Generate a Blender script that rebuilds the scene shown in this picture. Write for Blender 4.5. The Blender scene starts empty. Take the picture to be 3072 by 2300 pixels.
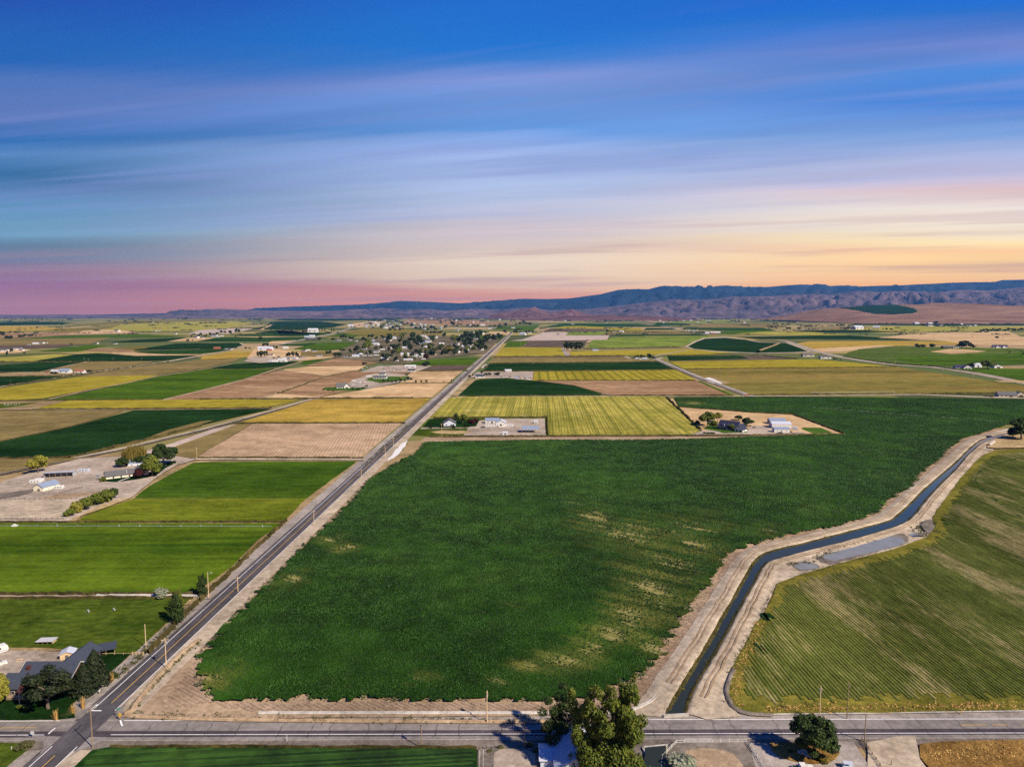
import bpy, math, random
import numpy as np
from mathutils import Vector
R = math.radians
SC = bpy.context.scene
COL = SC.collection
rnd = random.Random(7)
nrng = np.random.default_rng(11)

# ------------------------------------------------------------------ camera
CAM_H = 120.0
PITCH = R(5.63)
FOC = 2131.0                 # focal length in photograph pixels (3072 wide)
cd = bpy.data.cameras.new('camera')
cam = bpy.data.objects.new('camera', cd)
COL.objects.link(cam)
cam.location = (0, 0, CAM_H)
cam.rotation_euler = (R(90) - PITCH, 0, 0)
cd.sensor_width = 36.0
cd.lens = 36.0 * FOC / 3072.0
cd.clip_start = 1.0
cd.clip_end = 120000.0
SC.camera = cam

# ------------------------------------------------------------------ exposure
EXPO = 1.2
vs = SC.view_settings
SC.display_settings.display_device = 'sRGB'
vs.view_transform = 'Standard'
vs.look = 'None'
vs.gamma = 1.0
vs.use_curve_mapping = False
vs.exposure = EXPO
SC.cycles.max_bounces = 6
SC.cycles.diffuse_bounces = 3
SC.cycles.volume_bounces = 1
SC.cycles.transparent_max_bounces = 4
SC.cycles.use_denoising = False

# ------------------------------------------------------------------ sun
SUN_AZ = R(130)              # clockwise from +Y (view direction)
SUN_EL = R(40)
sd = bpy.data.lights.new('sun', 'SUN')
sd.energy = 3.6
sd.angle = R(1.2)
sd.color = (1.0, 0.87, 0.70)
sun = bpy.data.objects.new('sun', sd)
COL.objects.link(sun)
sv = Vector((math.sin(SUN_AZ) * math.cos(SUN_EL), math.cos(SUN_AZ) * math.cos(SUN_EL), math.sin(SUN_EL)))
sun.rotation_euler = sv.to_track_quat('Z', 'Y').to_euler()
sun.location = (300, -200, 600)


def lin(r, g, b):
    f = lambda c: (c / 12.92 if c <= 0.04045 else ((c + 0.055) / 1.055) ** 2.4)
    return (f(r / 255), f(g / 255), f(b / 255), 1.0)


# ------------------------------------------------------------------ world: daylight sky behind a thin streaked veil of cloud
class NT:
    def __init__(s, nt):
        s.nt = nt

    def new(s, t, **kw):
        n = s.nt.nodes.new(t)
        for k, v in kw.items():
            setattr(n, k, v)
        return n

    def link(s, a, b):
        s.nt.links.new(a, b)

    def _in(s, sock, v):
        if isinstance(v, bpy.types.NodeSocket):
            s.link(v, sock)
        elif v is not None:
            sock.default_value = v

    def math(s, op, a, b=None, c=None, clamp=False):
        n = s.new('ShaderNodeMath', operation=op, use_clamp=clamp)
        s._in(n.inputs[0], a)
        s._in(n.inputs[1], b)
        s._in(n.inputs[2], c)
        return n.outputs[0]

    def mix(s, f, a, b, blend='MIX'):
        n = s.new('ShaderNodeMix', data_type='RGBA', blend_type=blend, clamp_factor=True)
        s._in(n.inputs['Factor'], f)
        s._in(n.inputs[6], a)
        s._in(n.inputs[7], b)
        return n.outputs[2]

    def ramp(s, f, stops, interp='LINEAR'):
        n = s.new('ShaderNodeValToRGB')
        cr = n.color_ramp
        cr.interpolation = interp
        while len(cr.elements) < len(stops):
            cr.elements.new(0.5)
        for e, (p, c) in zip(cr.elements, stops):
            e.position = p
            e.color = c if len(c) == 4 else (*c, 1)
        s._in(n.inputs[0], f)
        return n.outputs[0]

    def maprange(s, v, a, b, c=0.0, d=1.0):
        n = s.new('ShaderNodeMapRange', interpolation_type='SMOOTHSTEP')
        s._in(n.inputs[0], v)
        for i, x in enumerate((a, b, c, d)):
            n.inputs[i + 1].default_value = x
        return n.outputs[0]

    def comb(s, x, y, z=0.0):
        n = s.new('ShaderNodeCombineXYZ')
        for i, v in enumerate((x, y, z)):
            s._in(n.inputs[i], v)
        return n.outputs[0]

    def noise(s, vec, scale=1.0, detail=3.0, rough=0.55):
        n = s.new('ShaderNodeTexNoise')
        s._in(n.inputs['Vector'], vec)
        n.inputs['Scale'].default_value = scale
        n.inputs['Detail'].default_value = detail
        n.inputs['Roughness'].default_value = rough
        return n.outputs[0]


world = bpy.data.worlds.new('World')
SC.world = world
world.use_nodes = True
wn = NT(world.node_tree)
for n in list(world.node_tree.nodes):
    world.node_tree.nodes.remove(n)
w_out = wn.new('ShaderNodeOutputWorld')
w_bg = wn.new('ShaderNodeBackground')
W_STR = 0.1
w_bg.inputs[1].default_value = W_STR
wn.link(w_bg.outputs[0], w_out.inputs[0])
sky_n = wn.new('ShaderNodeTexSky', sky_type='NISHITA')
sky_n.sun_disc = False
sky_n.sun_elevation = SUN_EL
sky_n.sun_rotation = SUN_AZ
tc = wn.new('ShaderNodeTexCoord')
sep = wn.new('ShaderNodeSeparateXYZ')
wn.link(tc.outputs['Generated'], sep.inputs[0])
X, Y, Z = sep.outputs
el = wn.math('ARCSINE', wn.math('MINIMUM', wn.math('MAXIMUM', Z, -0.99), 0.99))
hyp = wn.math('SQRT', wn.math('ADD', wn.math('MULTIPLY', X, X), wn.math('ADD', wn.math('MULTIPLY', Y, Y), 1e-4)))
az = wn.math('DIVIDE', X, hyp)                       # sine of the azimuth: -0.58 .. 0.58 across the picture
# the cloud sheet is flat and its bands run towards the far left: seen from below they meet there on the horizon
pd = wn.math('ADD', wn.math('MULTIPLY', X, 0.342), wn.math('MULTIPLY', Y, 0.94))
q = wn.math('ARCTANGENT', wn.math('DIVIDE', Z, wn.math('SQRT', wn.math('ADD', wn.math('MULTIPLY', pd, pd), 0.03))))
gz = wn.math('ARCTANGENT', wn.math('DIVIDE', Z, wn.math('SQRT', wn.math('ADD', wn.math('MULTIPLY', Y, Y), wn.math('ADD', wn.math('MULTIPLY', wn.math('MULTIPLY', X, X), 0.12), 0.01)))))
n_big = wn.noise(wn.comb(wn.math('MULTIPLY', az, 0.75), wn.math('MULTIPLY', q, 9.0), 3.1), 1.0, 3.0, 0.5)
n_fine = wn.noise(wn.comb(wn.math('MULTIPLY', az, 1.5), wn.math('MULTIPLY', q, 34.0), 7.7), 1.0, 5.0, 0.55)
n_str = wn.noise(wn.comb(wn.math('MULTIPLY', az, 0.9), wn.math('MULTIPLY', q, 58.0), 5.5), 1.0, 4.0, 0.6)
n_mid = wn.noise(wn.comb(wn.math('MULTIPLY', az, 1.1), wn.math('MULTIPLY', q, 22.0), 9.4), 1.0, 4.0, 0.55)
n_wisp = wn.noise(wn.comb(wn.math('MULTIPLY', az, 2.4), wn.math('MULTIPLY', q, 75.0), 1.2), 1.0, 4.0, 0.5)
lookup = wn.math('ADD', wn.math('DIVIDE', gz, 0.42),
                 wn.math('ADD', wn.math('MULTIPLY', wn.math('SUBTRACT', n_big, 0.5), 0.16),
                         wn.math('MULTIPLY', wn.math('SUBTRACT', n_fine, 0.5), 0.09)))


def skyc(*rgb):
    c = lin(*rgb)
    k = 1.0 / (2 ** EXPO)
    return (c[0] * k, c[1] * k, c[2] * k, 1)


# positions are elevation / 0.42 rad ; the top of the picture is near 0.94
HAZE_D = 1.1e-5


def skyh(pos, r, g, b):
    """sky colour behind the haze, so that it looks like r, g, b through it"""
    el_ = max(math.atan(pos * .42), .006)
    T = math.exp(-HAZE_D * min(1680 / math.sin(el_), 35500))
    c = lin(r, g, b)
    S = (.035, .27, .52)
    k = 1.0 / (2 ** EXPO)
    return tuple(max(.012, (c[i] - S[i] * (1 - T)) / T) * k for i in range(3)) + (1,)


RAMP_L = [(0.022, skyh(0.022, 166, 122, 136)), (0.078, skyh(0.078, 142, 106, 132)), (0.123, skyh(0.123, 138, 114, 136)), (0.179, skyh(0.179, 112, 120, 144)), (0.223, skyh(0.223, 92, 126, 150)), (0.268, skyh(0.268, 108, 158, 188)), (0.358, skyh(0.358, 88, 142, 188)), (0.413, skyh(0.413, 42, 108, 158)), (0.492, skyh(0.492, 82, 132, 188)), (0.547, skyh(0.547, 42, 108, 174)), (0.626, skyh(0.626, 92, 122, 188)), (0.715, skyh(0.715, 78, 118, 188)), (0.758, skyh(0.758, 10, 102, 184)), (0.827, skyh(0.827, 0, 100, 184)), (0.939, skyh(0.939, 8, 84, 178)), (1.050, skyh(1.050, 16, 74, 166))]
RAMP_C = [(0.011, skyh(0.011, 212, 144, 126)), (0.045, skyh(0.045, 212, 154, 134)), (0.076, skyh(0.076, 200, 150, 138)), (0.109, skyh(0.109, 216, 196, 172)), (0.156, skyh(0.156, 224, 208, 188)), (0.212, skyh(0.212, 212, 196, 188)), (0.268, skyh(0.268, 202, 192, 198)), (0.313, skyh(0.313, 190, 190, 208)), (0.380, skyh(0.380, 180, 194, 222)), (0.436, skyh(0.436, 176, 196, 234)), (0.514, skyh(0.514, 150, 176, 226)), (0.559, skyh(0.559, 98, 152, 220)), (0.648, skyh(0.648, 108, 152, 220)), (0.715, skyh(0.715, 126, 150, 214)), (0.782, skyh(0.782, 56, 126, 208)), (0.821, skyh(0.821, 0, 120, 212)), (0.939, skyh(0.939, 0, 108, 206)), (1.050, skyh(1.050, 0, 94, 196))]
RAMP_R = [(0.011, skyh(0.011, 246, 172, 108)), (0.101, skyh(0.101, 252, 190, 116)), (0.134, skyh(0.134, 250, 202, 134)), (0.168, skyh(0.168, 255, 214, 146)), (0.201, skyh(0.201, 250, 202, 146)), (0.235, skyh(0.235, 255, 228, 168)), (0.268, skyh(0.268, 246, 230, 198)), (0.335, skyh(0.335, 236, 224, 212)), (0.389, skyh(0.389, 224, 196, 196)), (0.425, skyh(0.425, 184, 184, 214)), (0.492, skyh(0.492, 168, 184, 226)), (0.547, skyh(0.547, 128, 168, 226)), (0.648, skyh(0.648, 64, 128, 210)), (0.715, skyh(0.715, 70, 134, 212)), (0.771, skyh(0.771, 112, 136, 206)), (0.866, skyh(0.866, 40, 114, 204)), (0.896, skyh(0.896, 0, 112, 214)), (0.983, skyh(0.983, 0, 104, 206)), (1.050, skyh(1.050, 0, 98, 200))]
cl = wn.ramp(lookup, RAMP_L)
cc = wn.ramp(lookup, RAMP_C)
cr_ = wn.ramp(lookup, RAMP_R)
col = wn.mix(wn.maprange(az, -0.62, 0.02), cl, cc)
col = wn.mix(wn.maprange(az, 0.0, 0.62), col, cr_)
# mauve streaks, thickest in the middle heights
streak = wn.math('MULTIPLY', wn.maprange(n_fine, 0.5, 0.72), wn.maprange(q, 0.06, 0.22))
streak = wn.math('MULTIPLY', streak, wn.maprange(q, 0.40, 0.30))
col = wn.mix(wn.math('MULTIPLY', streak, 0.42), col, skyc(140, 150, 208))
# rosy low streaks and thin grey ones over the horizon glow
low = wn.math('MULTIPLY', wn.maprange(n_wisp, 0.5, 0.68), wn.maprange(q, 0.19, 0.05))
col = wn.mix(wn.math('MULTIPLY', low, 0.42), col, skyc(186, 128, 128))
# brighter and darker bands of the thin cloud sheet
band = wn.math('ADD', 0.91, wn.math('ADD', wn.math('MULTIPLY', wn.maprange(n_str, 0.34, 0.66), 0.06), wn.math('MULTIPLY', wn.maprange(n_mid, 0.36, 0.64), 0.12)))
band = wn.math('ADD', wn.math('MULTIPLY', band, wn.maprange(q, 0.38, 0.30)), wn.math('SUBTRACT', 0.95, wn.math('MULTIPLY', wn.maprange(q, 0.38, 0.30), 0.95)))
col = wn.mix(1.0, col, wn.comb(band, band, band), 'MULTIPLY')
veil = wn.mix(1.0, col, (1.0 / W_STR, 1.0 / W_STR, 1.0 / W_STR, 1), 'MULTIPLY')
veil_n = veil.node
veil_n.clamp_result = False
full = wn.mix(0.99, sky_n.outputs[0], veil)
wn.link(full, w_bg.inputs[0])

# ------------------------------------------------------------------ helpers: geometry from picture rays to real ground points
cp, sp = math.cos(PITCH), math.sin(PITCH)


def ray(px, py):
    a, b = (px - 1536.0) / FOC, (1150.0 - py) / FOC
    return Vector((a, cp + b * sp, -sp + b * cp))


def P(px, py, z=0.0):
    d = ray(px, py)
    t = (CAM_H - z) / -d.z
    return Vector((d.x * t, d.y * t, z))


def hgt(px, pyb, pyt):
    """height of a thing whose foot is at pyb and whose top is at pyt"""
    g = P(px, pyb)
    d = ray(px, pyt)
    return CAM_H + d.z * g.y / d.y


def mpp(py):
    """metres per photograph pixel for a thing standing at row py"""
    g = P(1536, py)
    return math.hypot(g.y, CAM_H) / FOC * 1.0


def link_mesh(name, me, mats, parent=None, kind=None):
    o = bpy.data.objects.new(name, me)
    for m in (mats if isinstance(mats, (list, tuple)) else [mats]):
        if len(me.materials) < len(mats if isinstance(mats, (list, tuple)) else [mats]):
            me.materials.append(m)
    COL.objects.link(o)
    if parent is not None:
        o.parent = parent
    if kind:
        o['kind'] = kind
    return o


def npmesh(name, V, F, mi=None, smooth=False):
    V = np.asarray(V, dtype=np.float32)
    F = np.asarray(F, dtype=np.int32)
    me = bpy.data.meshes.new(name)
    k = F.shape[1]
    me.vertices.add(len(V))
    me.vertices.foreach_set('co', V.ravel())
    me.loops.add(F.size)
    me.loops.foreach_set('vertex_index', F.ravel())
    me.polygons.add(len(F))
    me.polygons.foreach_set('loop_start', np.arange(0, F.size, k, dtype=np.int32))
    me.polygons.foreach_set('loop_total', np.full(len(F), k, dtype=np.int32))
    if mi is not None:
        me.polygons.foreach_set('material_index', np.asarray(mi, dtype=np.int32))
    me.polygons.foreach_set('use_smooth', np.full(len(F), smooth))
    me.update(calc_edges=True)
    return me


class MB:
    """collects boxes, prisms, tubes into one mesh"""

    def __init__(s):
        s.v, s.f, s.m = [], [], []

    def add(s, V, F, m=0):
        b = len(s.v)
        s.v += [tuple(p) for p in V]
        s.f += [tuple(i + b for i in q_) for q_ in F]
        s.m += [m] * len(F)

    def box(s, x0, x1, y0, y1, z0, z1, m=0):
        s.add([(x0, y0, z0), (x1, y0, z0), (x1, y1, z0), (x0, y1, z0), (x0, y0, z1), (x1, y0, z1), (x1, y1, z1), (x0, y1, z1)],
              [(3, 2, 1, 0), (4, 5, 6, 7), (0, 1, 5, 4), (1, 2, 6, 5), (2, 3, 7, 6), (3, 0, 4, 7)], m)

    def prism(s, prof, y0, y1, m=0, axis='y'):
        n = len(prof)
        tr = (lambda a, b, c: (a, c, b)) if axis == 'y' else (lambda a, b, c: (c, a, b))
        V = [tr(a, b, y0) for a, b in prof] + [tr(a, b, y1) for a, b in prof]
        F = [tuple(range(n)), tuple(reversed(range(n, 2 * n)))]
        F += [(i, (i + 1) % n + 0, (i + 1) % n + n, i + n) for i in range(n)]
        s.add(V, [tuple(reversed(f)) for f in F], m)

    def tube(s, p0, p1, r0, r1=None, n=8, m=0, caps=True):
        r1 = r0 if r1 is None else r1
        p0, p1 = Vector(p0), Vector(p1)
        d = (p1 - p0).normalized()
        a = d.orthogonal().normalized()
        b = d.cross(a)
        V = []
        for p, r in ((p0, r0), (p1, r1)):
            for i in range(n):
                t = 2 * math.pi * i / n
                V.append(p + a * (r * math.cos(t)) + b * (r * math.sin(t)))
        F = [(i, (i + 1) % n, (i + 1) % n + n, i + n) for i in range(n)]
        if caps:
            F += [tuple(reversed(range(n))), tuple(range(n, 2 * n))]
        s.add(V, F, m)

    def mesh(s, name, smooth=False):
        me = bpy.data.meshes.new(name)
        me.from_pydata(s.v, [], s.f)
        me.polygons.foreach_set('material_index', s.m)
        if smooth:
            me.polygons.foreach_set('use_smooth', [True] * len(s.f))
        me.update()
        return me

    def build(s, name, mats, parent=None, smooth=False, kind=None):
        return link_mesh(name, s.mesh(name, smooth), mats, parent, kind)


def tag(o, label, cat, group=None):
    o['label'] = label
    o['category'] = cat
    if group:
        o['group'] = group
    return o


def thing(name, label, cat, loc=(0, 0, 0), rz=0.0, group=None, scale=None):
    o = bpy.data.objects.new(name, None)
    COL.objects.link(o)
    o.location = loc
    o.rotation_euler = (0, 0, rz)
    o.empty_display_size = 1
    if scale is not None:
        o.scale = scale
    return tag(o, label, cat, group)


ORD = 'first second third fourth fifth sixth seventh eighth ninth tenth eleventh twelfth thirteenth fourteenth fifteenth sixteenth seventeenth'.split()


def nth(i, n, label):
    return label if n > 17 or n < 2 else ORD[i] + ' from left, ' + label


def vnoise(x, y, seed=0):
    """smooth value noise, 0..1"""
    x = np.asarray(x, dtype=np.float64)
    y = np.asarray(y, dtype=np.float64)
    xi, yi = np.floor(x).astype(np.int64), np.floor(y).astype(np.int64)
    xf, yf = x - xi, y - yi
    xf, yf = xf * xf * (3 - 2 * xf), yf * yf * (3 - 2 * yf)

    def h(i, j):
        n = (i * 374761393 + j * 668265263 + seed * 1442695041) & 0xffffffff
        n = ((n ^ (n >> 13)) * 1274126177) & 0xffffffff
        return ((n ^ (n >> 16)) & 0xffff) / 65535.0
    return (h(xi, yi) * (1 - xf) + h(xi + 1, yi) * xf) * (1 - yf) + (h(xi, yi + 1) * (1 - xf) + h(xi + 1, yi + 1) * xf) * yf


def fbm(x, y, seed=0, oct=4):
    s, a, t = 0, 1.0, 0
    for i in range(oct):
        s = s + a * vnoise(x * 2 ** i, y * 2 ** i, seed + i * 17)
        t += a
        a *= 0.5
    return s / t


def inside(poly, x, y):
    r = np.zeros(np.shape(x), dtype=bool)
    n = len(poly)
    for i in range(n):
        x0, y0 = poly[i][0], poly[i][1]
        x1, y1 = poly[(i + 1) % n][0], poly[(i + 1) % n][1]
        if y0 == y1:
            continue
        c = ((y0 > y) != (y1 > y)) & (x < (x1 - x0) * (y - y0) / (y1 - y0) + x0)
        r ^= c
    return r


# ------------------------------------------------------------------ materials
ALB = 0.72


def ground_mat(name, c1, c2, c3=None, s1=0.05, s2=0.6, stretch=(1, 1), rot=0.0, bump=0.3, bscale=1.2, rows=None, rowamt=0.35, rowcol=None, lo=0.37, hi=0.63, spec=0.0, c3amt=0.8, c3lo=0.55, c3hi=0.72, grain=0.5, mott=0.75):
    c1, c2 = tuple(x * ALB for x in c1), tuple(x * ALB for x in c2)
    c3 = tuple(x * ALB for x in c3) if c3 else None
    m = bpy.data.materials.new(name)
    m.use_nodes = True
    t = NT(m.node_tree)
    bs = m.node_tree.nodes['Principled BSDF']
    bs.inputs['Roughness'].default_value = 0.95
    bs.inputs['Specular IOR Level'].default_value = spec
    tcn = t.new('ShaderNodeTexCoord')
    mp = t.new('ShaderNodeMapping')
    mp.inputs['Rotation'].default_value = (0, 0, -rot)
    t.link(tcn.outputs['Object'], mp.inputs[0])
    mp2 = t.new('ShaderNodeMapping')
    mp2.inputs['Scale'].default_value = (1.0 / stretch[0], 1.0 / stretch[1], 1)
    t.link(mp.outputs[0], mp2.inputs[0])
    nb = t.noise(mp2.outputs[0], s1, 4, 0.6)
    nf = t.noise(mp2.outputs[0], s2, 3, 0.65)
    f = t.math('ADD', t.math('MULTIPLY', nb, 1 - grain), t.math('MULTIPLY', nf, grain))
    colr = t.ramp(f, [(lo, (*c1, 1)), (hi, (*c2, 1))])
    if c3 is not None:
        nc = t.noise(mp2.outputs[0], s1 * 1.7, 4, 0.65)
        colr = t.mix(t.math('MULTIPLY', t.maprange(t.math('ADD', t.math('MULTIPLY', nc, 0.75), t.math('MULTIPLY', nf, 0.25)), c3lo, c3hi), c3amt), colr, (*c3, 1))
    if mott:
        ma = t.noise(mp.outputs[0], 0.035, 4, 0.7)
        mb_ = t.noise(mp2.outputs[0], 0.006, 3, 0.6)
        mc = t.noise(mp.outputs[0], 0.45, 3, 0.7)
        mf = t.math('ADD', t.math('MULTIPLY', t.maprange(ma, .34, .66), .40), t.math('ADD', t.math('MULTIPLY', t.maprange(mb_, .36, .64), .25), t.math('MULTIPLY', t.maprange(mc, .34, .66), .35)))
        mf = t.math('ADD', 1 - mott * .55, t.math('MULTIPLY', mf, mott * 1.1))
        colr = t.mix(1.0, colr, t.comb(mf, mf, mf), 'MULTIPLY')
        colr.node.clamp_result = False
    h = nf
    if rows:
        sx = t.new('ShaderNodeSeparateXYZ')
        t.link(mp.outputs[0], sx.inputs[0])
        wob = t.math('MULTIPLY', t.noise(mp.outputs[0], 0.05, 2), 3.0)
        for k, spacing in enumerate(rows):
            w = t.math('SINE', t.math('MULTIPLY', t.math('ADD', sx.outputs[1], wob if k else t.math('MULTIPLY', wob, 0.2)), 2 * math.pi / spacing))
            w = t.math('MULTIPLY', t.maprange(w, 0.35, 0.95), rowamt)
            colr = t.mix(w, colr, (*(rowcol or tuple(x * 0.35 for x in c1)), 1))
    t.link(colr, bs.inputs['Base Color'])
    if bump:
        bn = t.new('ShaderNodeBump')
        bn.inputs['Strength'].default_value = bump
        bn.inputs['Distance'].default_value = 0.6
        t.link(t.noise(mp.outputs[0], bscale, 3, 0.7), bn.inputs['Height'])
        t.link(bn.outputs[0], bs.inputs['Normal'])
    return m


def plain(name, c, rough=0.8, metal=0.0, spec=0.3, var=0.12, scale=1.5, c2=None):
    m = bpy.data.materials.new(name)
    m.use_nodes = True
    t = NT(m.node_tree)
    bs = m.node_tree.nodes['Principled BSDF']
    bs.inputs['Roughness'].default_value = rough
    bs.inputs['Metallic'].default_value = metal
    bs.inputs['Specular IOR Level'].default_value = spec
    tcn = t.new('ShaderNodeTexCoord')
    n = t.noise(tcn.outputs['Object'], scale, 4, 0.6)
    a = tuple(x * (1 - var) for x in c)
    b = c2 or tuple(min(1, x * (1 + var)) for x in c)
    t.link(t.ramp(n, [(0.3, (*a, 1)), (0.7, (*b, 1))]), bs.inputs['Base Color'])
    return m


def leaf_mat(name, c1, c2, trans=0.25):
    m = bpy.data.materials.new(name)
    m.use_nodes = True
    t = NT(m.node_tree)
    bs = m.node_tree.nodes['Principled BSDF']
    bs.inputs['Roughness'].default_value = 0.6
    bs.inputs['Specular IOR Level'].default_value = 0.15
    g = t.new('ShaderNodeNewGeometry')
    oi = t.new('ShaderNodeObjectInfo')
    tcn = t.new('ShaderNodeTexCoord')
    n = t.noise(tcn.outputs['Object'], 4.0, 2)
    f = t.math('ADD', t.math('MULTIPLY', g.outputs['Random Per Island'], 0.5), t.math('ADD', t.math('MULTIPLY', n, 0.35), t.math('MULTIPLY', oi.outputs['Random'], 0.15)))
    c = t.ramp(f, [(0.15, (*c1, 1)), (0.85, (*c2, 1))])
    t.link(c, bs.inputs['Base Color'])
    tr = t.new('ShaderNodeBsdfTranslucent')
    t.link(c, tr.inputs[0])
    mx = t.new('ShaderNodeMixShader')
    mx.inputs[0].default_value = trans
    t.link(bs.outputs[0], mx.inputs[1])
    t.link(tr.outputs[0], mx.inputs[2])
    t.link(mx.outputs[0], m.node_tree.nodes['Material Output'].inputs[0])
    return m


def lv(r, g, b):
    return lin(r, g, b)[:3]


AZV = R(90)      # a row direction straight away from the camera
ROAD_A, ROAD_B = P(116, 2300), P(1535, 998)
ROAD_ANG = math.atan2(ROAD_B.y - ROAD_A.y, ROAD_B.x - ROAD_A.x)
ROW_MAIN = R(90 + 55)

M = {}
M['plain'] = ground_mat('plain_patchwork', (.16, .11, .05), (.30, .21, .11), c3=(.06, .07, .03), s1=0.0022, s2=0.02, stretch=(2.5, 1), bump=0.0)
# a patchwork of far fields on the plain, too far away to tell apart
_m = M['plain']
_t = NT(_m.node_tree)
_bs = _m.node_tree.nodes['Principled BSDF']
_tc = _t.new('ShaderNodeTexCoord')
_vor = _t.new('ShaderNodeTexVoronoi')
_vor.distance = 'CHEBYCHEV'
_mp = _t.new('ShaderNodeMapping')
_mp.inputs['Scale'].default_value = (1 / 700, 1 / 420, 1)
_mp.inputs['Rotation'].default_value = (0, 0, R(2))
_t.link(_tc.outputs['Object'], _mp.inputs[0])
_t.link(_mp.outputs[0], _vor.inputs['Vector'])
_vor.inputs['Scale'].default_value = 1.0
_vor.inputs['Randomness'].default_value = 0.8
_sx = _t.new('ShaderNodeSeparateColor')
_t.link(_vor.outputs['Color'], _sx.inputs[0])
_pc = _t.ramp(_sx.outputs[0], [(0.0, (.025, .06, .02)), (0.16, (.05, .10, .03)), (0.3, (.14, .15, .04)), (0.45, (.30, .24, .08)), (0.6, (.33, .24, .13)), (0.75, (.19, .17, .06)), (0.9, (.06, .10, .03))], 'CONSTANT')
_old = _bs.inputs['Base Color'].links[0].from_socket
_t.link(_t.mix(0.72, _old, _pc), _bs.inputs['Base Color'])

M['tan_grass'] = ground_mat('dry_grass', (.24, .16, .075), (.46, .34, .18), c3=(.10, .12, .035), s1=0.02, s2=0.35, stretch=(2, 1), c3lo=.5, c3hi=.7)
M['soil'] = ground_mat('pale_soil', (.29, .20, .12), (.46, .34, .22), s1=0.03, s2=0.5, bump=0.4, c3=(.20, .13, .08), c3amt=.5)
M['furrow'] = ground_mat('furrowed_soil', (.26, .175, .11), (.47, .35, .24), s1=0.03, s2=0.6, bump=0.4)
M['dirt'] = ground_mat('pale_dirt', (.34, .275, .19), (.58, .48, .35), s1=0.05, s2=0.3, bump=0.3, c3=(.20, .155, .09), c3amt=.7, mott=.7)
M['lot'] = ground_mat('farm_yard_dirt', (.33, .265, .20), (.50, .415, .33), s1=0.03, s2=0.3, bump=0.3, c3=(.22, .17, .14), c3amt=.6)
M['gravel'] = ground_mat('road_gravel', (.27, .235, .20), (.42, .37, .32), s1=0.1, s2=1.0, bump=0.3)
M['gravel_dark'] = ground_mat('worn_verge', (.13, .11, .09), (.26, .22, .18), s1=0.1, s2=1.0, bump=0.3, c3=(.07, .07, .035), c3amt=.6)
M['asphalt'] = ground_mat('asphalt', (.072, .066, .070), (.125, .115, .118), s1=0.03, s2=0.35, stretch=(10, 1), rot=ROAD_ANG, bump=0.1)
M['asphalt_x'] = ground_mat('asphalt_cross', (.19, .17, .15), (.29, .26, .235), s1=0.02, s2=0.3, stretch=(14, 1), bump=0.1)
M['asphalt_dark'] = ground_mat('asphalt_dark_patch', (.045, .038, .042), (.10, .085, .09), s1=0.02, s2=0.3, stretch=(14, 1), bump=0.1)
M['white_paint'] = plain('white_line_paint', (.72, .71, .68), 0.7)
M['yellow_paint'] = plain('yellow_line_paint', (.62, .38, .07), 0.7)
M['concrete'] = ground_mat('ditch_concrete', (.40, .37, .33), (.60, .56, .50), s1=0.3, s2=2.0, bump=0.2)
M['green_dark'] = ground_mat('dark_green_crop', (.012, .040, .008), (.034, .090, .016), s1=0.012, s2=0.25, stretch=(3, 1), bump=0.5, grain=0.4)
M['green_deep'] = ground_mat('deep_green_crop', (.006, .022, .006), (.018, .052, .012), s1=0.012, s2=0.2, stretch=(4, 1), bump=0.4, grain=0.4)
M['green_mid'] = ground_mat('mid_green_crop', (.030, .074, .007), (.092, .155, .012), s1=0.016, s2=0.3, stretch=(5, 1), bump=0.6, grain=0.45)
M['green_near'] = ground_mat('mown_green_field', (.034, .080, .006), (.125, .185, .012), s1=0.012, s2=0.18, stretch=(14, 1), bump=0.7, grain=0.45, bscale=0.8)
M['green_light'] = ground_mat('light_green_field', (.080, .112, .008), (.21, .235, .020), s1=0.02, s2=0.35, stretch=(5, 1), bump=0.8, bscale=0.6)
M['pasture'] = ground_mat('pasture_grass', (.028, .058, .006), (.105, .145, .016), c3=(.30, .24, .10), s1=0.035, s2=0.45, stretch=(2.5, 1), bump=0.8, bscale=.7, c3lo=.58, c3hi=.70)
M['straw'] = ground_mat('dry_straw', (.28, .19, .08), (.56, .42, .22), s1=0.06, s2=0.6, stretch=(2, 1), bump=0.8, bscale=.8, c3=(.06, .09, .02), c3amt=.7)
M['ochre'] = ground_mat('ochre_dry_grass', (.16, .085, .022), (.42, .25, .075), s1=0.08, s2=0.8, stretch=(1, 2.5), bump=1.0, bscale=1.2, c3=(.07, .05, .02), c3amt=.6)
M['lawn'] = ground_mat('shade_toned_lawn', (.005, .018, .004), (.014, .042, .008), s1=0.05, s2=0.5, bump=0.5)  # tree shade over the brick house lawn is put into this dark green
M['lawn_bright'] = ground_mat('lawn', (.035, .085, .012), (.085, .155, .025), s1=0.05, s2=0.5, bump=0.5)
M['yellow'] = ground_mat('yellow_grain', (.25, .20, .018), (.40, .33, .040), s1=0.010, s2=0.22, stretch=(4, 1), bump=0.5, c3=(.17, .185, .020), c3amt=.7)
M['yellow_green'] = ground_mat('ripening_grain', (.27, .26, .040), (.48, .40, .085), s1=0.012, s2=0.25, stretch=(2, 1), bump=0.6, rot=ROAD_ANG, rows=(7.5, 23.0), rowamt=.42, rowcol=(.09, .10, .015), c3=(.55, .43, .20), c3amt=.7)
M['yg_green'] = ground_mat('pale_green_grain', (.13, .20, .030), (.24, .29, .05), s1=0.012, s2=0.25, stretch=(2, 1), rot=AZV, rows=(11.0,), rowamt=.35, bump=0.5)
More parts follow.
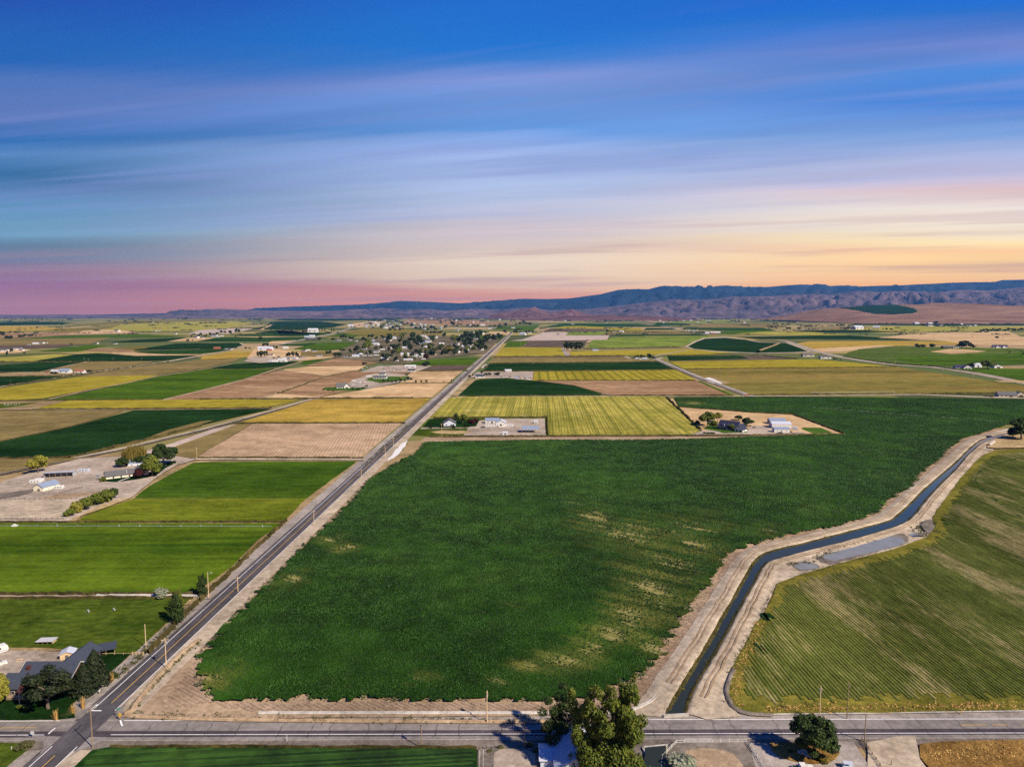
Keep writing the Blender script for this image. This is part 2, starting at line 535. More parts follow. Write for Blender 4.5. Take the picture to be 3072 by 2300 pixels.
M['yellow_rows'] = ground_mat('drilled_yellow_grain', (.25, .20, .018), (.40, .33, .040), s1=0.010, s2=0.22, stretch=(4, 1), rot=ROAD_ANG, rows=(17.0,), rowamt=.75, rowcol=(.10, .10, .012), bump=0.5)
M['gold'] = ground_mat('golden_grain', (.28, .185, .026), (.52, .36, .075), s1=0.015, s2=0.3, stretch=(2, 1), bump=0.9, bscale=.35, c3=(.20, .19, .03), c3amt=.7)
M['olive'] = ground_mat('olive_stubble', (.11, .105, .020), (.25, .20, .050), s1=0.006, s2=0.12, stretch=(9, 1), bump=0.4, c3=(.28, .17, .055), c3amt=.7, c3lo=.48, c3hi=.66)
M['olive_brown'] = ground_mat('brown_olive_stubble', (.155, .12, .040), (.28, .21, .085), s1=0.010, s2=0.2, stretch=(5, 1), bump=0.4, c3=(.10, .11, .025), c3amt=.7)
M['brown'] = ground_mat('brown_ploughed', (.21, .115, .055), (.41, .26, .145), s1=0.012, s2=0.25, stretch=(3, 1), bump=0.5, c3=(.46, .34, .21), c3amt=.5)
M['brown_dark'] = ground_mat('dark_ploughed', (.085, .060, .045), (.17, .125, .095), s1=0.02, s2=0.3, stretch=(2, 1), bump=0.4, rot=R(60), rows=(9.0,), rowamt=.3)
M['tan'] = ground_mat('tan_stubble', (.44, .28, .13), (.66, .47, .26), s1=0.012, s2=0.25, stretch=(3, 1), bump=0.5, c3=(.30, .19, .09), c3amt=.5)
M['tan_furrow'] = ground_mat('tan_furrows', (.36, .24, .14), (.54, .38, .24), s1=0.02, s2=0.3, stretch=(2, 1), bump=0.3)
M['pink'] = ground_mat('pinkish_soil', (.40, .31, .25), (.56, .46, .38), s1=0.01, s2=0.15, stretch=(3, 1), bump=0.2)
M['row_crop'] = ground_mat('row_crop', (.068, .090, .016), (.160, .178, .038), s1=0.022, s2=0.5, stretch=(5, 1), rot=R(91.6), bump=0.5, bscale=.9, c3=(.46, .36, .16), c3lo=.48, c3hi=.66, c3amt=.8)
M['row_edge'] = ground_mat('green_headland', (.085, .095, .014), (.24, .20, .035), s1=0.04, s2=0.5, stretch=(2, 1), bump=.6)
M['green_row'] = ground_mat('pivot_crop', (.055, .095, .018), (.125, .165, .030), s1=0.008, s2=0.15, stretch=(5, 1), bump=0.4, c3=(.25, .24, .06), c3amt=.6)
M['village'] = ground_mat('village_ground', (.06, .065, .03), (.24, .185, .12), c3=(.035, .055, .02), s1=0.012, s2=0.06, bump=0, mott=.8)
M['margin'] = ground_mat('weeds_and_shade', (.030, .030, .010), (.12, .095, .035), s1=.05, s2=.6, bump=.5)  # weed colour darkened to hold shade at crop edges and canal banks
M['salt'] = plain('white_salt_crust', (.55, .53, .50), 0.9)
M['wood'] = plain('weathered_wood', (.22, .155, .095), 0.85, var=.25)
M['wood_pale'] = plain('pale_wood', (.52, .38, .22), 0.85, var=.2)
M['wood_dark'] = plain('dark_wood', (.07, .055, .045), 0.85, var=.25)
M['metal'] = plain('galvanised_metal', (.50, .50, .50), 0.45, 0.6)
M['white'] = plain('white_painted', (.54, .53, .50), 0.6, var=.05)
M['cream'] = plain('cream_siding', (.76, .68, .50), 0.7, var=.06)
M['pinkcream'] = plain('pale_pink_siding', (.72, .56, .47), 0.7, var=.06)
M['beige'] = plain('beige_siding', (.42, .37, .29), 0.7, var=.08)
M['brick'] = plain('red_brick', (.070, .022, .016), 0.85, var=.25, scale=5)
M['dark_siding'] = plain('dark_siding', (.055, .045, .042), 0.8, var=.2)
M['bluegrey'] = plain('blue_grey_siding', (.50, .53, .60), 0.7, var=.06)
M['roof_blue'] = plain('dark_slate_shingles', (.034, .042, .060), 0.85, var=.3, scale=2.5)
M['roof_grey'] = plain('grey_shingles', (.090, .088, .088), 0.85, var=.25, scale=2.0)
M['roof_navy'] = plain('navy_shingles', (.018, .020, .048), 0.8, var=.25, scale=2.0)
M['roof_tin'] = plain('pale_blue_tin', (.22, .27, .35), 0.5, 0.2, var=.10, scale=.8)
M['roof_tin_pale'] = plain('pale_tin', (.44, .46, .51), 0.5, 0.1, var=.08, scale=.8)
M['roof_white'] = plain('white_tin', (.47, .465, .45), 0.5, 0.1, var=.06)
M['roof_red'] = plain('red_brown_roof', (.25, .085, .045), 0.7, var=.2)
M['red'] = plain('barn_red', (.30, .045, .03), 0.8, var=.15)
M['glass'] = plain('window_glass', (.03, .035, .045), 0.1, spec=0.6)
M['black'] = plain('black_rubber_and_shade', (.012, .012, .012), 0.8)
M['dark_paint'] = plain('black_car_paint', (.010, .010, .013), 0.2, spec=.5)
M['silver'] = plain('silver_paint', (.30, .34, .40), 0.3, 0.3)
M['yellow_sign'] = plain('yellow_sign_face', (.75, .46, .03), 0.5, var=.03)
M['green_sign'] = plain('green_sign_face', (.02, .22, .14), 0.5, var=.03)
M['red_sign'] = plain('red_sign_face', (.55, .02, .02), 0.5, var=.03)
M['stone'] = plain('pale_stone', (.36, .32, .29), 0.9, var=.25, scale=3)
M['junk'] = plain('rusty_scrap', (.16, .10, .075), 0.8, var=.4, scale=2, c2=(.30, .24, .20))
M['bark'] = plain('bark', (.11, .085, .062), 0.95, var=.3, scale=4)
M['leaf'] = leaf_mat('leaf_green', (.028, .052, .006), (.190, .215, .030))
M['leaf_dark'] = leaf_mat('leaf_dark', (.012, .026, .006), (.055, .085, .018))
M['leaf_far'] = leaf_mat('leaf_far', (.010, .022, .010), (.050, .068, .025))
M['leaf_yellow'] = leaf_mat('leaf_yellow', (.13, .14, .018), (.36, .32, .05))
M['leaf_willow'] = leaf_mat('leaf_willow', (.075, .065, .012), (.27, .21, .045))
M['leaf_red'] = leaf_mat('leaf_red', (.022, .005, .006), (.075, .018, .015))
M['leaf_pale'] = leaf_mat('leaf_pale', (.13, .15, .09), (.38, .40, .28))
M['needle'] = leaf_mat('needle', (.006, .013, .005), (.030, .040, .014), .1)
M['grass_gold'] = leaf_mat('gold_grass', (.30, .17, .04), (.75, .50, .18))
M['weed'] = leaf_mat('weed', (.030, .045, .014), (.14, .13, .045))
M['crop'] = leaf_mat('crop_leaf', (.005, .018, .003), (.032, .084, .011), .15)
_t = NT(M['crop'].node_tree)
_n0 = _t.new('ShaderNodeTexCoord')
_c = M['crop'].node_tree.nodes['Principled BSDF'].inputs['Base Color'].links[0].from_socket
_d = _t.mix(_t.math('MULTIPLY', _t.maprange(_t.noise(_n0.outputs['Object'], .012, 4, .6), .45, .68), .6), _c, (.046, .098, .011, 1))
_e = _t.math('ADD', .55, _t.math('MULTIPLY', _t.maprange(_t.noise(_n0.outputs['Object'], .07, 4, .7), .32, .68), .75))
_d = _t.mix(1.0, _d, _t.comb(_e, _e, _e), 'MULTIPLY')
_t.link(_d, M['crop'].node_tree.nodes['Principled BSDF'].inputs['Base Color'])


def water_mat():
    m = bpy.data.materials.new('still_water')
    m.use_nodes = True
    t = NT(m.node_tree)
    bs = m.node_tree.nodes['Principled BSDF']
    bs.inputs['Base Color'].default_value = (.020, .025, .018, 1)
    bs.inputs['Roughness'].default_value = 0.04
    bs.inputs['Specular IOR Level'].default_value = 0.12
    tcn = t.new('ShaderNodeTexCoord')
    bn = t.new('ShaderNodeBump')
    bn.inputs['Strength'].default_value = 0.05
    bn.inputs['Distance'].default_value = 0.1
    t.link(t.noise(tcn.outputs['Object'], 0.8, 3), bn.inputs['Height'])
    t.link(bn.outputs[0], bs.inputs['Normal'])
    return m


M['water'] = water_mat()
M['sky_toned_water'] = plain('sky_toned_water', (.17, .17, .155), 0.12, spec=.12, var=.12, scale=.15)  # pale grey of the reflected sky is put into this base colour

# ------------------------------------------------------------------ ground, hills
LAYER = [0.0]


def sheet(name, pts, mat, h=None, skirt=True, kind='structure', jitter=0.0, seg=0.0, world=False):
    """a field, road or yard: pts are picture points on the ground"""
    LAYER[0] += 0.004
    z = LAYER[0] if h is None else h + LAYER[0]
    W = [(p[0], p[1]) for p in pts] if world else [(P(*p).x, P(*p).y) for p in pts]
    if seg:
        out = []
        n = len(W)
        for i in range(n):
            a, b = W[i], W[(i + 1) % n]
            L = math.hypot(b[0] - a[0], b[1] - a[1])
            k = max(1, min(400, int(L / seg)))
            nx, ny = -(b[1] - a[1]) / max(L, 1e-6), (b[0] - a[0]) / max(L, 1e-6)
            for j in range(k):
                t = j / k
                o = rnd.uniform(-jitter, jitter) if j else 0
                out.append((a[0] + (b[0] - a[0]) * t + nx * o, a[1] + (b[1] - a[1]) * t + ny * o))
        W = out
    ar = sum(W[i][0] * W[(i + 1) % len(W)][1] - W[(i + 1) % len(W)][0] * W[i][1] for i in range(len(W)))
    if ar < 0:
        W = W[::-1]
    n = len(W)
    V = [(x, y, z) for x, y in W]
    F = [tuple(range(n))]
    if h is not None and skirt:
        V += [(x, y, 0.0) for x, y in W]
        F += [(i, i + n, (i + 1) % n + n, (i + 1) % n) for i in range(n)]
    me = bpy.data.meshes.new(name)
    me.from_pydata(V, [], F)
    me.update()
    return link_mesh(name, me, mat, None, kind)


def strip(name, pts, w, mat, kind='structure', z=None, world=False, off=0.0):
    """a ribbon of constant real width w along picture points"""
    LAYER[0] += 0.004
    zz = LAYER[0] if z is None else z
    W = [Vector((p[0], p[1])) for p in pts] if world else [P(*p).xy for p in pts]
    V, F = [], []
    for i, p in enumerate(W):
        d = (W[min(i + 1, len(W) - 1)] - W[max(i - 1, 0)]).normalized()
        nrm = Vector((d.y, -d.x))
        wi = w[i] if isinstance(w, (list, tuple)) else w
        V += [(*(p + nrm * (off - wi / 2)), zz), (*(p + nrm * (off + wi / 2)), zz)]
    F = [(2 * i, 2 * i + 1, 2 * i + 3, 2 * i + 2) for i in range(len(W) - 1)]
    me = bpy.data.meshes.new(name)
    me.from_pydata(V, [], F)
    me.update()
    return link_mesh(name, me, mat, None, kind)


def smooth_path(pts, n=6):
    """Catmull-Rom through picture points, on the ground"""
    W = [P(*p).xy for p in pts]
    out = []
    for i in range(len(W) - 1):
        p0, p1, p2, p3 = W[max(i - 1, 0)], W[i], W[i + 1], W[min(i + 2, len(W) - 1)]
        for j in range(n):
            t = j / n
            out.append(0.5 * ((2 * p1) + (p2 - p0) * t + (2 * p0 - 5 * p1 + 4 * p2 - p3) * t * t + (3 * p1 - p0 - 3 * p2 + p3) * t ** 3))
    out.append(W[-1])
    return out


def bank(name, path, side, prof, mat, wob=.25, taper=0):
    """an earth bank along a path: prof is a list of (distance out from the path, height)"""
    V, F = [], []
    k = len(prof)
    for i, p in enumerate(path):
        d = (path[min(i + 1, len(path) - 1)] - path[max(i - 1, 0)]).normalized()
        nrm = Vector((d.y, -d.x)) * side
        tp = min(1, i / taper) if taper else 1
        for o, z in prof:
            q_ = p + nrm * (o + rnd.uniform(-wob, wob))
            V.append((q_.x, q_.y, LAYER[0] + z * tp + rnd.uniform(-.06, .06) * (1 if wob > .1 else .2) * tp + (.004 if tp == 0 else 0)))
    for i in range(len(path) - 1):
        for j in range(k - 1):
            a = i * k + j
            f = (a, a + 1, a + k + 1, a + k)
            F.append(f if side < 0 else f[::-1])
    me = bpy.data.meshes.new(name)
    me.from_pydata(V, [], F)
    me.polygons.foreach_set('use_smooth', [True] * len(F))
    me.update()
    return link_mesh(name, me, mat, None, 'structure')


def ridged(name, pts, mat, ang, spacing, h, base=0.04, segl=12.0, ragged=0.0, world=False, kind='structure', fill=0.75):
    """a field of real ridges (crop rows or furrows) running along ang, clipped to the outline"""
    W = np.array([(p[0], p[1]) for p in pts] if world else [tuple(P(*p).xy) for p in pts])
    ca, sa = math.cos(ang), math.sin(ang)
    U = W[:, 0] * ca + W[:, 1] * sa
    T = -W[:, 0] * sa + W[:, 1] * ca
    V, F = [], []
    v = T.min() + spacing / 2
    n = len(U)
    while v < T.max():
        xs = []
        for i in range(n):
            t0, t1 = T[i], T[(i + 1) % n]
            if (t0 > v) != (t1 > v):
                xs.append(U[i] + (v - t0) / (t1 - t0) * (U[(i + 1) % n] - U[i]))
        xs.sort()
        for a, b in zip(xs[::2], xs[1::2]):
            a += rnd.uniform(0, ragged)
            b -= rnd.uniform(0, ragged)
            if b - a < 1:
                continue
            k = max(1, int((b - a) / segl))
            half = spacing / 2 * fill
            b0 = len(V)
            for j in range(k + 1):
                u = a + (b - a) * j / k
                dv = rnd.uniform(-.06, .06) * spacing
                hh = h * rnd.uniform(.75, 1.15)
                for w_, z in ((-half, base), (-half * .45, base + hh), (half * .45, base + hh), (half, base)):
                    vv = v + w_ + dv
                    V.append((u * ca - vv * sa, u * sa + vv * ca, z))
            for j in range(k):
                for c in range(3):
                    i0 = b0 + j * 4 + c
                    F.append((i0, i0 + 4, i0 + 5, i0 + 1))
        v += spacing
    if not F:
        return None
    return link_mesh(name, npmesh(name, V, F[:]), mat, None, kind)


def terrain(name, skyline, D, depth, mat, rough=0.25, nx=260, ny=40, seed=3, back=1500.0, power=1.0, spurs=3.0, fx=1 / 1800.0, base=-2.0):
    """a range of hills: crest at distance D matching the skyline (picture points), falling towards the camera over depth metres"""
    px = np.array([s[0] for s in skyline], float)
    py = np.array([s[1] for s in skyline], float)
    u = np.linspace(px[0], px[-1], nx)
    rows = np.interp(u, px, py)
    dirs = [ray(a, b) for a, b in zip(u, rows)]
    crest_x = np.array([d.x / d.y * D for d in dirs])
    crest_z = np.array([CAM_H + d.z / d.y * D for d in dirs])
    V = np.zeros((ny, nx, 3))
    for j in range(ny):
        t = j / (ny - 3)
        if t <= 1:
            y = D - depth * (1 - t)
            prof = t ** power
        else:
            y = D + back * (j - (ny - 3)) / 2
            prof = 1 - 0.6 * (j - (ny - 3)) / 2
        n = fbm(crest_x * fx + 11, np.full(nx, y * fx * 0.7), seed, 5)
        ridge = 1 - np.abs(2 * fbm(crest_x * fx * spurs, np.full(nx, y * fx * 1.2), seed + 5, 4) - 1) * 1.6
        tt = min(t, 1)
        w = 4 * tt * (1 - tt)
        z = crest_z * (prof + rough * w * (0.9 * (ridge - 0.55) + 0.9 * (n - 0.5)))
        if t < 1:
            z = np.minimum(z, crest_z * 0.985)
        V[j, :, 0] = crest_x * (1 if t >= 1 else 1)
        V[j, :, 1] = y
        V[j, :, 2] = np.maximum(z, base) if t > 0 else base
    I = np.arange(ny * nx).reshape(ny, nx)
    F = np.stack([I[:-1, :-1], I[:-1, 1:], I[1:, 1:], I[1:, :-1]], -1).reshape(-1, 4)
    return link_mesh(name, npmesh(name, V.reshape(-1, 3), F, smooth=True), mat, None, 'structure')


me = bpy.data.meshes.new('ground')
G = 33000.0
me.from_pydata([(-G, -2500, 0), (G, -2500, 0), (G, 33500, 0), (-G, 33500, 0)], [], [(0, 1, 2, 3)])
link_mesh('ground', me, M['plain'], None, 'structure')

M['mountain'] = ground_mat('haze_blue_mountain', (.006, .016, .028), (.026, .040, .058), c3=(.16, .10, .09), s1=0.00035, s2=0.0022, bump=0, c3lo=.56, c3hi=.70, c3amt=.35)  # blue of the distance haze is mixed into the sage colour
M['foothill'] = ground_mat('dry_foothill', (.055, .048, .066), (.20, .128, .135), c3=(.022, .026, .045), s1=0.0006, s2=0.004, stretch=(2.5, 1), bump=0, c3lo=.50, c3hi=.64, c3amt=.75)
M['pinkhill'] = ground_mat('pink_dry_hill', (.10, .050, .048), (.20, .10, .09), c3=(.10, .06, .06), s1=0.001, s2=0.006, stretch=(2, 1), bump=0, c3lo=.54, c3hi=.68, c3amt=.6)
M['brownhill'] = ground_mat('dry_brown_hill', (.17, .085, .055), (.32, .19, .12), c3=(.36, .24, .15), s1=0.0015, s2=0.01, stretch=(4, 1), bump=0, c3amt=.6)

SKY_M = [(-900, 946), (300, 944), (780, 935), (805, 928), (850, 921), (972, 917), (1100, 913), (1222, 903), (1300, 906), (1389, 910), (1480, 903), (1569, 896), (1640, 897), (1708, 895), (1760, 888), (1800, 883),
         (1857, 869), (1900, 867), (1944, 868), (1970, 861), (1990, 857), (2010, 858), (2030, 863), (2059, 859), (2090, 860), (2122, 863), (2150, 858), (2179, 856), (2215, 860), (2260, 862), (2300, 861), (2346, 857), (2404, 853), (2430, 855), (2461, 860),
         (2524, 856), (2560, 860), (2634, 857), (2700, 856), (2749, 853), (2800, 851), (2852, 848), (2938, 846), (2970, 849), (3007, 840), (3072, 839), (3200, 846), (3500, 842), (4200, 860)]
terrain('mountain_range', SKY_M, 30500, 7500, M['mountain'], rough=.55, seed=3, nx=560, ny=56, power=.9, spurs=3.0, fx=1 / 1100.0)
SKY_F = [(-1200, 948), (-300, 944), (0, 950), (60, 947), (110, 945), (200, 943), (300, 945), (420, 948), (600, 940), (625, 929), (660, 926), (700, 928), (760, 930), (820, 932), (960, 933), (1100, 927), (1150, 924), (1210, 929), (1290, 927), (1340, 933), (1420, 926), (1500, 928), (1570, 923), (1640, 930),
         (1750, 928), (1850, 918), (1950, 905), (2020, 896), (2100, 901), (2200, 890), (2300, 889), (2400, 880), (2480, 884), (2570, 872), (2650, 876), (2720, 871), (2800, 880), (2880, 869), (2960, 872), (3072, 862), (3300, 868), (3900, 880)]
terrain('foothills', SKY_F, 21500, 5500, M['foothill'], rough=.70, seed=9, nx=620, ny=60, power=1.25, spurs=3.6, fx=1 / 650.0)
SKY_B = [(1470, 945), (1500, 938), (1540, 934), (1580, 926), (1604, 920), (1625, 931), (1645, 939), (1672, 937), (1700, 930), (1716, 926), (1730, 932), (1755, 941), (1790, 946)]
terrain('butte_hills', SKY_B, 15500, 1500, M['pinkhill'], rough=.35, seed=21, nx=120, ny=20, power=1.0, spurs=2.0, fx=1 / 500.0, back=900)
SKY_H = [(2300, 958), (2345, 949), (2390, 940), (2432, 931), (2480, 926), (2540, 921), (2620, 915), (2700, 914), (2760, 913), (2800, 908), (2850, 909), (2920, 911), (3000, 915), (3072, 918), (3250, 921), (3600, 935), (3900, 958)]
terrain('brown_hill', SKY_H, 11500, 3200, M['brownhill'], rough=.10, seed=31, nx=200, ny=30, power=.8, spurs=1.5, fx=1 / 1500.0, back=900)
SKY_P = [(1560, 958), (1640, 951), (1700, 948), (1800, 946), (1900, 947), (2000, 950), (2080, 957)]
terrain('red_rise', SKY_P, 12500, 900, M['pinkhill'], rough=.05, seed=33, nx=60, ny=12, fx=1 / 900.0, back=500)

# air: pale blue distance haze
hm = bpy.data.materials.new('air_haze')
hm.use_nodes = True
for n in list(hm.node_tree.nodes):
    if n.type != 'OUTPUT_MATERIAL':
        hm.node_tree.nodes.remove(n)
pv = hm.node_tree.nodes.new('ShaderNodeVolumePrincipled')
pv.inputs['Color'].default_value = (.13, .40, .95, 1)
pv.inputs['Density'].default_value = HAZE_D
pv.inputs['Anisotropy'].default_value = 0.0
hm.node_tree.links.new(pv.outputs[0], hm.node_tree.nodes['Material Output'].inputs['Volume'])
_b = MB()
_b.box(-34500, 34500, -2700, 34800, -3.5, 1800)
hz = _b.build('haze', hm, None, kind='stuff')
hz.display_type = 'WIRE'

# ------------------------------------------------------------------ near ground: verges, roads, soil, crops
def road_x(py):          # picture x of the long road's centre line
    return 116 + (2300 - py) * (1535 - 116) / (2300 - 998)


RD = (ROAD_B - ROAD_A).normalized().xy
RN = Vector((RD.y, -RD.x))      # to the right of the long road
XA, XB = P(0, 2190.6), P(3072, 2181.5)
XD = (XB - XA).normalized().xy
XN = Vector((XD.y, -XD.x))      # towards the camera

# base of the foreground
sheet('verge_ground', [(-2600, 2600), (-1500, 2180), (-1200, 1370), (3600, 1340), (5200, 2180), (5600, 2600)], M['tan_grass'])
sheet('field_soil', [(395, 2150), (520, 2010), (700, 1830), (960, 1585), (1130, 1425), (1275, 1312), (1650, 1310), (2050, 1308), (2100, 1300), (3072, 1285), (2990, 1310), (2880, 1372), (2760, 1490), (2690, 1560), (2450, 1625), (2260, 1675), (2150, 1800), (2060, 1960), (1960, 2105), (1890, 2146), (1200, 2150)], M['soil'], seg=20, jitter=.8)
# verges of the roads
p_far = P(1640, 958).xy
A0 = ROAD_A.xy - RD * 260
strip('road_verge', [tuple(A0 + RN * 1.2), tuple(ROAD_B.xy + RN * 1.2)], 21.0, M['gravel_dark'], world=True)
strip('road_verge', [tuple(A0 - RN * 7.5), tuple(ROAD_B.xy - RN * 7.5)], 6.0, M['gravel'], world=True)
strip('road_verge', [tuple(A0 + RN * 8.2), tuple(ROAD_B.xy + RN * 8.2)], 7.0, M['dirt'], world=True)
XA2, XB2 = XA.xy - XD * 500, XB.xy + XD * 500
strip('road_verge', [tuple(XA2 + XN * 0.3), tuple(XB2 + XN * .3)], 17.5, M['gravel'], world=True)
strip('road_verge', [tuple(XA2 + XN * 7.2), tuple(XB2 + XN * 7.2)], 4.2, M['gravel_dark'], world=True)
# carriageways
strip('road', [tuple(A0), tuple(ROAD_B.xy)], 8.6, M['asphalt'], world=True)
ISEC = P(255, 2182).xy
strip('road', [tuple(XA2), tuple(XB2)], 9.4, M['asphalt_x'], world=True)
strip('road', [tuple(XA2 + XN * 1.9), tuple(XB2 + XN * 1.9)], 3.0, M['asphalt_dark'], world=True)
strip('road', [tuple(XA2 + XN * 2.75), tuple(XB2 + XN * 2.75)], .8, M['asphalt_dark'], world=True)
# the two roads where they cross
strip('road', [tuple(ISEC - RD * 11), tuple(ISEC + RD * 11)], 8.4, M['asphalt'], world=True)
for sx_, sy_ in ((1, 1), (1, -1), (-1, 1), (-1, -1)):
    c = ISEC
    a = c + RN * (4.2 * sx_) + RD * (17 * sy_)
    k = c + RN * (4.2 * sx_) - XN * (4.4 * sy_)
    b = c + RN * (16 * sx_) - XN * (4.4 * sy_)
    pts = [tuple(k)] + [tuple((1 - t) ** 2 * a + 2 * t * (1 - t) * k + t * t * b) for t in (0, .2, .4, .6, .8, 1)]
    sheet('road', pts, M['asphalt_x'], world=True)

t_is = (ISEC - A0).dot(RD)


def mark(name, a, b, off, w, mat, d, n):
    strip(name, [tuple(a + n * off), tuple(b + n * off)], w, mat, world=True)


for off in (-3.55, 3.55):
    mark('road_line', ISEC + RD * 9, ROAD_B.xy, off, .22, M['white_paint'], RD, RN)
    mark('road_line', A0, ISEC - RD * 9, off, .22, M['white_paint'], RD, RN)
    mark('road_line', ISEC + XD * 9.5, XB2, off, .24, M['white_paint'], XD, XN)
    mark('road_line', XA2, ISEC - XD * 9.5, off, .24, M['white_paint'], XD, XN)
for off in (0.0,):
    mark('road_line', ISEC + RD * 13, ROAD_B.xy, off, .17, M['yellow_paint'], RD, RN)
    mark('road_line', A0, ISEC - RD * 13, off, .17, M['yellow_paint'], RD, RN)
    mark('road_line', XA2, ISEC - XD * 14, off, .17, M['yellow_paint'], XD, XN)
c0 = ISEC + XD * 13
for k in range(70):
    a = c0 + XD * (k * 9.0)
    if k < 27:
        continue
    mark('road_line', a, a + XD * (5.0 if k % 3 else 7.5), 0.0, .20, M['yellow_paint'], XD, XN)
# stop lines
mark('stop_line', ISEC + RN * -3.4 + RD * 8.5, ISEC + RN * -.3 + RD * 8.5, 0, .45, M['white_paint'], RN, RD)
mark('stop_line', ISEC + XD * 8.4 - XN * 3.4, ISEC + XD * 10.6 - XN * .4, 0, .45, M['white_paint'], XN, XD)
mark('stop_line', ISEC - XD * 8.4 + XN * 3.4, ISEC - XD * 8.4 + XN * .4, 0, .45, M['white_paint'], XN, XD)
# sealed cracks across the road
_b = MB()
for k in range(46):
    x = -150 + k * 9 + rnd.uniform(-3, 3)
    c = XA.xy + XD * (x - XA.x)
    prev = c - XN * 4.3
    for j in range(6):
        nxt = c + XN * (-4.3 + 8.6 * (j + 1) / 6) + XD * rnd.uniform(-.5, .5)
        d = (nxt - prev).normalized()
        nn = Vector((d.y, -d.x)) * .05
        z = LAYER[0] + .006
        _b.add([(*(prev - nn), z), (*(prev + nn), z), (*(nxt + nn), z), (*(nxt - nn), z)], [(0, 1, 2, 3)])
        prev = nxt
_b.build('road_cracks', M['asphalt_dark'], kind='structure')
LAYER[0] += .008

def ditch(pts, h=.8):  # low berm added so its cast shadow reads as the dark ditch
    W = smooth_path(pts, 8)
    bank('ditch_bank', W, 1, [(-.9, .0), (-.25, .02), (-.05, h), (.25, h * .9), (1.1, .0)], M['soil'], wob=.10)


ditch([(372, 2146), (392, 2136), (400, 2122), (424, 2090), (470, 2036), (530, 1976), (585, 1928), (603, 1924)], .9)
ditch([(1900, 2163), (1500, 2166), (1100, 2164), (700, 2160), (450, 2152), (372, 2146)], .5)

# ---- the big dark green crop field
MAIN = [(1276, 1327), (1600, 1321), (1900, 1321), (2060, 1318), (2272, 1311), (2536, 1304), (2440, 1267), (2379, 1243), (2263, 1238), (2037, 1221), (2022, 1193), (2440, 1191), (3072, 1199), (3500, 1204), (3500, 1256), (3100, 1262), (3024, 1274),
        (2941, 1301), (2883, 1317), (2843, 1348), (2829, 1369), (2807, 1386), (2757, 1422), (2731, 1460), (2655, 1505), (2634, 1536), (2597, 1552), (2503, 1580), (2380, 1602), (2272, 1629), (2220, 1643), (2187, 1660), (2162, 1690), (2140, 1727),
        (2075, 1800), (2053, 1847), (2006, 1905), (1985, 1945), (1949, 1999), (1916, 2031), (1730, 2098), (1600, 2105), (1500, 2102), (1300, 2107), (1190, 2102), (1100, 2092), (1010, 2107), (905, 2093), (870, 2106), (800, 2102), (665, 2101), (600, 2060), (608, 2035),
        (593, 2006), (615, 1959), (651, 1916), (676, 1894), (694, 1854), (738, 1829), (763, 1800), (822, 1742), (872, 1684), (937, 1619), (988, 1575), (1024, 1539), (1075, 1485), (1107, 1442), (1147, 1416), (1216, 1377), (1248, 1362), (1270, 1336)]
BARE = [(1790, 1560, 70, 40, .9), (1900, 1600, 110, 40, .95), (2050, 1585, 130, 30, .8), (1990, 1690, 120, 60, .75), (2090, 1640, 80, 40, .8), (1890, 1850, 60, 50, 1.0), (1830, 1905, 60, 40, .9), (1960, 1780, 80, 60, .8), (1780, 1945, 60, 30, .85), (1690, 1990, 70, 25, .8),
        (1590, 2000, 40, 14, .9), (1260, 2040, 50, 20, .7), (1560, 1810, 60, 20, .5), (1470, 1740, 80, 20, .5), (1000, 1618, 45, 14, .95), (1040, 1645, 40, 12, .95), (880, 1740, 50, 25, .7), (660, 2035, 60, 25, .8), (2450, 1530, 60, 16, .6), (2300, 1590, 60, 25, .6),
        (1720, 1510, 70, 22, .5), (1900, 1540, 60, 15, .6), (2120, 1540, 70, 12, .6), (1960, 1960, 60, 40, .8), (700, 1990, 50, 20, .4), (2080, 1210, 40, 6, .7), (1480, 2050, 80, 25, .3), (1650, 1660, 60, 25, .35), (1800, 1740, 60, 25, .4)]
mw = [tuple(P(*p).xy) for p in MAIN]
bare_w = []
for px, py, rx, ry, a in BARE:
    c, e, f = P(px, py), P(px + rx, py), P(px, py - ry)
    bare_w.append((c.x, c.y, (e - c).length, (f - c).length, a))
ca, sa = math.cos(ROW_MAIN), math.sin(ROW_MAIN)


def thinness(x, y):
    b = np.zeros_like(x)
    for cx, cy, rx, ry, a in bare_w:
        b = np.maximum(b, a * np.exp(-((x - cx) / (rx * 1.9)) ** 2 - ((y - cy) / (ry * 1.9)) ** 2))
    u, v = x * ca + y * sa, -x * sa + y * ca
    st = fbm(u / 34.0, v / 3.0, 25, 3)
    return np.clip(b * (.2 + 1.3 * st) + (fbm(x / 60, y / 60, 28, 3) - .5) * .5, 0, 1)


def bareness(x, y):
    u, v = x * ca + y * sa, -x * sa + y * ca
    b = np.zeros_like(x)
    for cx, cy, rx, ry, a in bare_w:
        b = np.maximum(b, a * np.exp(-((x - cx) / rx) ** 2 - ((y - cy) / ry) ** 2))
    st = fbm(u / 26.0, v / 2.2, 5, 3)
    blot = fbm(x / 22.0, y / 22.0, 9, 4)
    st2 = fbm(u / 9.0, v / 1.1, 15, 2)
    return np.clip((b * (.05 + 1.1 * st + .6 * st2) + (st - 0.5) * 0.35 + (blot - 0.5) * 0.4 - 0.36) * 1.8, 0, 1)


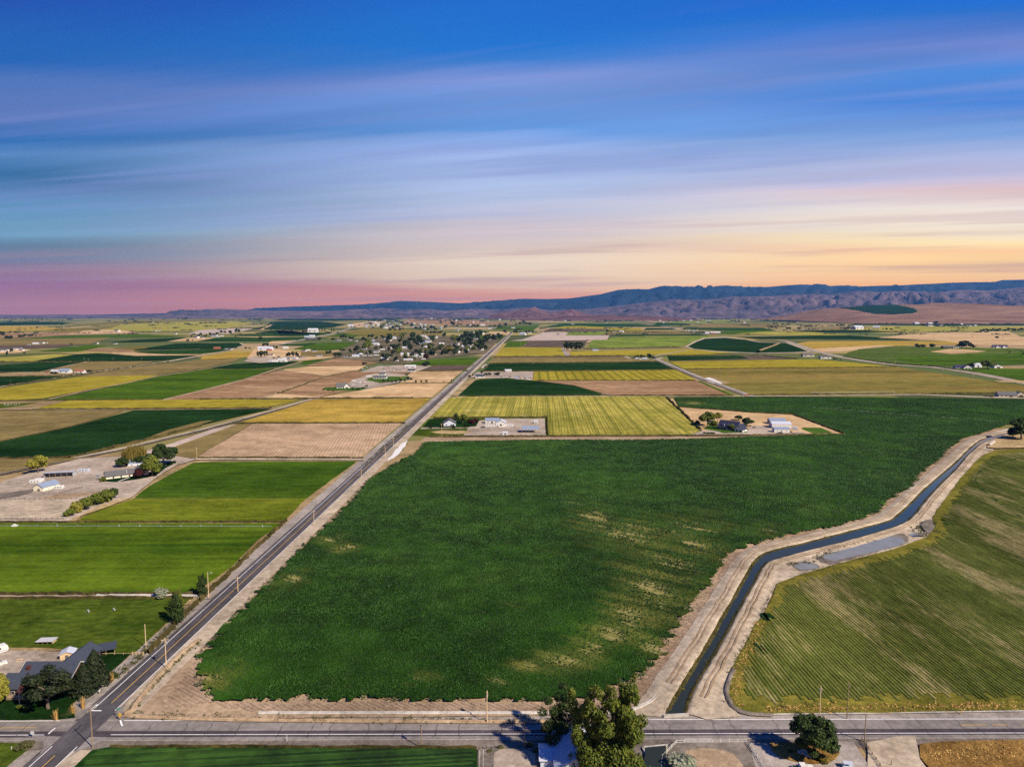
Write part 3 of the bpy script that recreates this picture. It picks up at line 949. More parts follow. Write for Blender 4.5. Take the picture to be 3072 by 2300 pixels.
# canopy: a grid whose vertices carry how bare the ground is
xs_ = np.array([p[0] for p in mw])
ys_ = np.array([p[1] for p in mw])
cell = 2.0
gx, gy = np.arange(xs_.min(), xs_.max(), cell), np.arange(ys_.min(), ys_.max(), cell)
GX, GY = np.meshgrid(gx, gy)
jx = GX + nrng.uniform(-.5, .5, GX.shape) * cell * .5
jy = GY + nrng.uniform(-.5, .5, GX.shape) * cell * .5
cxm, cym = GX[:-1, :-1] + cell / 2, GY[:-1, :-1] + cell / 2
keep = inside(mw, cxm + (vnoise(cxm / 5, cym / 1.3, 3) - .5) * 5, cym + (vnoise(cxm / 1.5, cym / 6, 4) - .5) * 5)
bv = bareness(jx, jy)
hv = (0.45 + .25 * vnoise(jx / 1.7, jy / 1.7, 8)) * (1 - .8 * bv)
I = np.arange(GX.size).reshape(GX.shape)
F = np.stack([I[:-1, :-1], I[:-1, 1:], I[1:, 1:], I[1:, :-1]], -1)[keep]
used = np.unique(F)
remap = np.zeros(GX.size, dtype=np.int64)
remap[used] = np.arange(len(used))
Vc = np.stack([jx.ravel(), jy.ravel(), (hv + LAYER[0]).ravel()], -1)[used]
me = npmesh('crop_canopy', Vc, remap[F], smooth=True)
at = me.color_attributes.new('bare', 'FLOAT_COLOR', 'POINT')
bb = bv.ravel()[used]
at.data.foreach_set('color', np.stack([bb, thinness(Vc[:, 0], Vc[:, 1]), bb, np.ones_like(bb)], -1).astype(np.float32).ravel())
m = ground_mat('crop_canopy', (.004, .015, .003), (.024, .070, .010), s1=0.006, s2=0.9, bump=0.9, bscale=.9, grain=.55, lo=.32, hi=.68)
t = NT(m.node_tree)
bsd = m.node_tree.nodes['Principled BSDF']
old = bsd.inputs['Base Color'].links[0].from_socket
an = t.new('ShaderNodeAttribute', attribute_name='bare')
tcn = t.new('ShaderNodeTexCoord')
mp = t.new('ShaderNodeMapping')
mp.inputs['Rotation'].default_value = (0, 0, -ROW_MAIN)
mp2 = t.new('ShaderNodeMapping')
mp2.inputs['Scale'].default_value = (.12, 1.1, 1)
t.link(tcn.outputs['Object'], mp.inputs[0])
t.link(mp.outputs[0], mp2.inputs[0])
fine = t.noise(mp2.outputs[0], 1.0, 3, .7)
soilc = t.ramp(fine, [(.3, (.10, .11, .025, 1)), (.52, (.20, .18, .06, 1)), (.75, (.36, .29, .15, 1))])
sr_ = t.new('ShaderNodeSeparateColor')
t.link(an.outputs[0], sr_.inputs[0])
bfac = t.maprange(t.math('ADD', sr_.outputs[0], t.math('MULTIPLY', t.math('SUBTRACT', fine, .5), .9)), .22, .95)
c_ = old
# brighter, yellower growth in broad drifts
big = t.noise(tcn.outputs['Object'], .011, 3, .6)
c_ = t.mix(t.math('MULTIPLY', t.maprange(big, .48, .7), .75), c_, (.034, .105, .008, 1))
sc_ = t.new('ShaderNodeSeparateColor')
t.link(an.outputs[0], sc_.inputs[0])
bfac2 = t.maprange(t.math('ADD', sc_.outputs[1], t.math('MULTIPLY', t.math('SUBTRACT', fine, .5), .8)), .28, 1.0)
c_ = t.mix(t.math('MULTIPLY', bfac2, .8), c_, (.125, .125, .028, 1))
c_ = t.mix(bfac, c_, soilc)
t.link(c_, bsd.inputs['Base Color'])
link_mesh('crop_field', me, m, None, 'structure')

# leafy clumps over the canopy
areas = []
N = 620000
x = nrng.uniform(xs_.min(), xs_.max(), N * 4)
y = nrng.uniform(ys_.min(), ys_.max(), N * 4)
dist = np.hypot(x, y)
pk = np.clip((330.0 / dist) ** 1.6, .10, 1.0)
k = nrng.random(len(x)) < pk
x, y = x[k], y[k]
v_ = -x * sa + y * ca
u_ = x * ca + y * sa
v_ = np.round(v_ / .95) * .95 + nrng.normal(0, .10, len(v_))
x, y = u_ * ca - v_ * sa, u_ * sa + v_ * ca
k = inside(mw, x + (vnoise(x / 3, y / 1.3, 33) - .5) * 6, y + (vnoise(x / 1.5, y / 4, 34) - .5) * 6)
k &= nrng.random(len(x)) > np.maximum(bareness(x, y) * 1.05, (thinness(x, y) - .15) * .75)
x, y = x[k][:330000], y[k][:330000]
n = len(x)
dist = np.hypot(x, y)
r = nrng.uniform(.22, .52, n) * np.clip(dist / 300, .8, 1.9)
h = nrng.uniform(.35, .85, n)
th = nrng.uniform(0, 6.283, n)
ring = []
for j in range(4):
    a = th + j * math.pi / 2 + nrng.uniform(-.4, .4, n)
    rr = r * nrng.uniform(.6, 1.1, n)
    ring.append(np.stack([x + rr * np.cos(a), y + rr * np.sin(a), LAYER[0] + .35 + nrng.uniform(0, .2, n)], -1))
apex = np.stack([x + nrng.normal(0, .15, n), y + nrng.normal(0, .15, n), LAYER[0] + .35 + h], -1)
V = np.stack(ring + [apex], 1).reshape(-1, 3)
b0 = np.arange(n) * 5
F = np.concatenate([np.stack([b0 + j, b0 + (j + 1) % 4, b0 + 4], -1) for j in range(4)])
link_mesh('crop_plants', npmesh('crop_plants', V, F), M['crop'], None, 'stuff')

# furrows left bare along the headlands
HEAD1 = [(600, 2062), (668, 2104), (800, 2104), (870, 2109), (905, 2096), (1010, 2110), (1100, 2096), (1190, 2106), (1500, 2106), (1740, 2102), (1920, 2030), (1990, 1948), (2050, 1855), (2150, 1725), (2190, 1662), (2275, 1632), (2385, 1606), (2600, 1556), (2640, 1540), (2660, 1508), (2735, 1464), (2810, 1388), (2845, 1352), (2890, 1322), (2945, 1306),
         (2965, 1318), (2850, 1395), (2765, 1478), (2680, 1548), (2600, 1574), (2440, 1617), (2260, 1664), (2190, 1712), (2140, 1790), (2075, 1905), (2030, 1990), (1960, 2085), (1880, 2130), (1500, 2138), (1000, 2138), (760, 2136), (640, 2120)]
ridged('furrows', HEAD1, M['furrow'], ROW_MAIN, 1.35, .34, ragged=3.0, segl=10)
HEAD2 = [(470, 2128), (500, 2085), (560, 2010), (640, 1905), (722, 1812), (850, 1690), (985, 1558), (1100, 1440), (1180, 1388), (1216, 1378), (1150, 1414), (1108, 1442), (1076, 1486), (1026, 1540), (990, 1576), (940, 1620), (876, 1684), (826, 1742), (766, 1802), (740, 1830), (696, 1856), (676, 1896), (652, 1918), (614, 1962), (592, 2008), (604, 2062), (640, 2112), (560, 2126)]
ridged('furrows', HEAD2, M['furrow'], ROW_MAIN, 1.35, .30, ragged=2.5, segl=8)
sheet('bare_ground', [(430, 2146), (520, 2120), (640, 2132), (1000, 2141), (1500, 2140), (1880, 2133), (1885, 2144), (1500, 2151), (800, 2156), (470, 2156)], M['soil'], seg=12, jitter=.5)

# white salt crust by the long road
sheet('salt_crust', [(1160, 1384), (1182, 1356), (1206, 1330), (1222, 1322), (1216, 1338), (1205, 1351), (1196, 1363), (1180, 1375)], M['salt'], seg=4, jitter=.6)
sheet('dirt_bank', [(1185, 1376), (1210, 1350), (1225, 1324), (1272, 1322), (1262, 1345), (1242, 1362), (1215, 1376), (1150, 1402)], M['tan_grass'], seg=5, jitter=.6)

# ---- canal, its banks and the ponds
CAN_L = [(1996, 2142), (2042, 2064), (2115, 1945), (2169, 1847), (2198, 1800), (2244, 1715), (2266, 1682), (2296, 1661), (2350, 1645), (2409, 1632), (2547, 1596), (2660, 1566), (2690, 1548), (2730, 1512), (2780, 1462), (2865, 1389), (2905, 1350), (2941, 1321), (2985, 1308), (3030, 1298), (3120, 1286)]
CAN_R = [(2057, 2142), (2072, 2090), (2115, 2013), (2151, 1952), (2209, 1847), (2234, 1800), (2272, 1733), (2287, 1705), (2306, 1687), (2360, 1671), (2420, 1655), (2550, 1622), (2690, 1580), (2738, 1550), (2768, 1514), (2806, 1470), (2872, 1404), (2902, 1368), (2945, 1332), (2990, 1316), (3032, 1305), (3120, 1292)]
CL = smooth_path(CAN_L, 5)
CR = smooth_path(CAN_R, 5)
V, F = [], []
for a, b in zip(CL, CR):
    V += [(a.x, a.y, LAYER[0] + .05), (b.x, b.y, LAYER[0] + .05)]
F = [(2 * i, 2 * i + 1, 2 * i + 3, 2 * i + 2) for i in range(len(CL) - 1)]
me = bpy.data.meshes.new('canal_water')
me.from_pydata(V, [], F)
link_mesh('canal_water', me, M['water'], None, 'structure')


bank('canal_bank', CL, -1, [(0, .0), (.7, .55), (1.4, .75), (2.2, .62), (2.6, .68), (3.3, .60), (4.0, .68), (5.2, .62), (6.3, .6), (7.5, .3), (9, .05)], M['dirt'], taper=4)
bank('canal_bank', CR, 1, [(0, .0), (.7, .6), (1.3, .8), (2.2, .6), (3.0, .66), (4.2, .5), (6.0, .3), (7.5, .05)], M['dirt'], taper=4)
bank('bank_shade_strip', CL, 1, [(-.5, .30), (-.1, .35), (.5, .22), (1.1, .02)], M['margin'], wob=.3, taper=3)  # dark strips imitate the bank's shade along the water
bank('bank_shade_strip', CR, -1, [(-.5, .30), (-.1, .35), (.4, .22), (.9, .02)], M['margin'], wob=.3, taper=3)
sheet('bank_dirt', [(2062, 2140), (2085, 2085), (2150, 1965), (2225, 1840), (2290, 1720), (2320, 1690), (2420, 1662), (2560, 1628), (2700, 1586), (2750, 1555), (2790, 1500), (2880, 1408), (2950, 1336), (2985, 1322), (2981, 1351), (2952, 1363), (2923, 1388), (2887, 1428), (2836, 1497), (2795, 1552), (2806, 1580),
                    (2780, 1612), (2670, 1652), (2525, 1690), (2399, 1726), (2330, 1752), (2300, 1822), (2260, 1880), (2209, 1974), (2180, 2046), (2176, 2089), (2194, 2125), (2225, 2150), (2120, 2160)], M['dirt'], seg=8, jitter=.5)
sheet('bank_dirt', [(1885, 2146), (1965, 2085), (2000, 2140), (1990, 2152)], M['dirt'])
for path, offs in ((CL, (-3.0, -4.6)), (CR, (3.0, 4.6))):
    for o_ in offs:
        pp = []
        for i, p in enumerate(path):
            d = (path[min(i + 1, len(path) - 1)] - path[max(i - 1, 0)]).normalized()
            pp.append(tuple(p + Vector((d.y, -d.x)) * (o_ + .25 * math.sin(i * 1.3))))
        strip('tyre_track', pp[5:], .7, M['soil'], world=True, z=LAYER[0] + .80)
# field ditch lined with concrete beside the bank
DITCH = [(1892, 2132), (1930, 2117), (1962, 2098), (2000, 2049), (2058, 1953), (2116, 1868), (2160, 1797), (2198, 1722), (2222, 1688), (2248, 1668), (2300, 1650), (2450, 1610), (2600, 1572), (2672, 1549), (2740, 1487), (2800, 1427), (2878, 1353), (2945, 1312), (3030, 1287)]
DP = smooth_path(DITCH, 5)
bank('ditch_lining', DP, 1, [(-.7, .05), (-.5, .45), (-.25, .45), (0, .12), (.25, .45), (.5, .45), (.7, .05)], M['concrete'], wob=.03)
D2 = [P(x_, y_).xy for x_, y_ in ((775, 2141), (1000, 2142.5), (1300, 2143), (1600, 2143), (1890, 2141))]
bank('ditch_lining', [D2[0] + (D2[-1] - D2[0]) * (i / 60) for i in range(61)], 1, [(-.6, .05), (-.45, .4), (-.25, .4), (0, .1), (.25, .4), (.45, .4), (.6, .05)], M['concrete'], wob=.03)
for nm, pts in (('pond', [(2462, 1664), (2474, 1656), (2503, 1648), (2597, 1626), (2640, 1615), (2670, 1611), (2700, 1612), (2713, 1620), (2712, 1630), (2690, 1640), (2634, 1652), (2560, 1670), (2503, 1684), (2474, 1677)]),
                ('pond', [(2380, 1699), (2395, 1690), (2417, 1687), (2449, 1695), (2456, 1701), (2441, 1708), (2400, 1710)]),
                ('pond', [(2724, 1605), (2745, 1600), (2768, 1602), (2762, 1609), (2740, 1611)])):
    sheet('pond_margin', [(p[0] + (p[0] - sum(a[0] for a in pts) / len(pts)) * .12, p[1] + (p[1] - sum(a[1] for a in pts) / len(pts)) * .3) for p in pts], M['gravel_dark'], seg=2.5, jitter=.5)
    sheet(nm, pts, M['sky_toned_water'], seg=3, jitter=.35)

# ---- row-crop field to the right
RIGHT = [(2330, 1752), (2399, 1726), (2525, 1690), (2670, 1652), (2780, 1614), (2808, 1582), (2797, 1552), (2836, 1498), (2887, 1429), (2923, 1389), (2952, 1364), (2990, 1352), (3072, 1347), (3700, 1330), (4600, 2110), (3072, 2131), (2300, 2143), (2225, 2140), (2194, 2120), (2178, 2085), (2182, 2046), (2211, 1974), (2262, 1880), (2302, 1822)]
sheet('row_field', RIGHT, M['row_edge'], h=.12, seg=10, jitter=.6)
INNER = [(2350, 1762), (2420, 1735), (2530, 1705), (2680, 1665), (2800, 1624), (2832, 1590), (2818, 1556), (2852, 1504), (2900, 1436), (2935, 1398), (2962, 1372), (3000, 1361), (3072, 1356), (3700, 1339), (4540, 2085), (3072, 2108), (2700, 2112), (2300, 2122), (2240, 2112), (2215, 2085), (2216, 2046), (2240, 1974), (2285, 1880), (2322, 1822)]
ridged('row_field_ridges', INNER, M['row_crop'], R(91.6), 1.3, .24, ragged=6, segl=9, base=.14 + LAYER[0], fill=.92)
# ring track of a pivot wheel in the row field
TR = smooth_path([(3072, 1560), (3000, 1512), (2955, 1478), (2930, 1450), (2928, 1432), (2945, 1412), (2985, 1395), (3040, 1380), (3090, 1370)], 6)
strip('wheel_track', [tuple(p) for p in TR], 1.3, M['green_deep'], world=True, z=.72)
_b = MB()
for (x_, y_, n_) in ((2880, 1510, 9), (2960, 1410, 10), (2850, 1570, 5), (2790, 1650, 4), (2880, 1700, 4), (2920, 1740, 3), (2300, 1850, 5), (2290, 1950, 4)):
    for i in range(n_):
        c = P(x_ + rnd.uniform(-16, 16), y_ + rnd.uniform(-8, 8))
        w_, l_ = rnd.uniform(.5, 1.2), rnd.uniform(1.5, 4)
        _b.add([(c.x - w_, c.y - l_, .70), (c.x + w_, c.y - l_, .70), (c.x + w_ * .7, c.y + l_, .70), (c.x - w_ * .8, c.y + l_, .70)], [(0, 1, 2, 3)])
_b.build('lodged_crop', M['green_deep'], kind='structure')
strip('ditch_lining', [(2316, 2144), (2600, 2141), (3072, 2134), (3600, 2126)], .7, M['concrete'], z=.35)
bank('ditch_bank', smooth_path([(2316, 2148), (2250, 2144), (2205, 2128), (2184, 2100), (2180, 2060), (2200, 2010)], 6), 1, [(-.8, .05), (-.3, .5), (.3, .55), (1.0, .05)], M['gravel_dark'], wob=.2)

# ---- fields left of the long road
def left_edge(py, off=11.0):
    g = P(road_x(py), py).xy - RN * off
    return (g.x, g.y)


def wpts(pts):
    return [tuple(P(*p).xy) if p[0] is not None else left_edge(p[1], p[2]) for p in pts]


sheet('green_field', wpts([(-900, 1571.5), (None, 1571.5, 13), (None, 1620, 15), (None, 1700, 12), (None, 1782, 15), (600, 1784), (-900, 1788)]), M['green_near'], h=.25, world=True, seg=15, jitter=.5)
sheet('green_field', wpts([(230, 1568), (253, 1550), (330, 1522), (401, 1497.5), (None, 1497.5, 16), (None, 1568, 13)]), M['green_light'], h=.2, world=True, seg=12, jitter=.5)
sheet('green_field', wpts([(403, 1495.5), (448, 1460), (520, 1420), (579, 1390), (640, 1386.5), (None, 1385.5, 12), (None, 1495.5, 16)]), M['green_mid'], h=.22, world=True, seg=12, jitter=.5)
strip('dirt_path', [(-600, 1570), (860, 1569.5)], 1.6, M['soil'])
strip('dirt_path', [(401, 1496.5), (940, 1496.5)], .8, M['tan_grass'])
sheet('pasture', wpts([(-900, 1798), (560, 1797), (None, 1800, 13), (None, 1900, 11), (None, 1962, 10), (270, 1963), (150, 1945), (-900, 1930)]), M['pasture'], h=.12, world=True, seg=12, jitter=.5)
sheet('dry_grass', [(240, 1799), (330, 1794), (610, 1798), (596, 1812), (540, 1818), (440, 1813), (330, 1817), (260, 1812)], M['straw'], seg=6, jitter=.8)
sheet('dry_grass', [(-300, 1937), (0, 1929), (70, 1918), (160, 1926), (245, 1937), (255, 1948), (150, 1955), (0, 1950), (-300, 1958)], M['straw'], seg=6, jitter=.8)
sheet('dry_grass', [(187, 1845), (215, 1824), (226, 1822), (212, 1838), (195, 1847)], M['straw'], seg=3, jitter=.4)
strip('dirt_lane', [(-600, 1790), (330, 1788), (600, 1789), (640, 1790)], 5.5, M['lot'])
bank('ditch_lining', [P(290, 1787).xy + (P(610, 1789).xy - P(290, 1787).xy) * (i / 30) for i in range(31)], 1, [(-.8, .05), (-.5, .45), (-.25, .45), (0, .1), (.25, .45), (.5, .45), (.8, .05)], M['concrete'], wob=.04)
sheet('yard', [(-500, 2050), (-300, 1960), (0, 1950), (120, 1955), (290, 1962), (300, 1975), (240, 2000), (60, 2070), (-100, 2100)], M['lot'], seg=6, jitter=.5)
sheet('lawn', wpts([(-500, 2160), (-500, 2085), (20, 2080), (195, 2050), (262, 2010), (300, 1968), (330, 1964), (None, 1964, 11), (None, 2050, 10), (None, 2110, 11), (225, 2152), (170, 2158), (120, 2158)]), M['lawn'], world=True, h=.06, seg=5, jitter=.3)
sheet('ditch_verge', [(-500, 2235), (0, 2230), (75, 2232), (95, 2240), (70, 2262), (40, 2285), (0, 2320), (-500, 2320)], M['pasture'], seg=4, jitter=.5)
sheet('green_field', [(225, 2305), (250, 2280), (275, 2257), (315, 2249), (620, 2250), (1000, 2251), (1428, 2252), (1436, 2330), (1440, 2700), (-200, 2700)], M['green_dark'], h=.35, seg=4, jitter=.4)
ridged('green_field_rows', [(240, 2305), (262, 2282), (285, 2262), (318, 2253), (620, 2254), (1000, 2255), (1424, 2256), (1432, 2330), (1436, 2500), (60, 2500)], M['crop'], R(5), .9, .45, base=.38 + LAYER[0], segl=1.2, ragged=1.0)

# ---- near yards below the cross road
sheet('yard', [(1440, 2700), (1434, 2250), (1480, 2247), (1660, 2245), (1930, 2240), (1990, 2238), (2000, 2700)], M['gravel_dark'], seg=5, jitter=.3)
sheet('yard', [(1478, 2700), (1482, 2262), (1500, 2250), (1570, 2250), (1606, 2262), (1612, 2700)], M['lot'], seg=5, jitter=.4)
sheet('paddock', [(1992, 2700), (1985, 2280), (2029, 2231), (2240, 2229), (2300, 2318), (2330, 2700)], M['gravel_dark'], seg=5, jitter=.2)
sheet('paddock', [(2040, 2300), (2060, 2252), (2150, 2250), (2200, 2262), (2230, 2300), (2180, 2360), (2080, 2360)], M['soil'], seg=4, jitter=.7)
sheet('yard', [(2250, 2231), (2560, 2228), (2600, 2290), (2620, 2700), (2340, 2700)], M['gravel'], seg=6, jitter=.3)
sheet('driveway', [(2600, 2230), (2690, 2212), (2745, 2212), (2752, 2240), (2760, 2280), (2790, 2320), (2850, 2700), (2620, 2700)], M['dirt'], seg=5, jitter=.3)
strip('driveway', [(2518, 2226), (2548, 2290), (2575, 2360)], 5.0, M['gravel'])
sheet('dry_grass', [(2758, 2236), (2800, 2231), (2900, 2226), (3072, 2222), (3600, 2214), (3800, 2700), (2860, 2700), (2790, 2310), (2760, 2275)], M['ochre'], h=.12, seg=4, jitter=.5)
ISL = [(2305, 2233), (2318, 2258), (2345, 2278), (2390, 2290), (2440, 2296), (2480, 2292), (2505, 2282), (2519, 2264), (2510, 2244), (2498, 2234), (2400, 2231)]
sheet('tree_island', ISL, M['ochre'], h=.10, seg=3, jitter=.12)

# ------------------------------------------------------------------ the middle distance, field by field
def fld(mat, *pts, h=None, name='field'):
    return sheet(name, wpts(pts), M[mat], h=h, world=True)


# right of the long road
fld('pasture', (None, 1306, -12), (None, 1258, -12), (1420, 1255), (1640, 1254), (1642, 1308), (1300, 1309))
sheet('yard', [(1405, 1284), (1440, 1262), (1500, 1257), (1634, 1256), (1637, 1307), (1390, 1307)], M['lot'])
sheet('lawn', [(1268, 1282), (1290, 1258), (1340, 1255), (1440, 1258), (1428, 1280), (1330, 1284)], M['lawn'])
sheet('driveway', [(1262, 1286), (1266, 1283), (1400, 1283), (1425, 1281), (1425, 1284), (1262, 1288)], M['lot'])
sheet('dry_grass', [(1290, 1296), (1330, 1291), (1390, 1293), (1420, 1298), (1380, 1303), (1310, 1301)], M['straw'])
RG = [(None, 1253, -13), (None, 1193, -13), (1400, 1191), (1985, 1189), (2003, 1196), (2098, 1288), (2085, 1298), (2050, 1302), (1646, 1304), (1643, 1252)]
fld('yellow_green', *RG, h=.1)
ridged('grain_rows', wpts([(None, 1252, -16), (None, 1194, -16), (1985, 1190), (2000, 1197), (2088, 1288), (2045, 1301), (1648, 1303), (1646, 1251)]), M['yellow_green'], ROAD_ANG - R(1.5), 3.1, .22, base=.12 + LAYER[0], segl=25, ragged=4, world=True, fill=.93)
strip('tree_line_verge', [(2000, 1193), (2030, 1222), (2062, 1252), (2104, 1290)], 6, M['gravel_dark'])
strip('dirt_path', [(1300, 1310), (1700, 1308.5), (2060, 1307.5), (2280, 1306.5), (2536, 1303)], 6.5, M['soil'])
sheet('yard', [(2037, 1222), (2263, 1239), (2379, 1244), (2440, 1268), (2534, 1302), (2480, 1303), (2270, 1306), (2095, 1306), (2107, 1292), (2030, 1222), (2010, 1197), (2020, 1197)], M['tan'])
sheet('driveway', [(2060, 1308), (2106, 1294), (2150, 1289), (2240, 1286), (2262, 1277), (2320, 1277), (2345, 1297), (2420, 1296), (2400, 1303), (2270, 1305)], M['lot'])
sheet('lawn', [(2110, 1288), (2125, 1276), (2210, 1283), (2245, 1298), (2170, 1301), (2158, 1296)], M['lawn_bright'])
sheet('lawn', [(2402, 1287), (2412, 1283), (2462, 1284), (2500, 1300), (2440, 1302)], M['lawn_bright'])
strip('irrigation_pipe_line', [(2440, 1224), (2600, 1236), (2800, 1251), (3010, 1267)], 1.2, M['concrete'], z=.9)
strip('dirt_path', [(1350, 1191.5), (1700, 1189), (2200, 1188.5), (2440, 1187.5), (2600, 1185), (2760, 1184), (2900, 1190), (3072, 1195), (3400, 1200)], [7, 6, 9, 9, 9, 10, 18, 12, 10], M['dirt'])
fld('green_deep', (1374, 1189), (1388, 1172), (1426, 1142), (1450, 1137), (1518, 1135), (1570, 1138), (1605, 1143), (1721, 1157), (1790, 1177), (1806, 1182), (1800, 1187))
sheet('dirt_path', [(1354, 1189), (1372, 1189), (1424, 1142), (1442, 1136), (1408, 1136)], M['tan_grass'])
fld('brown', (1612, 1143), (1840, 1142), (2090, 1143), (2190, 1186), (1850, 1187), (1812, 1182), (1790, 1175), (1721, 1156))
sheet('dirt_path', [(1800, 1186), (1812, 1181), (1850, 1187)], M['gravel_dark'])
fld('tan_grass', (1440, 1137), (1452, 1115), (1602, 1115), (1597, 1142), (1518, 1134))
sheet('yard', [(1405, 1134), (1432, 1116), (1600, 1115), (1597, 1141), (1520, 1134)], M['lot'])
YR = [(1603, 1115), (1840, 1112.5), (2031, 1110), (2087, 1139), (1840, 1142.5), (1598, 1142)]
fld('yellow_rows', *YR)
fld('green_deep', (1446, 1113), (1478, 1091), (1840, 1088), (1979, 1085), (2031, 1108), (1840, 1111), (1640, 1113))
sheet('salt_crust', [(1442, 1104), (1452, 1093), (1464, 1093), (1450, 1104)], M['pink'])
fld('olive_brown', (1468, 1090), (1478, 1073), (1840, 1071), (1875, 1069), (1920, 1078), (1974, 1084))
fld('brown_dark', (1478, 1073), (1482, 1070), (1875, 1067), (1876, 1069.5))
fld('yellow', (1484, 1069), (1507, 1043), (1683, 1042), (1695, 1068))
fld('yellow', (1709, 1055), (1760, 1053), (1840, 1052), (2060, 1048), (2205, 1058), (2089, 1065), (1800, 1068), (1713, 1068))
sheet('driveway', [(1696, 1069), (1683, 1043), (1689, 1043), (1712, 1069)], M['gravel'])
fld('green_mid', (1510, 1042), (1527, 1024), (1587, 1023.5), (1562, 1041))
fld('brown_dark', (1563, 1041), (1590, 1023), (1761, 1021), (1752, 1044), (1690, 1042))
fld('pink', (1530, 1023), (1567, 1018), (1631, 997), (1706, 997), (1696, 1006), (1828, 1006), (1822, 1019), (1760, 1020.5))
fld('yg_green', (1697, 1006), (1718, 995), (1816, 994), (1813, 1005))
fld('yg_green', (1764, 1045), (1776, 1020), (1824, 1019), (1832, 1011), (2000, 1010), (2135, 1007), (2089, 1027), (2043, 1039), (1800, 1045))
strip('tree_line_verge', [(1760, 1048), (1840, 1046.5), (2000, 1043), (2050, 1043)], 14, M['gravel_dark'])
CIR = [(2063, 1040), (2088, 1026), (2115, 1016), (2176, 1013), (2230, 1018), (2277, 1027), (2358, 1029), (2400, 1044), (2424, 1054), (2380, 1057), (2263, 1059), (2147, 1053), (2083, 1047)]
sheet('dirt_path', [(p[0] + (p[0] - 2240) * .05, p[1] + (p[1] - 1038) * .10) for p in CIR], M['dirt'])
fld('green_deep', *CIR)
strip('wheel_track', [(2277, 1052), (2320, 1037), (2338, 1029)], 14, M['tan_grass'])
fld('green_deep', (2205, 1011), (2440, 1007), (2539, 1006), (2760, 1019), (2700, 1022), (2432, 1017), (2280, 1018))
strip('dirt_path', [(2176, 1013), (2290, 1024), (2432, 1018.5), (2760, 1020)], 16, M['soil'])
fld('brown_dark', (2002, 1067), (2292, 1068), (2393, 1077), (2008, 1083))
fld('green_deep', (2002, 1068), (2220, 1068), (2250, 1076), (2008, 1082))
fld('yellow', (2008, 1085), (2240, 1081), (2440, 1078), (2560, 1088), (2680, 1100), (2432, 1104), (2200, 1106), (2052, 1107.5))
OLV = [(2060, 1109), (2240, 1107), (2440, 1105), (2692, 1101), (2895, 1132), (3072, 1158), (3400, 1205), (3072, 1193), (2982, 1179), (2681, 1182), (2440, 1184), (2236, 1185), (2101, 1131)]
fld('olive', *OLV)
sheet('salt_crust', [(2107, 1135), (2128, 1133), (2170, 1149), (2162, 1152), (2135, 1151)], M['salt'])
sheet('dirt_bank', [(2128, 1132), (2145, 1132), (2190, 1150), (2172, 1152)], M['tan_grass'])
sheet('dirt_bank', [(2090, 1143), (2102, 1143), (2200, 1186), (2185, 1185)], M['green_mid'])
# canal side track running away between the fields
strip('dirt_track', [(2260, 1190), (2105, 1134), (2042, 1108), (1975, 1080), (1955, 1070), (2060, 1050)], [9, 10, 10, 11, 10, 8], M['gravel'])
strip('ditch_verge', [(2236, 1187), (2090, 1134), (2030, 1109), (1968, 1081)], 5, M['gravel_dark'])
strip('dirt_path', [(1875, 1069), (1890, 1076), (1925, 1079), (1975, 1079), (1985, 1073)], 9, M['lot'])
# the highway curving in from the right
HW = smooth_path([(2330, 1020), (2364, 1025), (2432, 1049), (2527, 1072), (2634, 1089), (2720, 1097), (2808, 1103), (2924, 1120), (3072, 1149), (3300, 1195), (3700, 1290)], 8)
strip('road_verge', [tuple(p) for p in HW], 26, M['dirt'], world=True)
strip('ditch_verge', [tuple(p) for p in HW], 4, M['gravel_dark'], world=True, off=6.5)
strip('road', [tuple(p) for p in HW], 9, M['gravel'], world=True, off=-5)
strip('road', [(2270, 1060), (2440, 1056), (2500, 1056)], 16, M['gravel'])
fld('gold', (2432, 1024), (2692, 1023), (2938, 1026), (2866, 1034), (2687, 1037), (2461, 1055), (2432, 1045), (2390, 1030))
fld('tan', (2440, 1046), (2640, 1036), (2687, 1037), (2520, 1056), (2462, 1056))
fld('tan', (2635, 1013), (2720, 1004), (2808, 998), (3025, 994), (3063, 1010), (3300, 1012), (3300, 1034), (3072, 1037), (2938, 1036), (2808, 1021))
fld('green_row', (2527, 1069), (2545, 1057), (2577, 1048), (2640, 1042), (2687, 1040), (2837, 1041), (3072, 1046), (3500, 1052), (3500, 1098), (3072, 1092), (2866, 1098), (2721, 1096), (2600, 1080))
strip('dirt_path', [(2461, 1057), (2560, 1049), (2640, 1041), (2700, 1037), (2790, 1043)], 9, M['soil'])
fld('green_mid', (2690, 1079), (2700, 1068), (2860, 1066), (3010, 1062), (3072, 1058), (3500, 1060), (3500, 1098), (3072, 1092), (2866, 1098), (2760, 1094))
sheet('yard', [(2790, 1055), (2850, 1047), (2900, 1049), (2960, 1054), (2930, 1058), (2850, 1062)], M['tan'])
for (cx, cy, rx, ry) in ((2960, 1056, 70, 12), (2900, 1060, 170, 24), (3120, 1070, 90, 22)):
    pth = [(cx + rx * math.cos(a), cy + ry * math.sin(a)) for a in np.linspace(-.9, 2.6, 26)]
    strip('wheel_track', pth, 3.5, M['green_deep'])
fld('green_mid', (2830, 1105), (2900, 1104), (3072, 1105), (3400, 1106), (3400, 1190), (3072, 1142), (2924, 1116))
fld('tan_grass', (2980, 1100), (3072, 1097), (3300, 1098), (3300, 1107), (2990, 1106))
fld('straw', (2980, 1143), (3050, 1141), (3072, 1143), (3072, 1149), (3000, 1147))

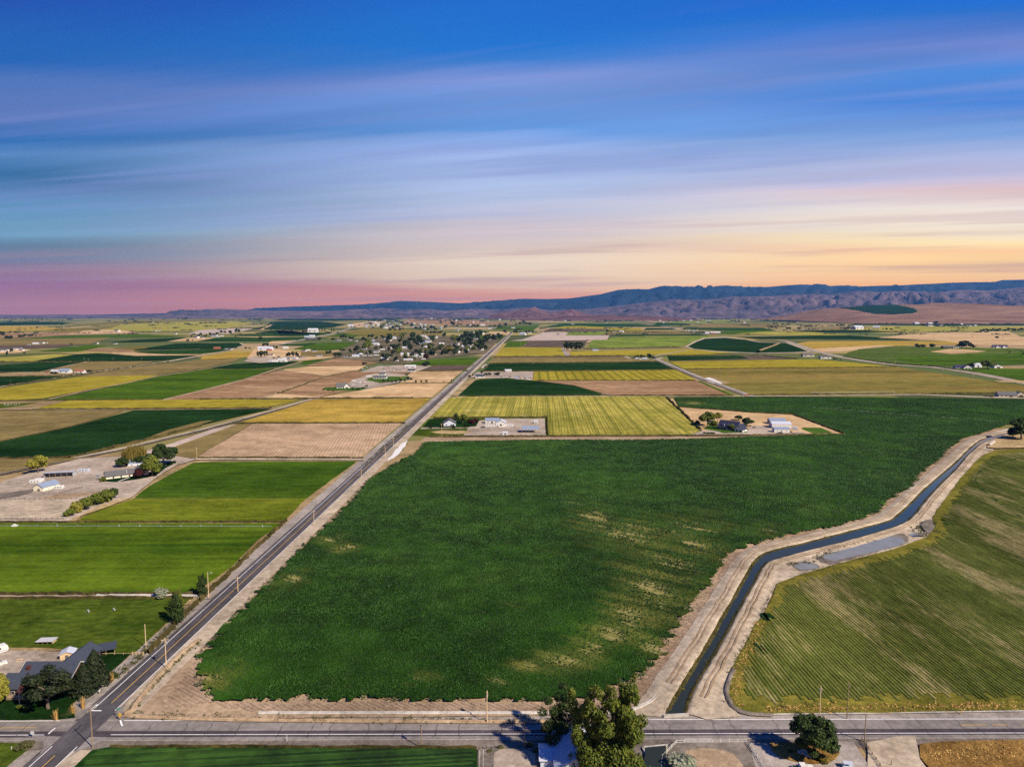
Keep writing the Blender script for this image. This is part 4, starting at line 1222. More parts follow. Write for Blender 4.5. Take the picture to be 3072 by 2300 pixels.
# left of the long road
fld('tan_furrow', (585, 1375), (680, 1320), (757, 1273), (None, 1271.5, 12), (None, 1340, 11), (None, 1374, 12))
ridged('furrows', wpts([(590, 1374), (760, 1274), (None, 1272, 14), (None, 1340, 13), (None, 1373, 14)]), M['tan_furrow'], ROAD_ANG + R(9), 3.0, .16, base=.05 + LAYER[0], segl=30, ragged=2, world=True)
strip('dirt_track', [(450, 1382), (600, 1378.5), (800, 1379), (None or 1095, 1380)], 6.5, M['dirt'])
strip('ditch_verge', [(590, 1375.5), (800, 1375), (1095, 1375.5)], 1.6, M['gravel_dark'])
fld('gold', (716, 1270), (800, 1245), (947, 1198), (None, 1196, 14), (None, 1268, 13))
strip('ditch_verge', [(700, 1271.5), (1220, 1270)], 1.6, M['gravel_dark'])
sheet('field', [(560, 1376), (520, 1370), (470, 1354), (570, 1308), (716, 1273), (755, 1273), (680, 1318), (590, 1374)], M['olive_brown'])
sheet('field', [(380, 1372), (520, 1330), (640, 1288), (716, 1272), (640, 1300), (500, 1350), (440, 1372)], M['pink'])
fld('green_deep', (0, 1328), (200, 1285), (399, 1233), (560, 1230), (814, 1228), (760, 1240), (600, 1277), (490, 1306), (340, 1343), (210, 1373), (0, 1377), (-700, 1378), (-700, 1400), (-900, 1400), (-900, 1330))
sheet('dirt_bank', [(480, 1309), (600, 1276), (640, 1262), (600, 1266), (500, 1292), (455, 1310)], M['olive_brown'])
fld('olive_brown', (-900, 1326), (-700, 1234), (0, 1233.5), (370, 1233.5), (330, 1248), (200, 1283), (0, 1325))
fld('yellow', (98, 1229), (203, 1203), (500, 1200), (905, 1199), (860, 1210), (800, 1223), (600, 1226), (350, 1228))
sheet('field', [(-400, 1230), (-400, 1207), (0, 1206), (130, 1204), (195, 1204), (95, 1230)], M['tan_grass'])
sheet('field', [(-200, 1227), (0, 1213), (110, 1209), (70, 1218), (0, 1226)], M['pasture'])
fld('brown', (492, 1200), (600, 1174), (838, 1111.5), (975, 1129), (900, 1154), (835, 1180), (770, 1198))
fld('tan', (780, 1198), (800, 1188), (840, 1181), (958, 1192), (905, 1198))
fld('brown', (842, 1180), (980, 1130), (1030, 1113), (1240, 1116), (1190, 1131), (1050, 1171), (960, 1192))
fld('tan', (962, 1193), (1060, 1176), (1150, 1160), (1200, 1152), (None, 1150, 14), (None, 1193, 13), (1240, 1195))
fld('tan', (1198, 1150), (1236, 1115), (None, 1114, 14), (None, 1149, 14))
fld('brown_dark', (1263, 1112), (1300, 1097.5), (None, 1097, 14), (None, 1112, 14))
fld('green_mid', (1205, 1095), (1260, 1082), (1340, 1077), (None, 1074, 15), (None, 1096, 14), (1300, 1097))
sheet('yard', [(1080, 1117), (1130, 1100), (1200, 1096), (1296, 1098), (1258, 1113), (1240, 1117)], M['lot'])
sheet('yard', [(1030, 1165), (1060, 1140), (1110, 1124), (1160, 1118), (1215, 1125), (1230, 1140), (1180, 1152), (1090, 1172)], M['lot'])
sheet('lawn', [(965, 1170), (975, 1163), (1010, 1162), (1060, 1164), (1108, 1163), (1085, 1171), (1000, 1174)], M['lawn_bright'])
sheet('lawn', [(1095, 1140), (1110, 1134), (1170, 1130), (1230, 1130), (1215, 1142), (1140, 1150)], M['lawn_bright'])
fld('tan', (855, 1108), (930, 1100), (1100, 1097), (1070, 1113), (980, 1128), (845, 1112))
fld('brown', (918, 1098), (1010, 1075), (1140, 1073.5), (1145, 1088), (1085, 1096))
fld('green_mid', (153, 1201), (289, 1171), (463, 1132), (620, 1108), (720, 1107), (818, 1108), (740, 1136), (600, 1172), (489, 1200))
fld('green_deep', (622, 1107), (695, 1093), (800, 1088), (902, 1085), (850, 1099), (760, 1106))
fld('green_mid', (880, 1086), (905, 1078), (968, 1080), (920, 1094))
fld('yellow', (-900, 1260), (-700, 1204), (-500, 1204), (0, 1165.5), (229, 1132), (350, 1128), (477, 1126.5), (380, 1149), (240, 1175), (130, 1196), (0, 1204), (-300, 1206))
fld('olive_brown', (231, 1131), (340, 1110), (500, 1091), (600, 1080), (722, 1075), (700, 1086), (600, 1107), (477, 1126))
fld('gold', (600, 1079), (610, 1069), (700, 1054), (770, 1058), (730, 1074))
# farm tracks across the left fields
strip('dirt_track', [(-400, 1520), (0, 1421), (145, 1391), (362, 1348), (490, 1317), (600, 1291), (727, 1257), (831, 1228), (905, 1207), (958, 1192)], 5.5, M['dirt'])
strip('ditch_verge', [(0, 1427), (145, 1396), (362, 1352), (490, 1321), (600, 1296), (727, 1262), (831, 1232), (958, 1194)], 3.0, M['gravel_dark'])
strip('dirt_track', [(130, 1203), (240, 1177), (380, 1150), (470, 1130), (600, 1110), (700, 1091)], 5.5, M['soil'])
strip('dirt_track', [(489, 1201), (600, 1174), (740, 1138), (820, 1111), (850, 1101), (905, 1086)], 8, M['soil'])
strip('dirt_track', [(780, 1198), (832, 1180), (900, 1156), (976, 1130), (1065, 1112)], 7, M['soil'])
strip('ditch_verge', [(770, 1200), (1240, 1196.5)], 3, M['gravel_dark'])
strip('dirt_track', [(842, 1111), (910, 1120), (990, 1130)], 6, M['soil'])
strip('dirt_track', [(-300, 1231.5), (98, 1230), (370, 1231), (620, 1228.5), (820, 1226)], 4, M['soil'])
sheet('pasture', [(-700, 1400), (-700, 1380), (0, 1379), (195, 1377), (290, 1372), (145, 1393), (0, 1422), (-500, 1540)], M['olive_brown'])
sheet('yard', [(-600, 1568), (-600, 1530), (-300, 1500), (0, 1450), (150, 1402), (240, 1378), (400, 1371), (530, 1371), (590, 1380), (530, 1398), (462, 1440), (440, 1459), (400, 1492), (330, 1520), (248, 1549), (225, 1568)], M['lot'], seg=10, jitter=.6)
sheet('dry_grass', [(205, 1566), (300, 1520), (345, 1505), (398, 1494), (330, 1521), (250, 1549), (225, 1567)], M['straw'], seg=5, jitter=.5)
sheet('paddock', [(-300, 1510), (0, 1484), (60, 1475), (100, 1470), (98, 1480), (60, 1492), (0, 1500), (-300, 1530)], M['gravel_dark'], seg=5, jitter=.5)
sheet('paddock', [(110, 1500), (180, 1484), (300, 1478), (260, 1492), (200, 1499)], M['soil'], seg=5, jitter=.5)
sheet('paddock', [(-400, 1563), (-400, 1512), (0, 1502), (150, 1501), (230, 1502), (205, 1530), (190, 1560)], M['dirt'], seg=6, jitter=.4)
sheet('lawn', [(300, 1447), (310, 1438), (380, 1432), (432, 1426), (440, 1436), (400, 1443), (350, 1449)], M['lawn'], seg=2, jitter=.2)
sheet('lawn', [(425, 1432), (450, 1420), (490, 1395), (525, 1384), (530, 1390), (495, 1408), (470, 1428), (440, 1436)], M['lawn'], seg=2, jitter=.2)
strip('path', [(355, 1448), (372, 1441), (388, 1435)], 1.5, M['concrete'])

# far left strips
strip('road', [(-500, 1250), (0, 1161), (181, 1131), (400, 1101), (505, 1085), (604, 1067), (682, 1053), (731, 1036), (722, 1030), (600, 1028)], 13, M['dirt'])
fld('green_deep', (-900, 1230), (-500, 1133), (0, 1131.5), (190, 1129), (110, 1143), (0, 1159))
sheet('yard', [(-300, 1131), (0, 1121), (60, 1117), (118, 1116), (200, 1109), (290, 1112), (190, 1128), (0, 1130)], M['tan_grass'])
fld('green_deep', (-300, 1128), (-300, 1096), (0, 1096), (108, 1088), (253, 1086.5), (180, 1102), (118, 1117), (0, 1119))
fld('olive_brown', (255, 1087), (400, 1084.5), (472, 1085), (400, 1098), (190, 1127), (122, 1118))
strip('dirt_path', [(-200, 1118), (118, 1117), (190, 1101), (260, 1086)], 6, M['soil'])
strip('dirt_path', [(-200, 1086), (253, 1085.5), (440, 1084)], 8, M['gravel'])
fld('green_deep', (101, 1084), (170, 1072), (235, 1063), (289, 1060), (322, 1061.5), (400, 1069), (594, 1067), (500, 1080), (430, 1083.5))
fld('tan', (324, 1061), (340, 1057), (400, 1057), (470, 1063), (604, 1064), (590, 1066), (410, 1068))
fld('yellow_green', (-300, 1086), (-300, 1073), (0, 1073), (163, 1063), (222, 1064.5), (100, 1084), (0, 1085.5))
fld('green_deep', (398, 1052), (450, 1042), (527, 1031), (620, 1029), (716, 1029), (729, 1036), (700, 1046), (590, 1047), (480, 1050))
fld('green_dark', (400, 1055), (480, 1051), (590, 1048), (698, 1047), (682, 1053), (599, 1062), (490, 1062), (430, 1059))
strip('dirt_path', [(398, 1053.5), (480, 1050.5), (600, 1047.5)], 9, M['soil'])
fld('green_mid', (117, 1054), (200, 1043), (270, 1035), (320, 1037), (235, 1055))
fld('olive', (330, 1058), (340, 1045), (450, 1037), (420, 1047), (395, 1052))
fld('brown', (250, 1052), (300, 1046), (400, 1050), (395, 1057), (330, 1056))
fld('olive_brown', (-300, 1040), (-300, 1018), (0, 1017), (200, 1015), (330, 1013), (270, 1033), (120, 1038))
fld('brown_dark', (-300, 1045), (-300, 1038), (0, 1037), (200, 1034), (260, 1033), (110, 1046))
fld('tan', (0, 1062), (60, 1058), (100, 1049), (40, 1050), (-200, 1056))
fld('green_mid', (60, 1017), (190, 1008), (400, 1003), (560, 1008), (500, 1012), (330, 1013))
fld('green_deep', (330, 1028), (400, 1020), (560, 1012), (560, 1016), (480, 1026))
fld('tan', (500, 1025), (560, 1014), (650, 1013), (600, 1024))
fld('green_dark', (590, 1024), (650, 1013), (760, 1012), (990, 1013), (880, 1022), (780, 1024))
fld('green_dark', (700, 1007), (760, 1002), (880, 1001), (975, 1000), (950, 1007), (800, 1009))
fld('tan', (700, 1012), (800, 1009), (880, 1010), (800, 1012.5))
fld('brown', (-300, 1012), (-300, 1000), (0, 1000), (200, 998), (400, 994), (420, 1000), (200, 1006), (60, 1014))
fld('tan', (200, 1003), (260, 990), (330, 988), (400, 994), (380, 1001))
fld('pink', (560, 1004), (600, 990), (680, 985), (760, 986), (700, 1000))
fld('yellow_green', (310, 988), (360, 975), (420, 970), (560, 965), (744, 964), (760, 969), (690, 984), (560, 993), (420, 994))
fld('olive', (110, 995), (200, 986), (300, 980), (360, 974), (330, 986), (200, 997))
fld('gold', (-300, 985), (0, 978), (120, 979), (200, 985), (100, 993), (-300, 1000))
fld('olive', (180, 980), (280, 968), (420, 960), (700, 952), (770, 958), (560, 965), (380, 972))
fld('green_deep', (-400, 972), (0, 967), (140, 965), (230, 968), (140, 974), (0, 977))
fld('green_deep', (750, 988), (800, 978), (810, 967), (830, 964), (960, 964), (1040, 973), (1000, 982), (900, 990))
strip('wheel_track', [(782, 990), (815, 974)], 24, M['tan'])
fld('green_deep', (810, 961), (880, 952), (1000, 950), (1180, 955), (1190, 960), (1000, 963))
fld('green_deep', (830, 990), (760, 1000), (960, 999), (980, 1003), (840, 1008))
fld('tan', (1050, 983), (1060, 970), (1120, 964), (1160, 966), (1080, 982))
strip('road', [(840, 1034), (890, 1023), (984, 1005), (1057, 983), (1120, 964)], 24, M['gravel'])
fld('tan', (800, 1032), (815, 1024), (890, 1021), (850, 1031))
fld('green_mid', (880, 1047), (920, 1037), (960, 1029), (1111, 1028), (1053, 1045), (981, 1052))
fld('green_dark', (835, 1037), (860, 1032), (955, 1029), (915, 1038))
fld('green_mid', (980, 1010), (1020, 1001), (1110, 1001), (1060, 1012))
fld('olive', (1030, 1000), (1090, 985), (1200, 986), (1260, 990), (1340, 1004), (1100, 1010))
fld('tan', (740, 1076), (770, 1040), (830, 1048), (900, 1058), (1010, 1065), (1140, 1072), (1000, 1074), (900, 1084))
sheet('yard', [(730, 1085), (760, 1070), (850, 1072), (930, 1070), (900, 1082), (780, 1090)], M['lot'])
fld('olive_brown', (900, 1070), (905, 1052), (985, 1055), (1040, 1066), (960, 1072))
sheet('yard', [(1000, 1074), (1030, 1045), (1100, 1018), (1180, 1008), (1330, 1008), (1500, 1018), (1478, 1040), (1455, 1062), (1300, 1075), (1220, 1092), (1150, 1090)], M['village'])
fld('green_mid', (1350, 1006), (1500, 1008), (1518, 1010), (1505, 1016), (1380, 1014))
fld('tan', (1460, 1003), (1470, 995), (1530, 996), (1525, 1003))
fld('olive_brown', (1200, 1004), (1250, 996), (1330, 996), (1300, 1010))
fld('brown', (1200, 972), (1225, 957), (1290, 954), (1430, 960), (1560, 972), (1430, 976))
fld('green_mid', (1470, 988), (1500, 980), (1620, 976), (1600, 992))
fld('green_dark', (1610, 985), (1690, 970), (1900, 972), (2010, 978), (1980, 980), (1680, 980))
fld('yellow', (1660, 986), (1690, 979), (1740, 978), (1820, 982), (1815, 987))
fld('brown_dark', (1628, 995), (1650, 986), (1820, 987), (1812, 994))
fld('yellow', (1820, 985), (1920, 984), (1930, 992), (1832, 993))
fld('olive_brown', (1800, 1005), (1830, 995), (2010, 992), (2090, 1002))
fld('green_dark', (1835, 1007), (1850, 1003), (2100, 1003), (2130, 1007))
fld('green_deep', (1930, 990), (1940, 984), (2020, 985), (2040, 989))
strip('road', [(2120, 1004), (2060, 994), (1990, 978), (1910, 966), (1860, 955)], 22, M['gravel'])
fld('green_dark', (1960, 977), (1970, 968), (2060, 970), (2075, 976))
fld('yg_green', (2010, 967), (2060, 961), (2200, 962), (2200, 968))
fld('olive_brown', (2090, 982), (2110, 971), (2330, 972), (2370, 982), (2240, 984))
fld('green_dark', (2040, 987), (2060, 983), (2290, 984), (2330, 992), (2170, 992))
fld('yellow_green', (2190, 1001), (2300, 994), (2420, 995), (2560, 1006), (2390, 1007))
fld('green_mid', (2140, 1000), (2200, 992), (2330, 992), (2200, 1002))
fld('green_deep', (2380, 996), (2432, 990), (2660, 992), (2680, 996), (2560, 998))
fld('green_deep', (2540, 975), (2580, 968), (2860, 966), (2960, 972), (3072, 972), (3072, 977), (2760, 976))
fld('yellow_green', (2560, 990), (2620, 979), (2760, 978), (3072, 980), (3200, 990), (2980, 993), (2700, 996))
fld('green_deep', (2950, 968), (3072, 967), (3300, 969), (3300, 974), (3000, 974))
fld('gold', (2980, 966), (3000, 961), (3200, 962), (3200, 967))
fld('olive_brown', (2400, 992), (2420, 982), (2560, 980), (2540, 990))

# ------------------------------------------------------------------ builders: plants
def leafcloud(blobs, n, leaf, seed, hollow=.55, up=.35, aspect=1.0, drop=0.0):
    g = np.random.default_rng(seed)
    B = np.array(blobs, float)                       # x y z rx ry rz
    wgt = (B[:, 3] * B[:, 5]) ** 1.0
    idx = g.choice(len(B), n, p=wgt / wgt.sum())
    d = g.normal(size=(n, 3))
    d /= np.linalg.norm(d, axis=1)[:, None]
    rr = hollow + (1.06 - hollow) * g.random(n) ** .6
    p = B[idx, :3] + d * B[idx, 3:6] * rr[:, None]
    p[:, 2] -= drop * g.random(n)
    nr = d * .8 + g.normal(size=(n, 3)) * .45 + np.array([0, 0, up])
    nr /= np.linalg.norm(nr, axis=1)[:, None]
    a = np.cross(nr, g.normal(size=(n, 3)))
    a /= np.linalg.norm(a, axis=1)[:, None]
    b = np.cross(nr, a)
    s = leaf * g.uniform(.55, 1.3, n)[:, None]
    if drop:
        a = a * .35
        b = np.tile([0, 0, -1.0], (n, 1)) * aspect + g.normal(size=(n, 3)) * .12
    V = np.stack([p + a * s, p + b * s * .8 * aspect, p - a * s, p - b * s * .8 * aspect], 1).reshape(-1, 3)
    V[:, 2] = np.maximum(V[:, 2], .01)
    F = np.arange(n * 4).reshape(n, 4)
    return V, F


def blobs_round(seed, n=15, zc=.60, rz=.34, rx=.34, small=.17):
    g = random.Random(seed)
    out = []
    for i in range(n):
        th, ph = g.uniform(0, 6.283), math.acos(g.uniform(-.8, 1))
        k = g.uniform(.55, 1.0)
        r = small * g.uniform(.75, 1.3)
        out.append((math.sin(ph) * math.cos(th) * rx * k, math.sin(ph) * math.sin(th) * rx * k, zc + math.cos(ph) * (rz - r * .4) * k, r, r, r * g.uniform(.7, 1)))
    return out


def cone_cloud(n, leaf, seed, base=.08):
    g = np.random.default_rng(seed)
    t = g.random(n) ** .75
    z = 1 - t * (1 - base)
    th = g.random(n) * 6.283
    lobes = 1 + .22 * np.sin(th * 5 + z * 40) + .15 * np.sin(th * 9 - z * 23)
    r = .48 * t ** .8 * (.55 + .5 * g.random(n) ** .5) * lobes
    p = np.stack([r * np.cos(th), r * np.sin(th), z - .03 * g.random(n)], -1)
    d = np.stack([np.cos(th), np.sin(th), np.full(n, .5)], -1)
    nr = d + g.normal(size=(n, 3)) * .5
    nr /= np.linalg.norm(nr, axis=1)[:, None]
    a = np.cross(nr, g.normal(size=(n, 3)))
    a /= np.linalg.norm(a, axis=1)[:, None]
    b = np.cross(nr, a)
    s = leaf * g.uniform(.6, 1.3, n)[:, None]
    V = np.stack([p + a * s, p + b * s * .7, p - a * s, p - b * s * .7], 1).reshape(-1, 3)
    return V, np.arange(n * 4).reshape(n, 4)


def column_blobs(seed, n=16):
    g = random.Random(seed)
    out = []
    for i in range(n):
        t = i / (n - 1)
        w = .30 * math.sin(math.pi * min(1, .22 + .80 * t)) ** .8 + .06
        a = g.uniform(0, 6.283)
        out.append((math.cos(a) * .14, math.sin(a) * .14, .10 + .84 * t, w, w, .10))
    return out


CROWN = {}


def crown_mesh(kind, var, mat):
    key = (kind, var, mat)
    if key in CROWN:
        return CROWN[key]
    sd_ = var * 31 + sum(map(ord, kind))
    if kind == 'broad':
        V, F = leafcloud(blobs_round(sd_), 2800, .042, sd_)
    elif kind == 'cotton':
        g_ = random.Random(sd_)
        bl = []
        lead = [(g_.uniform(-.24, .24), g_.uniform(-.24, .24), g_.uniform(.80, .99)) for _ in range(5)]
        for (lx, ly, lt) in lead:
            for j in range(9):
                t_ = .04 + (j / 8) ** 1.0 * (lt - .10)
                sp = .24 * (1 - t_) + .05
                r_ = (.15 * (1 - t_ * .62)) * g_.uniform(.7, 1.2)
                bl.append((lx * (.7 + .5 * t_) + g_.uniform(-sp, sp), ly * (.7 + .5 * t_) + g_.uniform(-sp, sp), t_ + .02, r_, r_, r_ * .75))
        V, F = leafcloud(bl, 19000, .0145, sd_, hollow=.45, up=.5)
    elif kind == 'maple':
        V, F = leafcloud(blobs_round(sd_, 24, .55, .42, .40, .125), 7000, .026, sd_, hollow=.4)
    elif kind == 'poplar':
        V, F = leafcloud(column_blobs(sd_), 2600, .040, sd_, up=.6)
    elif kind == 'conifer':
        V, F = cone_cloud(4200, .035, sd_)
    elif kind == 'pine':
        V, F = leafcloud(blobs_round(sd_, 20, .60, .38, .40, .13), 5200, .026, sd_, hollow=.3)
    elif kind == 'willow':
        V, F = leafcloud([(0, 0, .62, .46, .46, .30), (.2, .1, .6, .25, .25, .25), (-.2, -.1, .64, .25, .25, .25)], 2600, .035, sd_, aspect=3.0, drop=.35)
    elif kind == 'bush':
        V, F = leafcloud(blobs_round(sd_, 12, .50, .42, .36, .22), 1500, .055, sd_)
    elif kind == 'grass':
        g = np.random.default_rng(sd_)
        n = 110
        th, r = g.random(n) * 6.283, .30 * g.random(n) ** .5
        x0, y0 = r * np.cos(th), r * np.sin(th)
        lean = .1 + 1.6 * g.random(n) ** 1.5
        top = np.stack([x0 * (1 + lean), y0 * (1 + lean), g.uniform(.30, 1.0, n) ** .8], -1)
        w_ = .018
        V = np.stack([np.stack([x0 - w_ * np.sin(th), y0 + w_ * np.cos(th), 0 * x0], -1), np.stack([x0 + w_ * np.sin(th), y0 - w_ * np.cos(th), 0 * x0], -1),
                      top + np.stack([.012 * np.sin(th), -.012 * np.cos(th), 0 * x0], -1), top - np.stack([.012 * np.sin(th), -.012 * np.cos(th), 0 * x0], -1)], 1).reshape(-1, 3)
        F = np.arange(n * 4).reshape(n, 4)
    me = npmesh(kind + '_crown', V, F)
    me.materials.append(M[mat])
    CROWN[key] = me
    return me


TRUNK = {}


def trunk_mesh(kind, var):
    key = (kind, var)
    if key in TRUNK:
        return TRUNK[key]
    g = random.Random(var * 7 + len(kind))
    b = MB()
    th_ = {'poplar': .045, 'conifer': .03, 'bush': .02}.get(kind, .035)
    hs = {'conifer': .85, 'poplar': .9, 'bush': .25}.get(kind, .62)
    p = Vector((0, 0, 0))
    k = 5
    pts = [Vector((g.uniform(-.015, .015) * i, g.uniform(-.015, .015) * i, hs * i / k)) for i in range(k + 1)]
    for i in range(k):
        b.tube(pts[i], pts[i + 1], th_ * (1 - .17 * i), th_ * (1 - .17 * (i + 1)), 7, caps=(i == 0))
    if kind not in ('conifer', 'poplar'):
        for i in range(6):
            a = g.uniform(0, 6.283)
            s_ = pts[2 + i % 3]
            b.tube(s_, s_ + Vector((math.cos(a) * .25, math.sin(a) * .25, g.uniform(.14, .28) * hs / .62)), th_ * .45, th_ * .12, 5, caps=False)
    me = b.mesh(kind + '_trunk', True)
    me.materials.append(M['bark'])
    TRUNK[key] = me
    return me


def tree(kind, xc, yb, yt, wpx, label, mat='leaf', cat='tree', group=None, name=None, var=None, h=None):
    g = P(xc, yb)
    h = h or hgt(xc, yb, yt)
    w = wpx * mpp(yb) * (1.18 if kind in ('broad', 'willow', 'bush') else 1.0)
    h *= 1.08 if kind in ('broad', 'willow') else 1.0
    var = rnd.randrange(3) if var is None else var
    o = thing(name or (kind + '_tree'), label, cat, (g.x, g.y, 0), rnd.uniform(0, 6.28), group, (w, w, h))
    c = bpy.data.objects.new('crown' if kind not in ('bush', 'grass') else 'foliage', crown_mesh(kind, var, mat))
    COL.objects.link(c)
    c.parent = o
    if kind != 'grass':
        k = bpy.data.objects.new('trunk' if kind != 'bush' else 'stem', trunk_mesh(kind, var))
        COL.objects.link(k)
        k.parent = o
    return o


FAR = []
for i in range(4):
    V, F = leafcloud(blobs_round(100 + i, 9, .56, .40, .34, .20), 240, .11, 100 + i)
    F2 = F.tolist()
    b = MB()
    b.tube((0, 0, 0), (0, 0, .5), .04, .02, 5)
    nv = len(V)
    V = V.tolist() + [tuple(p) for p in b.v]
    me = bpy.data.meshes.new('far_tree')
    me.from_pydata(V, [], [tuple(f) for f in F2] + [tuple(j + nv for j in f) for f in b.f])
    me.materials.append(M['leaf_far'])
    me.materials.append(M['bark'])
    me.polygons.foreach_set('material_index', [0] * len(F2) + [1] * len(b.f))
    FAR.append(me)
V, F = leafcloud(column_blobs(5), 200, .11, 5)
FARP = npmesh('far_poplar', V, F)
FARP.materials.append(M['leaf_far'])
FAR_ALT = {}
MASS = []


def far_tree(x, yb, hpx, wpx, label, group, name='tree', mat=None, cat='tree', poplar=False):
    g = P(x, yb)
    k = mpp(yb)
    if hpx < 9.5 and group and not poplar and not mat and 'three trees' not in group:
        MASS.append((g.x, g.y, wpx * k, hpx * k))
        return None
    me = FARP if poplar else rnd.choice(FAR)
    if mat:
        key = (me.name, mat)
        if key not in FAR_ALT:
            m2 = me.copy()
            m2.materials[0] = M[mat]
            FAR_ALT[key] = m2
        me = FAR_ALT[key]
    o = bpy.data.objects.new(name, me)
    COL.objects.link(o)
    o.location = (g.x, g.y, 0)
    o.rotation_euler = (0, 0, rnd.uniform(0, 6.28))
    o.scale = (wpx * k, wpx * k, hpx * k)
    return tag(o, label, cat, group)


# ------------------------------------------------------------------ builders: buildings
def gable_meshes(L, W, hw, hr, axis='x', ov=.5, t=.2):
    w, r = MB(), MB()
    if axis == 'x':
        w.prism([(0, 0), (W, 0), (W, hw), (W / 2, hw + hr), (0, hw)], 0, L, 0, 'x')
        span = W
    else:
        w.prism([(0, 0), (L, 0), (L, hw), (L / 2, hw + hr), (0, hw)], 0, W, 0, 'y')
        span = L
    sl = hr / (span / 2)
    e = .004
    for s_ in (0, 1):
        f = (lambda a: a) if s_ == 0 else (lambda a: span - a)
        prof = [(f(-ov), hw - ov * sl + e), (f(span / 2), hw + hr + e), (f(span / 2), hw + hr + t), (f(-ov), hw - ov * sl + t)]
        r.prism(prof, -ov, (L if axis == 'x' else W) + ov, 0, axis)
    return w, r


def opening(face, L, W, u, z, w, h, d=.06):
    """a thin slab on a wall face: u is its centre along the face"""
    b = MB()
    if face == 'f':
        b.box(u - w / 2, u + w / 2, -d, .02, z, z + h)
    elif face == 'b':
        b.box(u - w / 2, u + w / 2, W - .02, W + d, z, z + h)
    elif face == 'l':
        b.box(-d, .02, u - w / 2, u + w / 2, z, z + h)
    else:
        b.box(L - .02, L + d, u - w / 2, u + w / 2, z, z + h)
    return b


def building(name, label, cat, p, yaw, L, W, hw, hr, wall='white', roof='roof_grey', axis='x', ov=.5, wins=(), doors=(), group=None, parent=None, frame='white', loc=None, doormat='roof_grey'):
    """gabled building; p is the front left foot (a point), x along the front, y going back"""
    if parent is None:
        o = thing(name, label, cat, (p[0], p[1], 0), yaw, group)
    else:
        o = parent
    w, r = gable_meshes(L, W, hw, hr, axis, ov)
    off = loc or (0, 0, 0)
    wo = w.build('wall', M[wall], o)
    ro = r.build('roof', M[roof], o)
    wo.location = off
    ro.location = off
    for (face, u, z, ww, hh) in wins:
        f = opening(face, L, W, u, z, ww, hh).build('window', M[frame], o)
        f.location = off
        g = opening(face, L, W, u, z + .12, ww - .24, hh - .24, .10).build('pane', M['glass'], f)
    for (face, u, ww, hh, *mm) in doors:
        f = opening(face, L, W, u, .02, ww, hh, .07).build('door', M[mm[0] if mm else doormat], o)
        f.location = off
    return o


def span(px0, py0, px1, py1):
    a, b = P(px0, py0), P(px1, py1)
    return a, math.atan2(b.y - a.y, b.x - a.x), (b - a).length


FARH = {}


def far_house(x, yb, wpx, label, group, wall='white', roof='roof_grey', yaw=None, name='house', cat='house', asp=.65, hk=1.0):
    """a house too small in the picture to show its parts: one mesh, walls and roof"""
    key = (wall, roof)
    if key not in FARH:
        w, r = gable_meshes(1.0, .65, .22, .16, 'x', .03, .02)
        b = MB()
        b.add(w.v, w.f, 0)
        b.add(r.v, r.f, 1)
        for u in (.22, .74):
            b.box(u - .05, u + .05, -.012, .01, .09, .17, 2)
        me = b.mesh('far_house')
        for mm in (wall, roof, 'glass'):
            me.materials.append(M[mm])
        FARH[key] = me
    g = P(x - wpx / 2, yb)
    k = wpx * mpp(yb)
    o = bpy.data.objects.new(name, FARH[key])
    COL.objects.link(o)
    o.location = (g.x, g.y, 0)
    o.rotation_euler = (0, 0, rnd.uniform(-.5, .5) if yaw is None else yaw)
    o.scale = (k, k * asp / .65, k * hk)
    return tag(o, label, cat, group)


def wing(o, p, L, W, hw, hr, wall, roof, axis='y', wins=(), doors=(), ov=.5, frame='white'):
    d = Vector((p[0] - o.location.x, p[1] - o.location.y))
    a_ = -o.rotation_euler[2]
    building('', '', '', None, 0, L, W, hw, hr, wall, roof, axis, ov, wins, doors, parent=o, loc=(d.x * math.cos(a_) - d.y * math.sin(a_), d.x * math.sin(a_) + d.y * math.cos(a_), .03), frame=frame)


# ------------------------------------------------------------------ builders: poles, fences, vehicles
def utility_pole(x, yb, yt, label, arm=True, transformer=False, lamp=False, mat='wood', group='wooden utility poles', arm_yaw=0.0, r=.17, name='utility_pole'):
    g = P(x, yb)
    h = hgt(x, yb, yt)
    o = thing(name, label, 'utility pole', (g.x, g.y, 0), arm_yaw, group)
    b = MB()
    b.tube((0, 0, 0), (0, 0, h), r, r * .65, 8)
    b.build('pole', M[mat], o)
    if arm:
        b = MB()
        b.box(-1.25, 1.25, -.25, -.13, h - .75, h - .6)
        b.build('crossarm', M[mat], o)
        for u in (-1.1, 0, 1.1):
            b = MB()
            z0 = h - .6 if u else h
            yy = -.19 if u else 0
            b.tube((u, yy, z0), (u, yy, z0 + .28), .06, .04, 6)
            b.build('insulator', M['stone'], o)
    if transformer:
        b = MB()
        b.tube((.45, 0, h - 2.3), (.45, 0, h - 1.2), .28, .28, 10)
        b.build('transformer', M['metal'], o)
    if lamp:
        b = MB()
        b.tube((0, 0, h - .6), (1.6, -.3, h - .1), .05, .04, 6)
        b.build('lamp_arm', M['metal'], o)
        b = MB()
        b.box(1.4, 2.1, -.45, -.15, h - .22, h - .06)
        b.build('lamp_head', M['white'], o)
    return o


